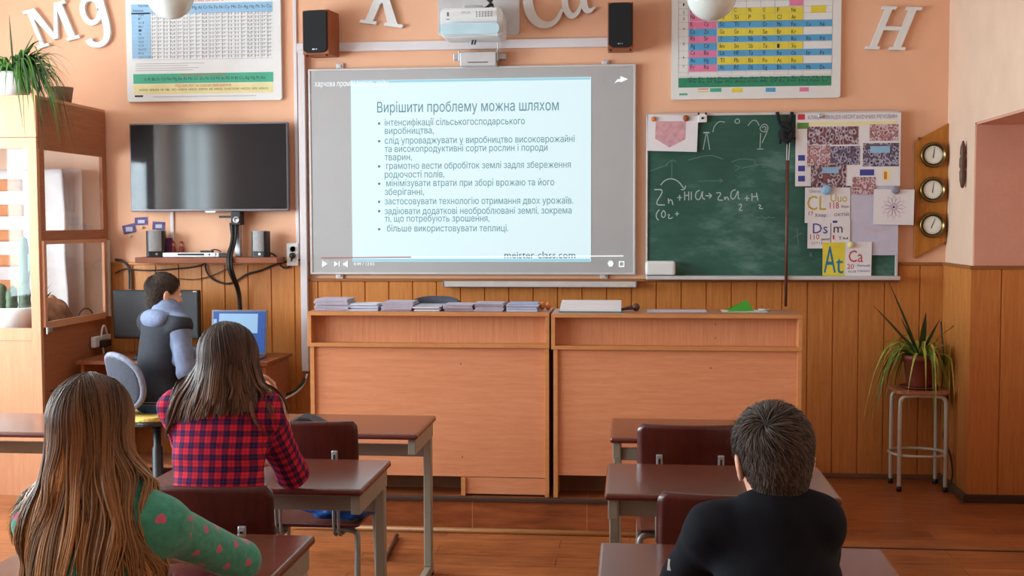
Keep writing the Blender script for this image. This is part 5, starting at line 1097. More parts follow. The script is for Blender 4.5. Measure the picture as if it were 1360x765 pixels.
lid = MB().box(-W/2, W/2, 0, 0.010, 0, hh, 0.005, mat=rot).build('lid', M['bezel'], t); MB().box(-W/2+0.012, W/2-0.012, -0.002, 0.001, 0.015, hh-0.012, mat=rot).build('screen', M['laptop_blue'], t)
mb = MB(); mb.box(-W/2+0.05, W/2-0.06, -0.003, -0.0015, hh*0.48, hh-0.025, mat=rot); mb.box(-W/2+0.014, -W/2+0.035, -0.003, -0.0015, 0.03, hh-0.06, mat=rot); mb.build('picture', M['laptop_pale'], t)
t = thing('keyboard', 'black keyboard under the boy\'s hands', 'keyboard', (-2.88, 7.03, ZD+0.0005), -0.12); MB().box(-0.20, 0.20, -0.065, 0.065, 0, 0.018, 0.005).build('tray', M['black'], t); mb = MB()
for i in range(15):
    for j in range(5): mb.box(-0.19+i*0.0255, -0.169+i*0.0255, -0.055+j*0.022, -0.037+j*0.022, 0.0175, 0.023)
mb.build('keys', M['screen_matt'], t)
def office_chair():
    t = thing('office_chair', 'grey-backed swivel chair with a yellow seat edge under the boy', 'chair', (-2.72, 6.48, 0), math.radians(-36))
    MB().prism(rrect(-0.22, 0.22, -0.21, 0.23, 0.08), 0.520, 0.545, XY, 0.008).build('seat', M['yellow_foam'], t); MB().prism(rrect(-0.23, 0.23, -0.22, 0.24, 0.08), 0.495, 0.519, XY, 0.006).build('seat_pan', M['black'], t)
    def bk(u, v):
        x = (u-0.5)*2; z = (v-0.5)*2; r = math.sqrt(max(0.0, 1-abs(z)**2.6)); return Vector((x*0.165*r, -0.235+0.05*x*x*r*r-0.03*z, 0.735+z*0.155)), Vector((0, 1, 0))
    mb = MB(); sheet(mb, bk, 16, 18, 0.035); mb.build('backrest', M['office_grey'], t)
    mb = MB(); pts = []
    for k in range(40):
        a_ = 2*PI*k/40; z = math.sin(a_); x = math.copysign(1, math.cos(a_))*max(0, 1-abs(z)**2.6)**0.5; pts.append((x*0.165, -0.235+0.05*x*x-0.03*z, 0.735+z*0.155))
    mb.tube(pts, 0.019, 8, 1, closed=True); mb.build('backrest_rim', M['office_rim'], t)
    MB().tube([(0, -0.06, 0.49), (0, -0.27, 0.50), (0, -0.285, 0.56), (0, -0.262, 0.74)], 0.016, 8, 2).build('back_bar', M['black'], t)
    mb = MB(); mb.lathe([(0.055, 0.10), (0.05, 0.13), (0.032, 0.15), (0.030, 0.33), (0.022, 0.34), (0.022, 0.495)], (0, 0, 0), 18); mb.build('column', M['black'], t)
    for k in range(5):
        a_ = 2*PI*k/5+0.3; c_, s_ = math.cos(a_), math.sin(a_); lg = MB().tube([(0.03*c_, 0.03*s_, 0.115), (0.17*c_, 0.17*s_, 0.10), (0.28*c_, 0.28*s_, 0.07)], [0.03, 0.024, 0.018], 8, 1).build('leg', M['black'], t)
        mb = MB(); mb.lathe([(0.012, -0.022), (0.027, -0.020), (0.027, 0.020), (0.012, 0.022)], (0.28*c_, 0.28*s_, 0.0275), 14, 'x'); mb.build('caster', M['black'], lg)
office_chair()

# ------------------------------------------------------------------ things on the teacher desks
rg = random.Random(4)
def stack(label_stub, px0, px1, pytop, mats, n, seed, slump=0.0):
    r = random.Random(seed); Y0 = YF+0.06; a, b = at(px0, 410, Y0).x, at(px1, 410, Y0).x; H = at((px0+px1)/2, pytop, Y0).z-ZT1-0.001; th = H/n
    for k in range(n):
        W = (b-a)*r.uniform(0.90, 0.99); Dn = 0.165*r.uniform(0.96, 1.04); t_ = th*0.96
        mb = MB(); mb.box(-W/2, W/2, -Dn/2, Dn/2, 0, t_, min(0.0012, t_*0.3), 1)
        o = mb.build('exercise_book', M[mats[k % len(mats)]], None); o.location = ((a+b)/2+r.uniform(-0.006, 0.006)+slump*(k/n)**2, Y0+Dn/2+r.uniform(-0.006, 0.012), ZT1+0.0006+k*th); o.rotation_euler = (0, 0, r.uniform(-0.03, 0.03))
        tag(o, 'thin exercise book in %s' % label_stub, 'book', label_stub)
stack('the tallest stack, far left on the left desk', 416, 464, 397, ['notebook'], 8, 1); stack('the low pale stack second from the left', 463, 503, 403.5, ['notebook_white', 'notebook_blue'], 5, 2)
stack('the grey stack third from the left', 504, 548, 401, ['notebook'], 6, 3, 0.01); stack('the flat stack before the dark chair top', 549, 586, 406, ['notebook_white', 'notebook'], 4, 4)
stack('the grey stack right of the dark chair top', 588, 628, 404, ['notebook'], 5, 5); stack('the grey stack second from the desk gap', 629, 669, 402.5, ['notebook'], 6, 6); stack('the white and blue stack nearest the desk gap', 671, 715, 403, ['notebook_white', 'notebook_blue'], 6, 7)
def curled(name, label, px, py, w_, mat):
    Y0 = YF+0.10; p = at(px, py, Y0); mb = MB()
    def f(u, v): a_ = -0.4+2.6*u; return Vector((p.x+w_*0.5*(math.sin(a_)-0.2), Y0+0.02+v*0.13, ZT1+0.012+w_*0.62*(1-math.cos(a_))*0.55)), Vector((math.sin(a_), 0, math.cos(a_)))
    sheet(mb, f, 12, 3, 0.002); return tag(mb.build(name, M[mat], None), label, 'book')
curled('cover', 'purple cover curling up at the end of the tallest stack', 459, 405, 0.055, 'notebook_purple')
Y0 = YF+0.08
t = thing('open_register', 'thick open white register with a blue-grey cover on the right desk', 'book'); a, b = at(742, 408, Y0).x, at(828, 408, Y0).x; zt = at(785, 398.5, Y0+0.2).z
MB().box(a, b, Y0, Y0+0.24, ZT2+0.0006, ZT2+0.006, 0.001).build('cover', M['teal_card'], t)
mb = MB(); mb.prism([(Y0+0.006, ZT2+0.0065), (Y0+0.235, ZT2+0.0065), (Y0+0.235, zt-0.004), (Y0+0.20, zt), (Y0+0.08, ZT2+0.035), (Y0+0.006, ZT2+0.016)], a+0.006, b-0.012, YZ, 0.001); mb.build('pages', M['white_paper'], t)
mb = MB(); c_ = at(842, 405, Y0+0.1); mb.tube([(c_.x-0.08, Y0+0.10, ZT2+0.006), (c_.x-0.04, Y0+0.10, ZT2+0.016), (c_.x-0.01, Y0+0.11, ZT2+0.02)], [0.005, 0.009, 0.012], 8, 1); bmesh.ops.create_icosphere(mb.bm, subdivisions=3, radius=0.021, matrix=Matrix.Translation((c_.x+0.01, Y0+0.11, ZT2+0.022))); tag(mb.build('hand_bell', M['dark_wood'], None, True), 'small dark round-headed stopper lying right of the register', 'stopper')
for k in range(2):
    p = at(719+k*8, 408, YF+0.1); mb = MB(); mb.lathe([(0.001, 0), (0.012, 0.006), (0.016, 0.022), (0.012, 0.036), (0.004, 0.044)], (p.x, YF+0.16, ZT1+0.0006 if k == 0 else ZT1+0.0006), 14); tag(mb.build('clay_piece', M['orange'], None), ('left' if k == 0 else 'right')+' small orange piece at the gap between the desks', 'ornament')
p = at(980, 408, YF+0.2); t = thing('folded_paper', 'bright green folded paper on the right desk', 'paper'); mb = MB()
pr = [(at(u, 408, YF+0.2).x, at(985, v, YF+0.2).z) for u, v in ((964, 411.5), (992, 396.5), (1001, 410.5), (998, 411.5))]; zmin = min(q[1] for q in pr); pr = [(u, ZT2+0.002+(v-zmin)) for u, v in pr]
mb.poly([(pr[0][0], YF+0.16, pr[0][1]), (pr[1][0], YF+0.22, pr[1][1]), (pr[2][0], YF+0.18, pr[2][1])]); mb.poly([(pr[0][0], YF+0.26, pr[0][1]), (pr[1][0], YF+0.22, pr[1][1]), (pr[2][0], YF+0.27, pr[2][1])]); bmesh.ops.solidify(mb.bm, geom=mb.bm.faces[:], thickness=0.001); mb.build('paper_fold', M['green_paper'], t)
mb = MB(); mb.box(pr[0][0]-0.02, pr[2][0]+0.07, YF+0.15, YF+0.29, ZT2+0.0006, ZT2+0.0016); mb.build('paper_base', M['white_paper'], t)
p = at(1015, 410, YF+0.2); mb = MB(); mb.tube([(p.x-0.03, YF+0.20, ZT2+0.008), (p.x+0.03, YF+0.21, ZT2+0.008)], 0.007, 10); tag(mb.build('chalk_stick', M['chalk'], None), 'white chalk stick right of the green paper', 'chalk')
p = at(900, 411, YF+0.2); mb = MB(); mb.box(p.x-0.16, p.x+0.15, YF+0.12, YF+0.30, ZT2+0.0006, ZT2+0.0018); tag(mb.build('paper_sheet', M['lilac_paper'], None), 'thin pale sheet lying flat on the right desk', 'paper')
# teacher chair behind the left desk
t = thing('teacher_chair', 'dark office chair whose rounded top shows behind the left desk', 'chair', (at(574, 400, 6.98).x, 6.98, ZP+0.0005)); zt = at(574, 397, 6.86).z-ZP
def tb(u, v):
    x = (u-0.5)*2; z = v; w2 = 0.22*(1-0.35*max(0, z-0.75)/0.25); return Vector((x*w2, 0.18-0.04*x*x-0.02*z, 0.52+(zt-0.52)*(z-0.05*abs(x)**3*z))), Vector((0, 1, 0))
mb = MB(); sheet(mb, tb, 14, 14, 0.04); mb.build('backrest', M['office_grey'], t); MB().prism(rrect(-0.23, 0.23, -0.22, 0.2, 0.07), 0.43, 0.49, XY, 0.015).build('seat', M['office_grey'], t)
MB().tube([(0, 0.05, 0.42), (0, 0.22, 0.42), (0, 0.22, 0.60)], 0.016, 8, 2).build('back_bar', M['black'], t); MB().lathe([(0.05, 0.07), (0.03, 0.1), (0.025, 0.43)], (0, 0, 0), 16).build('column', M['black'], t)
for k in range(5):
    a_ = 2*PI*k/5; MB().tube([(0, 0, 0.085), (0.27*math.cos(a_), 0.27*math.sin(a_), 0.05), (0.27*math.cos(a_), 0.27*math.sin(a_), 0.0)], [0.025, 0.018, 0.018], 8).build('leg', M['black'], t)
# brown strip lying on the floor before the platform
u, v = atz(527, 711, 0.012), atz(512, 742, 0.012); mb = MB(); mb.tube([u, v], 0.012, 8); tag(mb.build('stick', M['dark_wood'], None), 'short brown stick on the floor behind the left tables', 'stick')
# ------------------------------------------------------------------ people: smooth-blended solid surfaces
def smin(a, b, k):
    h = np.clip(0.5+0.5*(b-a)/k, 0, 1); return b*(1-h)+a*h-k*h*(1-h)
class Body:
    """list of blended round cones and ellipsoids; grows one continuous surface from them"""
    def __init__(s): s.p = []
    def cone(s, a, b, ra, rb, k=0.02, flat=None): s.p.append(('c', np.array(a, float), np.array(b, float), ra, rb, k, flat)); return s
    def ell(s, c, r, k=0.02, rot=None): s.p.append(('e', np.array(c, float), np.array(r, float), None if rot is None else np.array(rot, float), None, k, None)); return s
    def dist(s, pr, X, inf=0.0):
        if pr[0] == 'c':
            _, a, b, ra, rb, k, flat = pr; ab = b-a; L2 = ab@ab+1e-12
            h = np.clip(((X-a)@ab)/L2, 0, 1); q = X-a-h[..., None]*ab; d = np.sqrt((q*q).sum(-1))-(ra+(rb-ra)*h)-inf
            if flat: 
                n = ab/math.sqrt(L2); 
                if 'b' in flat: d = np.maximum(d, (X-b)@n)
                if 'a' in flat: d = np.maximum(d, -((X-a)@n))
            return d
        _, c, r, rot, _, k, _ = pr; q = X-c
        if rot is not None: q = q@rot
        r = r+inf; k0 = np.sqrt(((q/r)**2).sum(-1)); k1 = np.sqrt(((q/(r*r))**2).sum(-1)); return k0*(k0-1)/np.maximum(k1, 1e-9)
    def bounds(s, pr, m):
        if pr[0] == 'c': 
            r = max(pr[3], pr[4])+m; return np.minimum(pr[1], pr[2])-r, np.maximum(pr[1], pr[2])+r
        r = pr[2].max()+m if pr[3] is not None else pr[2]+m; return pr[1]-r, pr[1]+r
    def eval(s, X, inf=0.0):
        D = np.full(X.shape[:-1], 10.0)
        for pr in s.p: D = smin(D, s.dist(pr, X, inf), pr[5])
        return D
    def grid(s, h, inf=0.0, cuts=(), field=None):
        m = inf+0.05; B = [s.bounds(p, m) for p in s.p]; lo = np.min([b[0] for b in B], 0); hi = np.max([b[1] for b in B], 0)
        n = np.ceil((hi-lo)/h).astype(int)+2; D = np.full(n, 1.0, np.float32); ax = [lo[i]+h*np.arange(n[i]) for i in range(3)]
        for pr, (a, b) in zip(s.p, B):
            i0 = np.maximum(0, np.floor((a-lo)/h).astype(int)); i1 = np.minimum(n, np.ceil((b-lo)/h).astype(int)+1); sl = tuple(slice(i0[k], i1[k]) for k in range(3))
            G = np.stack(np.meshgrid(*[ax[k][sl[k]] for k in range(3)], indexing='ij'), -1); D[sl] = smin(D[sl], s.dist(pr, G, inf), pr[5])
        for (q, nn) in cuts:
            nn = np.array(nn, float); nn /= np.linalg.norm(nn); pl = sum(((ax[k]-q[k])*nn[k]).reshape([-1 if j == k else 1 for j in range(3)]) for k in range(3)); D = np.maximum(D, pl)
        if field is not None:
            G = np.stack(np.meshgrid(*ax, indexing='ij'), -1); D = field(D, G)
        return D, lo
def nets(D, lo, h):
    """surface nets"""
    S = D < 0; nx, ny, nz = [v-1 for v in D.shape]; cnt = np.zeros((nx, ny, nz), np.float32); pos = np.zeros((nx, ny, nz, 3), np.float32)
    cor = [(i, j, k) for i in (0, 1) for j in (0, 1) for k in (0, 1)]
    def sub(A, c): return A[c[0]:c[0]+nx, c[1]:c[1]+ny, c[2]:c[2]+nz]
    for a in cor:
        for ax in range(3):
            if a[ax]: continue
            b = list(a); b[ax] = 1; da, db = sub(D, a), sub(D, b); x = (da < 0) != (db < 0)
            if not x.any(): continue
            idx = np.nonzero(x); t = da[idx]/(da[idx]-db[idx]); P = np.zeros((len(t), 3), np.float32); P[:] = a; P[:, ax] += t
            pos[idx] += P; cnt[idx] += 1
    act = np.nonzero(cnt > 0); ids = np.full(cnt.shape, -1, np.int64); ids[act] = np.arange(len(act[0]))
    V = lo+h*(np.stack(act, -1)+pos[act]/cnt[act][:, None]); F = []
    for ax in range(3):
        u, v = (ax+1) % 3, (ax+2) % 3; a = [slice(1, -1)]*3; b = [slice(1, -1)]*3; a[ax] = slice(0, -1); b[ax] = slice(1, None)
        A, B = S[tuple(a)], S[tuple(b)]; x = np.nonzero(A != B); fl = A[x]; c = np.stack(x, -1)+1; c[:, ax] -= 1
        def g(du, dv): q = c.copy(); q[:, u] -= du; q[:, v] -= dv; return ids[q[:, 0], q[:, 1], q[:, 2]]
        Q = np.stack([g(1, 1), g(0, 1), g(0, 0), g(1, 0)], -1); Q[~fl] = Q[~fl][:, ::-1]; F.append(Q)
    F = np.concatenate(F); F = F[(F >= 0).all(1)]; return V, F
def smoothed(V, F, it=2, lam=0.5):
    for _ in range(it):
        S = np.zeros_like(V); n = np.zeros(len(V))
        for i in range(4): np.add.at(S, F[:, i], V[F[:, (i+1) % 4]]+V[F[:, i-1]]); np.add.at(n, F[:, i], 2)
        V = V+lam*(S/np.maximum(n, 1)[:, None]-V)
    return V
def solid(name, body, h, mat, parent=None, inf=0.0, cuts=(), attrs=None, field=None, it=2):
    D, lo = body.grid(h, inf, cuts, field); V, F = nets(D, lo, h); V = smoothed(V, F, it); return raw(name, V, F, mat, parent, attrs(V) if attrs else None)
def rotm(yaw=0, pitch=0, roll=0):
    """yaw + turns left, pitch + nods forward (down), roll + tilts to the right shoulder"""
    return np.array(Matrix.Rotation(yaw, 3, 'Z') @ Matrix.Rotation(-pitch, 3, 'X') @ Matrix.Rotation(roll, 3, 'Y'))
def unit(v): v = np.array(v, float); return v/np.linalg.norm(v)

def head_prims(b, c, R, s=1.0, fem=False):
    """head centred on c (ear level slightly below), local +y is the face"""
    def P(x, y, z): return c+R@(np.array((x, y, z))*s)
    def E(p, r, k): b.ell(P(*p), np.array(r)*s, k, R)
    E((0, -0.012, 0.025), (0.071, 0.090, 0.083), 0.02)
    E((0, 0.022, -0.035), (0.056, 0.064, 0.068), 0.03)
    E((0, 0.050, -0.085), (0.028, 0.024, 0.020), 0.03)              # chin
    E((0, 0.055, 0.030), (0.050, 0.030, 0.040), 0.02)               # brow
    b.cone(P(0, 0.080, 0.010), P(0, 0.096, -0.028), 0.007*s, 0.0105*s, 0.012)
    for q in (-1, 1):
        b.cone(P(q*0.010, 0.086, -0.031), P(q*0.012, 0.082, -0.031), 0.007*s, 0.006*s, 0.006)
        E((q*0.034, 0.062, -0.025), (0.020, 0.016, 0.016), 0.02)    # cheek
        b.ell(P(q*0.075, -0.012, -0.010), np.array((0.008, 0.018, 0.030))*s, 0.008, R@rotm(q*0.35, 0, q*0.10)); E((q*0.073, -0.006, -0.034), (0.007, 0.009, 0.010), 0.006)
    b.cone(P(-0.018, 0.078, -0.056), P(0.018, 0.078, -0.056), 0.0055*s, 0.0055*s, 0.006); b.cone(P(-0.013, 0.077, -0.065), P(0.013, 0.077, -0.065), 0.007*s, 0.007*s, 0.006)
def hand_prims(b, w, d, n, s=1.0, side=1, curl=0.5, spread=0.08, thumb=0.5):
    """wrist w, direction d along the palm, n palm normal (the way the palm faces); side=+1 puts the thumb along +cross(d,n)"""
    d, n = unit(d), unit(n); n = unit(n-d*(n@d)); t = np.cross(d, n)*side; b.k = 0
    def P(a, u, v): return w+(d*a+t*u+n*v)*s
    b.cone(P(-0.01, 0, 0), P(0.03, 0, 0), 0.022*s, 0.024*s, 0.015); 
    for u in (-0.024, -0.008, 0.009, 0.025): b.cone(P(0.02, u*0.8, 0), P(0.078, u, 0.0), 0.0125*s, 0.0105*s, 0.010)
    for i, (u, L, r) in enumerate(((0.027, 0.068, 0.0085), (0.009, 0.076, 0.0088), (-0.009, 0.070, 0.0085), (-0.026, 0.055, 0.0075))):
        a = P(0.080, u, 0); ang = 0.15; cc = curl*(1+0.08*i); base = d+t*(u/0.027)*spread
        for f, q in zip((0.45, 0.30, 0.25), (0.55, 0.9, 0.7)):
            ang += cc*q; v = unit(base)*math.cos(ang)+n*math.sin(ang); e = a+v*L*f*s; b.cone(a, e, r*s, r*s*0.92, 0.004); a = e; r *= 0.92
    a = P(0.020, 0.022, 0.006); v = unit(d*0.75+t*(0.75-0.35*thumb)+n*0.45*thumb); e = a+v*0.036*s; b.cone(a, e, 0.0125*s, 0.010*s, 0.008); v2 = unit(v+d*0.35-t*0.15*thumb+n*0.2*thumb); f = e+v2*0.028*s; b.cone(e, f, 0.0098*s, 0.009*s, 0.004); v3 = unit(v2+d*0.3+n*0.15); b.cone(f, f+v3*0.022*s, 0.009*s, 0.0075*s, 0.004)
def torso_prims(b, J, s=1.0, k=0.05, parts='all'):
    P, N = J['pelvis'], J['neck']; lean = unit(N-P); side = unit(J['shR']-J['shL']); fwd = unit(np.cross(lean, side))*1.0; R = np.stack([side, fwd, lean], 1)
    b.ell(P, np.array((0.142, 0.112, 0.105))*s, k, R)
    b.ell(P+(N-P)*0.36-fwd*0.004, np.array((0.112, 0.088, 0.150))*s, k, R); b.ell(P+(N-P)*0.68+fwd*0.002, np.array((0.122, 0.094, 0.165))*s, k, R)
    m = P+(N-P)*0.90; sc = (J['shL']+J['shR'])/2
    for q in ('shL', 'shR'): b.cone(m*0.5+sc*0.5, J[q], 0.060*s, 0.044*s, 0.045); b.cone(N+lean*0.015, J[q]*0.75+m*0.25, 0.040*s, 0.040*s, 0.045)
def person(name, label, J, spec):
    """J: joint dictionary in the person's own frame (+y forward, +x right, origin on the floor)"""
    J = {k: np.array(v, float) for k, v in J.items()}; s = spec.get('s', 1.0); hs = spec.get('hs', 1.0); R = spec['R']; hc = J['head']; b = Body()
    torso_prims(b, J, s)
    b.cone(J['neck']-np.array((0, 0.0, 0.03)), hc+R@np.array((0, -0.018, -0.06))*hs, 0.054*s, 0.047*s, 0.03)
    head_prims(b, hc, R, hs)
    for q, sd in (('L', -1), ('R', 1)):
        b.cone(J['sh'+q], J['el'+q], 0.042*s, 0.033*s, 0.03); b.cone(J['el'+q], J['wr'+q], 0.033*s, 0.024*s, 0.02); h = spec['hand'+q]; hand_prims(b, J['wr'+q], h['d'], h['n'], spec.get('hand_s', 0.92), h.get('side', 1), h.get('curl', 0.5), thumb=h.get('thumb', 0.5))
        b.cone(J['hip'+q], J['kn'+q], 0.082*s, 0.056*s, 0.04); b.cone(J['kn'+q], J['an'+q], 0.054*s, 0.036*s, 0.03); b.cone(J['an'+q]+np.array((0, -0.03, -0.03)), J['an'+q]+np.array((0, 0.13, -0.045)), 0.034*s, 0.026*s, 0.02)
    o = solid(name, b, 0.0055, M['skin'], None); tag(o, label, 'person')
    # eyes and brows
    for sd in (-1, 1):
        p = hc+R@np.array((sd*0.031, 0.0755, 0.004))*hs; mb = MB(); bmesh.ops.create_uvsphere(mb.bm, u_segments=14, v_segments=10, radius=0.0115*hs, matrix=Matrix.Translation(p)); e = mb.build('eye', M['eye'], o, True)
        mb = MB(); bmesh.ops.create_uvsphere(mb.bm, u_segments=12, v_segments=8, radius=0.0062*hs, matrix=Matrix.Translation(hc+R@np.array((sd*0.031, 0.0825, 0.004))*hs)); mb.build('iris', M['iris'], e, True)
        mb = MB(); mb.tube([hc+R@np.array((sd*u, v, z))*hs for u, v, z in ((0.014, 0.086, 0.020), (0.030, 0.085, 0.025), (0.047, 0.074, 0.021))], [0.002, 0.003, 0.0012], 6, 1); mb.build('eyebrow', M['iris'], o)
    # trousers and shoes
    t = Body()
    P, N = J['pelvis'], J['neck']; lean = unit(N-P); t.ell(P, np.array((0.142, 0.112, 0.105))*s, 0.05); t.ell(P+lean*0.05*s, np.array((0.135, 0.10, 0.10))*s, 0.05)
    for q in 'LR': t.cone(J['hip'+q], J['kn'+q], 0.084*s, 0.060*s, 0.03); t.cone(J['kn'+q], J['an'+q], 0.060*s, 0.048*s, 0.03, 'b')
    solid('trousers', t, 0.008, spec['trousers'], o, 0.007, cuts=[(P+lean*spec.get('waist', 0.10)*s, lean)])
    for q in 'LR':
        f = Body(); a = J['an'+q]; f.cone(a+np.array((0, -0.035, -0.035)), a+np.array((0, 0.135, -0.052)), 0.038*s, 0.032*s, 0.02); f.cone(a+np.array((0, -0.02, 0.0)), a+np.array((0, -0.02, -0.03)), 0.042*s, 0.042*s, 0.02, 'a')
        solid('shoe', f, 0.007, M['boot'], o, 0.003, cuts=[((0, 0, 0.004), (0, 0, -1))])
    # top
    c = Body(); torso_prims(c, J, s); arm = {}
    c2 = Body(); torso_prims(c2, J, s)
    nk = J['neck']; c.cone(nk-lean*0.02, nk+lean*spec.get('collar', 0.03), 0.060*s, 0.054*s, 0.03, 'b')
    body_only = c.p[:]
    for q in 'LR':
        e, w_ = J['el'+q], J['wr'+q]; cu = spec.get('cuff', 0.92); c.cone(J['sh'+q], e, 0.044*s, 0.036*s, 0.03); c.cone(e, e+(w_-e)*cu, 0.036*s, 0.029*s, 0.02, 'b')
    def attrs(V):
        dT = np.full(len(V), 9.0)
        for pr in body_only: dT = np.minimum(dT, c.dist(pr, V))
        side = unit(J['shR']-J['shL']); uv = np.stack([(V-P)@side, (V-P)@lean, ((V-P)@lean > 0.40).astype(float)], 1); fr = unit(np.cross(lean, side)); front = ((V-P)@fr) > 0; uv[front, 0] += 0.013
        best = dT-0.012
        for q, sd in (('L', -1), ('R', 1)):
            off = 0.0
            for a, e in ((J['sh'+q], J['el'+q]), (J['el'+q], J['wr'+q])):
                ab = e-a; L = np.linalg.norm(ab); n = ab/L; h = np.clip((V-a)@n, 0, L); rad = V-a-h[:, None]*n; d = np.linalg.norm(rad, axis=1)-0.045*s
                x = unit(side*sd-n*(n@(side*sd))) if abs(n@side) < 0.95 else unit(np.array((0, 0, 1.0))-n*n[2]); y = np.cross(n, x); an = np.arctan2(rad@y, rad@x)
                sel = d < best; uv[sel] = np.stack([an[sel]*0.056, off+h[sel], np.ones(sel.sum())], 1); best = np.minimum(best, d); off += L
        return {'cloth': ('FLOAT_VECTOR', uv)}
    def wr(D, G):
        w1 = np.sin(G[..., 2]*62+np.sin(G[..., 0]*21)*1.6+G[..., 1]*11)*np.sin(G[..., 0]*17+G[..., 2]*9+1.3); w2 = np.sin(G[..., 0]*95+G[..., 2]*70+np.sin(G[..., 1]*40)); return D+spec.get('wrinkle', 0.0022)*w1+0.0006*w2
    hem = J['pelvis']-lean*spec.get('hem', 0.03)
    top = solid(spec['top_name'], c, 0.006, spec['top'], o, 0.011, cuts=[(hem, -lean)] if spec.get('hem') is not None else (), attrs=attrs, field=wr, it=1)
    ob = Body(); ob.p = [p for p in c.p]
    return o, top, b, ob, J

# hair ------------------------------------------------------------
def hair_mat(name, root, mid, tip, rough=0.42):
    t = NT(name); a = t.add('ShaderNodeAttribute', attribute_name='along'); b = t.add('ShaderNodeAttribute', attribute_name='tone')
    base = t.ramp(a.outputs['Fac'], [(0.0, root), (0.45, mid), (1.0, tip)]); k = t.mth('MULTIPLY_ADD', b.outputs['Fac'], 1.6, 0.25)
    n = t.add('ShaderNodeMix', data_type='RGBA', blend_type='MULTIPLY'); n.inputs[0].default_value = 1.0; t.link(base, n.inputs[6])
    cb = t.add('ShaderNodeCombineColor'); [t.link(k, cb.inputs[i]) for i in range(3)]; t.link(cb.outputs[0], n.inputs[7]); t.link(n.outputs[2], t.b.inputs['Base Color'])
    t.b.inputs['Roughness'].default_value = rough; t.b.inputs['Specular IOR Level'].default_value = 0.3; return t.m
def strands(P, W, centre, tone, flat=0.45):
    """P (S,n,3) paths, W (S,n) half widths -> 4-sided tapering locks"""
    S, n, _ = P.shape; T = np.empty_like(P); T[:, 1:-1] = P[:, 2:]-P[:, :-2]; T[:, 0] = P[:, 1]-P[:, 0]; T[:, -1] = P[:, -1]-P[:, -2]; T /= np.linalg.norm(T, axis=2, keepdims=True)+1e-9
    O = P-centre; O[..., 2] *= 0.35; N_ = O-T*(O*T).sum(2, keepdims=True); N_ /= np.linalg.norm(N_, axis=2, keepdims=True)+1e-9; B = np.cross(T, N_)
    w_ = W[..., None]; R = np.stack([P+B*w_, P+N_*w_*flat, P-B*w_, P-N_*w_*flat], 2); V = R.reshape(-1, 3); base = (np.arange(S)[:, None]*n+np.arange(n-1)[None])*4; F = []
    for k in range(4): k2 = (k+1) % 4; F.append(np.stack([base+k, base+k2, base+4+k2, base+4+k], -1).reshape(-1, 4))
    al = np.repeat(np.broadcast_to(np.linspace(0, 1, n), (S, n)).ravel(), 4); tn = np.repeat(np.repeat(tone, n), 4); return V, np.concatenate(F), al, tn
def push(P, body, clear):
    sh = P.shape; X = P.reshape(-1, 3).copy(); cl = np.broadcast_to(clear[:, None], sh[:2]).reshape(-1)
    for _ in range(4):
        d = body.eval(X); m = d < cl
        if not m.any(): break
        Y = X[m]; e = 0.004; g = np.stack([body.eval(Y+np.eye(3)[i]*e)-body.eval(Y-np.eye(3)[i]*e) for i in range(3)], -1); g /= np.linalg.norm(g, axis=1, keepdims=True)+1e-9; X[m] = Y+g*np.clip(cl[m]-d[m], 0, 0.03)[:, None]
    return X.reshape(sh)
def join_hair(name, parts, mat, parent):
    V, F, A, T, o = [], [], [], [], 0
    for v, f, a, t in parts: V.append(v); F.append(f+o); A.append(a); T.append(t); o += len(v)
    return raw(name, np.concatenate(V), np.concatenate(F), mat, parent, {'along': ('FLOAT', np.concatenate(A)), 'tone': ('FLOAT', np.concatenate(T))})
def scalp(hc, R, hs, inf, h=0.006, face=0.045, low=-0.06):
    b = Body()
    b.ell(hc+R@np.array((0, -0.012, 0.025))*hs, np.array((0.071, 0.090, 0.083))*hs+inf, 0.02, R); b.ell(hc+R@np.array((0, -0.040, -0.030))*hs, np.array((0.056, 0.052, 0.055))*hs+inf*0.6, 0.03, R); b.ell(hc+R@np.array((0, -0.036, -0.062))*hs, np.array((0.043, 0.036, 0.045))*hs+inf*0.5, 0.03, R)
    f = R@np.array((0, 1, 0.0)); u = R@np.array((0, 0, 1.0)); cuts = [(hc+R@np.array((0, face, 0.06))*hs, unit(f*0.9-u*0.55)), (hc+u*low*hs, -u)]
    def ears(D, G):
        for q in (-1, 1): D = np.maximum(D, -b.dist(('e', hc+R@np.array((q*0.085, 0.006, -0.022))*hs, np.array((0.030, 0.030, 0.040))*hs, R, None, 0.01, None), G))
        return D
    D, lo = b.grid(h, 0, cuts, ears); V, F = nets(D, lo, h); V = smoothed(V, F, 2); return V, F, np.full(len(V), 0.02), np.full(len(V), 0.25)
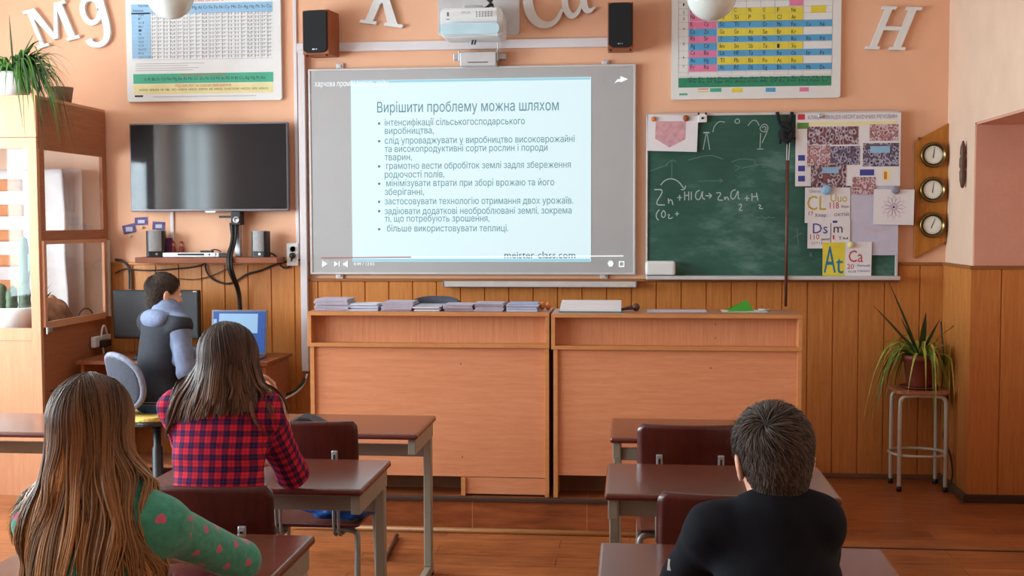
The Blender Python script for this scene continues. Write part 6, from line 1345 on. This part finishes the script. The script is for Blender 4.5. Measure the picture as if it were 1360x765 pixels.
def long_hair(hc, R, hs, body, n, length, seed, spread=0.10, wave=0.012, layer=0.02, phi0=62, bias=(0, 0), wid=0.0028, vary=0.25, inf=0.010, nclump=130):
    g = np.random.default_rng(seed); m = 26; cid = g.integers(0, nclump, n); cu = lambda f: f(nclump)[cid]
    cphi = cu(lambda k: phi0+(180-phi0)*g.random(k)**0.9); sd = cu(lambda k: np.where(g.random(k) < 0.5, -1.0, 1.0)); jit = g.normal(0, 5.5, n); phi = np.radians(np.clip(cphi+jit, phi0, 186)); lay = np.clip(cu(lambda k: g.random(k))*0.8+0.2*g.random(n), 0, 1)
    a = np.radians(-38+75*(phi-math.radians(phi0))/(PI-math.radians(phi0)))+g.normal(0, 0.08, n)
    r0 = np.stack([sd*0.05*g.random(n), -np.sin(a), np.cos(a)], 1); r1 = np.stack([sd*np.sin(phi), np.cos(phi), np.full(n, -0.25)], 1); r0 /= np.linalg.norm(r0, axis=1, keepdims=True); r1 /= np.linalg.norm(r1, axis=1, keepdims=True)
    st = g.random(n)*0.55*(g.random(n) < 0.5); om = np.arccos(np.clip((r0*r1).sum(1), -1, 1)); k1 = 10; t = np.linspace(0, 1, k1)[None]*(1-st[:, None])+st[:, None]
    D = (np.sin((1-t)*om[:, None])[..., None]*r0[:, None]+np.sin(t*om[:, None])[..., None]*r1[:, None])/np.sin(om)[:, None, None]
    rad = np.array((0.071, 0.090, 0.083))*hs+inf+0.010*lay[:, None, None]; L = D*rad+np.array((0, -0.012, 0.025))*hs; top = hc+L@R.T
    e = top[:, -1]; ln = length*cu(lambda k: 1-vary*g.random(k)**1.4)*(1-0.12*g.random(n))*np.where(np.degrees(phi) < 85, 0.93, 1.0); k2 = m-k1; q = np.linspace(0, 1, k2+1)[1:][None]
    po = np.radians(cphi+jit*0.25); out = (R@(np.stack([sd*np.sin(po), np.cos(po)*0.55, np.zeros(n)], 1)).T).T; ph = cu(lambda k: g.random(k)*6.3)+g.normal(0, 0.35, n); fr = cu(lambda k: g.uniform(5, 12, k)); am = cu(lambda k: g.uniform(0.3, 1.5, k))
    fall = e[:, None]+np.stack([np.zeros((n, k2)), np.zeros((n, k2)), -(q*ln[:, None])], -1)+out[:, None]*(spread*cu(lambda k: g.uniform(0.1, 1.2, k))[:, None]*q**1.2)[..., None]
    tw = np.stack([np.cos(ph), np.sin(ph), 0*ph], 1)
    sidev = np.cross(out, np.array((0, 0, 1.0))); fall += sidev[:, None]*(wave*am[:, None]*np.sin(q*fr[:, None]+ph[:, None])*q**0.6)[..., None]; fall += sidev[:, None]*((-np.radians(jit)*sd*0.085)[:, None]*q**0.8*0.8)[..., None]
    fall[..., 0] += bias[0]*q**1.3; fall[..., 1] += bias[1]*q
    P = np.concatenate([top, fall], 1); P = push(P, body, 0.006+layer*lay)
    for _ in range(2): P[:, 1:-1] = 0.25*P[:, :-2]+0.5*P[:, 1:-1]+0.25*P[:, 2:]
    s_ = np.linspace(0, 1, m)[None]; W = wid*g.uniform(0.6, 1.5, n)[:, None]*(0.55+0.6*s_)*(1-s_**5*0.85); tone = np.clip(cu(lambda k: g.random(k)**1.2)*0.65+0.35*g.random(n), 0, 1); return strands(P, W, hc+np.array((0, 0, -0.1)), tone)
def short_hair(shell, hc, R, hs, n, seed, top=0.038, nape=0.012, whorl=(0.1, -0.75, 0.62), wid=0.0013):
    V, F = shell[0], shell[1]; g = np.random.default_rng(seed); A, B, C_, D_ = (V[F[:, i]] for i in range(4)); nr = np.cross(C_-A, D_-B); ar = np.linalg.norm(nr, axis=1); nr /= ar[:, None]+1e-12; ce = (A+B+C_+D_)/4; nr *= np.sign(((ce-hc)*nr).sum(1))[:, None]
    l = (ce-hc)@R; ln = nr@R; ok = (ln[:, 2] > -0.72) & ~((ln[:, 1] > 0.55) & (l[:, 2] < 0.03*hs)); ar = ar*ok; f = g.choice(len(F), n, p=ar/ar.sum()); u, v = g.random((2, n, 1)); p = (A[f]*(1-u)+B[f]*u)*(1-v)+(D_[f]*(1-u)+C_[f]*u)*v; N_ = nr[f]; p = p-N_*0.001
    q_ = (p-hc)@R/hs; w_ = unit(whorl); D = q_-np.array((0, -0.012, 0.02)); D /= np.linalg.norm(D, axis=1, keepdims=True); tl = D-w_; tl /= np.linalg.norm(tl, axis=1, keepdims=True)+1e-6; near = np.exp(-((D-w_)**2).sum(1)/0.30)[:, None]; tl = tl+np.cross(D, tl)*0.7*near+g.normal(0, 0.20, (n, 3))+np.array((0, 0.05, -0.30)); tan = tl@R.T; tan -= N_*(tan*N_).sum(1, keepdims=True); tan /= np.linalg.norm(tan, axis=1, keepdims=True)+1e-6
    k = np.clip((q_[:, 2]+0.05)/0.11, 0, 1); L = (nape+(top-nape)*k**1.1)*g.uniform(0.7, 1.15, n)*hs; lift = (0.22+0.36*k)*g.uniform(0.5, 1.3, n); m = 6; q = np.linspace(0, 1, m)
    P = p[:, None]+tan[:, None]*(L[:, None]*q)[..., None]+N_[:, None]*((lift*L)[:, None]*(q-0.55*q*q))[..., None]-N_[:, None]*(k[:, None]*(L[:, None]*q)**2/0.17)[..., None]; W = wid*g.uniform(0.6, 1.3, n)[:, None]*(1-q**2*0.92); return strands(P, W, hc, g.random(n)**1.2, 0.6)

def cloth_attr(t): 
    a = t.add('ShaderNodeAttribute', attribute_name='cloth'); s = t.add('ShaderNodeSeparateXYZ'); t.link(a.outputs['Vector'], s.inputs[0]); return s.outputs[0], s.outputs[1], s.outputs[2]
def plaid_mat():
    t = NT('red_navy_plaid'); u, v, _ = cloth_attr(t); per = 0.036
    def band(x, lo, hi): f = t.mth('FRACT', t.mth('DIVIDE', t.mth('ADD', x, 10*per), per)); return t.mth('MULTIPLY', t.mth('GREATER_THAN', f, lo), t.mth('LESS_THAN', f, hi))
    nu, nv = band(u, 0.0, 0.50), band(v, 0.0, 0.50); th = t.mth('MAXIMUM', band(u, 0.72, 0.78), band(v, 0.72, 0.78)); tl = t.mth('MAXIMUM', band(u, 0.23, 0.27), band(v, 0.23, 0.27))
    both = t.mth('MULTIPLY', nu, nv); one = t.mth('SUBTRACT', t.mth('MAXIMUM', nu, nv), both); c = t.mix(one, C(224, 50, 64), C(136, 36, 70)); c = t.mix(both, c, C(38, 36, 78)); c = t.mix(t.mth('MULTIPLY', th, 0.45), c, C(70, 30, 66)); c = t.mix(t.mth('MULTIPLY', tl, 0.25), c, C(190, 60, 80))
    t.link(c, t.b.inputs['Base Color']); t.b.inputs['Roughness'].default_value = 0.9; t.b.inputs['Specular IOR Level'].default_value = 0.15; t.bump(t.noise(t.coords((1, 1, 1)), 26, 3), 0.35, 0.006); return t.m
def hearts_mat():
    t = NT('green_jersey_pink_hearts'); u, v, w_ = cloth_attr(t); px, py = 0.064, 0.066
    row = t.mth('FLOOR', t.mth('DIVIDE', v, py)); sh = t.mth('MULTIPLY', t.mth('FRACT', t.mth('MULTIPLY', row, 0.5)), 1.0)
    a = t.mth('FRACT', t.mth('ADD', t.mth('ADD', t.mth('DIVIDE', u, px), sh), 20.25)); b = t.mth('FRACT', t.mth('DIVIDE', v, py))
    x = t.mth('MULTIPLY', t.mth('SUBTRACT', a, 0.5), 6.8); y = t.mth('MULTIPLY', t.mth('SUBTRACT', 0.55, b), 6.8)
    q = t.mth('SUBTRACT', t.mth('ADD', t.mth('MULTIPLY', x, x), t.mth('MULTIPLY', y, y)), 1.0); f = t.mth('SUBTRACT', t.mth('POWER', q, 3.0), t.mth('MULTIPLY', t.mth('MULTIPLY', x, x), t.mth('MULTIPLY', y, t.mth('MULTIPLY', y, y))))
    heart = t.mth('MULTIPLY', t.mth('LESS_THAN', f, 0.0), w_)
    n = t.noise(t.coords(), 60, 2); base = t.ramp(n, [(0.3, C(66, 146, 124)), (0.7, C(84, 166, 142))]); t.link(t.mix(heart, base, C(206, 100, 130)), t.b.inputs['Base Color'])
    t.b.inputs['Roughness'].default_value = 0.92; t.b.inputs['Specular IOR Level'].default_value = 0.12; t.b.inputs['Sheen Weight'].default_value = 0.25; t.bump(t.noise(t.coords((1, 1, 0.6)), 18, 3), 0.3, 0.006); return t.m
M['plaid'] = plaid_mat(); M['hearts'] = hearts_mat(); M['black_jersey'] = plain('black_jersey', C(24, 25, 31), 0.92, var=0.15, scale=30, bump=0.15, spec=0.15)
HAIR_BLOND = hair_mat('long_golden_brown_hair', C(82, 56, 40), C(134, 93, 58), C(184, 136, 88)); HAIR_BROWN = hair_mat('long_dark_brown_hair', C(58, 38, 30), C(74, 50, 38), C(110, 76, 56)); HAIR_DARK = hair_mat('short_dark_hair', C(54, 44, 38), C(74, 61, 53), C(104, 88, 77), 0.55); HAIR_CHEST = hair_mat('short_brown_hair', C(52, 40, 34), C(66, 50, 42), C(84, 64, 52), 0.5)

def place(o, x, y, z=0.0, rz=0.0): o.location = (x, y, z); o.rotation_euler = (0, 0, rz)
def jw(px, py, Y, ox, oy): p = at(px, py, Y); return np.array((p.x-ox, Y-oy, p.z))

# boy in black, right front ------------------------------------------------
ox, oy = 0.30, 2.34
Rb = rotm(math.radians(10), math.radians(12), math.radians(-3))
J = dict(pelvis=(0.0, 0.0, 0.565), neck=(0.015, 0.13, 1.000), head=jw(1026, 609, 2.52, ox, oy), shL=jw(946, 704, 2.46, ox, oy), shR=jw(1084, 694, 2.47, ox, oy), elL=jw(893, 790, 2.66, ox, oy), elR=jw(1084, 790, 2.68, ox, oy), wrL=(-0.08, 0.52, 0.785), wrR=(0.04, 0.55, 0.785),
         hipL=(-0.085, 0.03, 0.54), hipR=(0.085, 0.03, 0.54), knL=(-0.10, 0.40, 0.55), knR=(0.10, 0.40, 0.55), anL=(-0.10, 0.36, 0.09), anR=(0.10, 0.36, 0.09))
sp_ = dict(R=Rb, hs=1.02, s=0.98, handL=dict(d=(0.8, 0.5, 0), n=(0, 0, -1), side=-1, curl=0.25), handR=dict(d=(-0.8, 0.45, 0), n=(0, 0, -1), side=1, curl=0.25), trousers=M['dark_trousers'], top=M['black_jersey'], top_name='sweater', hem=0.05, collar=0.022)
o, top, bb, cb_, JJ = person('person', 'boy with short dark hair in a black sweater at the right table', J, sp_); place(o, ox, oy)
join_hair('hair', (lambda sh: [sh, short_hair(sh, JJ['head'], Rb, 1.02, 9000, 3, 0.040, 0.013, (-0.34, -0.72, 0.55))])(scalp(JJ['head'], Rb, 1.02, 0.005, face=0.05, low=-0.098)), HAIR_DARK, o)
mb = MB(); p = JJ['shL']*0.45+JJ['elL']*0.55
mb.prism([(-0.012, -0.02), (0.014, -0.02), (0.008, 0.0), (0.016, 0.02), (-0.006, 0.022)], -0.002, 0.0, lambda u, v, t: tuple(p+np.array((-0.045, -0.030, 0.012))+np.array((u*0.4, u*-0.2-t, v*0.6)))); mb.build('sleeve_print', M['white'], top)

# girl in the green sweater, left front -------------------------------------
ox, oy = -1.13, 2.34
Rg = rotm(math.radians(-4), math.radians(6), math.radians(-2))
J = dict(pelvis=(-0.01, 0.0, 0.565), neck=(-0.01, 0.08, 1.045), head=jw(124, 570, 2.45, ox, oy), shL=(-0.145, 0.07, 0.975), shR=(0.118, 0.08, 0.970), elL=(-0.26, 0.30, 0.785), elR=jw(318, 745, 2.70, ox, oy), wrL=(-0.06, 0.50, 0.785), wrR=(0.06, 0.52, 0.785),
         hipL=(-0.085, 0.03, 0.54), hipR=(0.085, 0.03, 0.54), knL=(-0.10, 0.40, 0.55), knR=(0.10, 0.40, 0.55), anL=(-0.10, 0.36, 0.09), anR=(0.10, 0.36, 0.09))
sp_ = dict(R=Rg, hs=1.0, s=1.0, handL=dict(d=(0.8, 0.5, 0), n=(0, 0, -1), side=-1, curl=0.25), handR=dict(d=(-0.85, 0.35, 0), n=(0, 0, -1), side=1, curl=0.25), trousers=M['dark_trousers'], top=M['hearts'], top_name='sweater', hem=0.06, collar=0.03)
o, top, bb, cb_, JJ = person('person', 'girl with long golden brown hair in a green sweater with pink hearts', J, sp_); place(o, ox, oy)
hb = Body(); hb.p = [p for p in cb_.p] 
hb.ell(JJ['head']+np.array((0, -0.03, -0.09)), (0.05, 0.05, 0.09), 0.03)
join_hair('hair', [scalp(JJ['head'], Rg, 1.0, 0.010, face=0.05, low=-0.09), long_hair(JJ['head'], Rg, 1.0, hb, 2300, 0.43, 34, spread=0.055, wave=0.015, layer=0.026, inf=0.009, wid=0.0026, vary=0.55, bias=(-0.012, 0), nclump=72)], HAIR_BLOND, o)

# girl in plaid, second row --------------------------------------------------
ox, oy = -1.275, 3.47
Rp = rotm(math.radians(-8), math.radians(14), math.radians(-9))
J = dict(pelvis=(0.0, 0.0, 0.565), neck=(-0.005, 0.09, 1.105), head=jw(306, 482, 3.57, ox, oy), shL=(-0.145, 0.09, 1.035), shR=(0.125, 0.09, 1.030), elL=(-0.20, 0.36, 0.80), elR=jw(388, 628, 3.80, ox, oy), wrL=(-0.02, 0.50, 0.79), wrR=jw(366, 536, 3.72, ox, oy),
         hipL=(-0.085, 0.03, 0.54), hipR=(0.085, 0.03, 0.54), knL=(-0.20, 0.40, 0.55), knR=(-0.02, 0.41, 0.55), anL=(-0.21, 0.36, 0.09), anR=(-0.03, 0.37, 0.09))
sp_ = dict(R=Rp, hs=1.03, s=1.13, handL=dict(d=(0.8, 0.5, 0), n=(0, 0, -1), side=-1, curl=0.25), handR=dict(d=(-0.15, -0.15, 0.95), n=(-0.75, -0.5, 0), side=1, curl=0.75, thumb=0.8), trousers=M['jeans'], top=M['plaid'], top_name='shirt', hem=0.14, collar=0.03, cuff=0.22, wrinkle=0.003)
o, top, bb, cb_, JJ = person('person', 'girl with shoulder-long brown hair in a red and navy plaid shirt', J, sp_); place(o, ox, oy)
hb = Body(); hb.p = [p for p in cb_.p]; hb.ell(JJ['head']+np.array((0, -0.03, -0.09)), (0.05, 0.05, 0.09), 0.03)
join_hair('hair', [scalp(JJ['head'], Rp, 1.03, 0.010, face=0.05, low=-0.09), long_hair(JJ['head'], Rp, 1.03, hb, 2300, 0.20, 8, spread=0.060, wave=0.008, layer=0.026, bias=(-0.02, 0), inf=0.011, wid=0.0030, vary=0.25)], HAIR_BROWN, o)

# boy at the computer ---------------------------------------------------------
HZ = math.radians(-36); ox, oy = -2.72, 6.48
def lw(px, py, Y):
    p = at(px, py, Y); dx, dy = p.x-ox, Y-oy; c, s = math.cos(-HZ), math.sin(-HZ); return np.array((dx*c-dy*s, dx*s+dy*c, p.z))
Rk = rotm(math.radians(-14), math.radians(8), 0)
J = dict(pelvis=(0.0, 0.0, 0.635), neck=(0.02, 0.07, 1.115), head=lw(218, 390, 6.56), shL=(-0.150, 0.06, 1.045), shR=(0.145, 0.07, 1.040), elL=(-0.20, 0.22, 0.83), elR=lw(247, 494, 6.40), wrL=(-0.06, 0.42, 0.835), wrR=(0.10, 0.40, 0.83),
         hipL=(-0.085, 0.03, 0.63), hipR=(0.085, 0.03, 0.63), knL=(-0.11, 0.42, 0.60), knR=(0.11, 0.42, 0.60), anL=(-0.11, 0.36, 0.10), anR=(0.11, 0.36, 0.10))
sp_ = dict(R=Rk, hs=1.06, s=1.12, handL=dict(d=(0.25, 0.9, -0.05), n=(0, 0, -1), side=-1, curl=0.35), handR=dict(d=(-0.1, 0.95, -0.05), n=(0, 0, -1), side=1, curl=0.35), trousers=M['jeans'], top=M['grey_jersey'], top_name='hoodie', waist=-0.02, hem=0.0, collar=0.02)
o, top, bb, cb_, JJ = person('person', 'boy in a black vest with grey sleeves sitting at the computer', J, sp_); place(o, ox, oy, 0, HZ)
P_, N_ = JJ['pelvis'], JJ['neck']; ln_ = unit(N_-P_); v = Body(); torso_prims(v, JJ, 1.12)
v.cone(JJ['shL'], JJ['shL']*0.9+JJ['elL']*0.1, 0.052, 0.052, 0.03, 'b'); v.cone(JJ['shR'], JJ['shR']*0.92+JJ['elR']*0.08, 0.052, 0.052, 0.03, 'b')
solid('vest', v, 0.007, M['vest'], o, 0.017, cuts=[(P_-ln_*0.05, -ln_), (N_-ln_*0.015, ln_)])
mb = MB()
for k, dz in enumerate((-0.035, -0.02)):
    pts = []
    for i in range(48):
        a_ = 2*PI*i/48; q = np.array((0.0, 0.0, dz))+P_; dr = np.array((math.cos(a_), math.sin(a_), 0)); lo_, hi_ = 0.02, 0.35
        for _ in range(22):
            md = (lo_+hi_)/2
            if v.eval((q+dr*md)[None], 0.017)[0] < 0: lo_ = md
            else: hi_ = md
        pts.append(q+dr*(lo_+0.001))
    mb.tube(pts, 0.0028, 6, 0, closed=True)
mb.build('hem_stripe', M['grey_jersey'], o)
h_ = Body(); N_ = N_-np.array((0, 0.004, 0.036))
for i in range(9):
    a_ = PI*(1.0+i/8*1.0)+0.0; q0 = N_+np.array((0.085*math.cos(a_), 0.075*math.sin(a_)+0.005, 0.02-0.025*math.sin(i/8*PI))); 
    if i: h_.cone(pq, q0, 0.020+0.010*math.sin((i-1)/8*PI), 0.020+0.010*math.sin(i/8*PI), 0.02)
    pq = q0
h_.cone(N_+np.array((0.085, 0.005, 0.02)), N_+np.array((0.05, 0.085, -0.03)), 0.026, 0.018, 0.02); h_.cone(N_+np.array((-0.085, 0.005, 0.02)), N_+np.array((-0.05, 0.085, -0.03)), 0.026, 0.018, 0.02)
h_.ell(N_+np.array((0, -0.088, -0.002)), (0.110, 0.046, 0.050), 0.06)
solid('hood', h_, 0.006, M['grey_jersey'], o)
join_hair('hair', (lambda sh: [sh, short_hair(sh, JJ['head'], Rk, 1.06, 6000, 5, 0.034, 0.010, (0, -0.6, 0.75), 0.0015)])(scalp(JJ['head'], Rk, 1.06, 0.004, face=0.05, low=-0.095)), HAIR_CHEST, o)
# ------------------------------------------------------------------ put every thing's origin at its base
for o in list(COL.objects):
    if o.parent is None and o.type == 'EMPTY' and o.children and o.location.length < 1e-9:
        pts = [c.matrix_basis @ Vector(b) for c in o.children if c.type == 'MESH' for b in c.bound_box]
        L = Vector(((min(p.x for p in pts)+max(p.x for p in pts))/2, (min(p.y for p in pts)+max(p.y for p in pts))/2, min(p.z for p in pts)))
        o.location = L
        for c in o.children: c.matrix_parent_inverse = Matrix.Translation(-L)
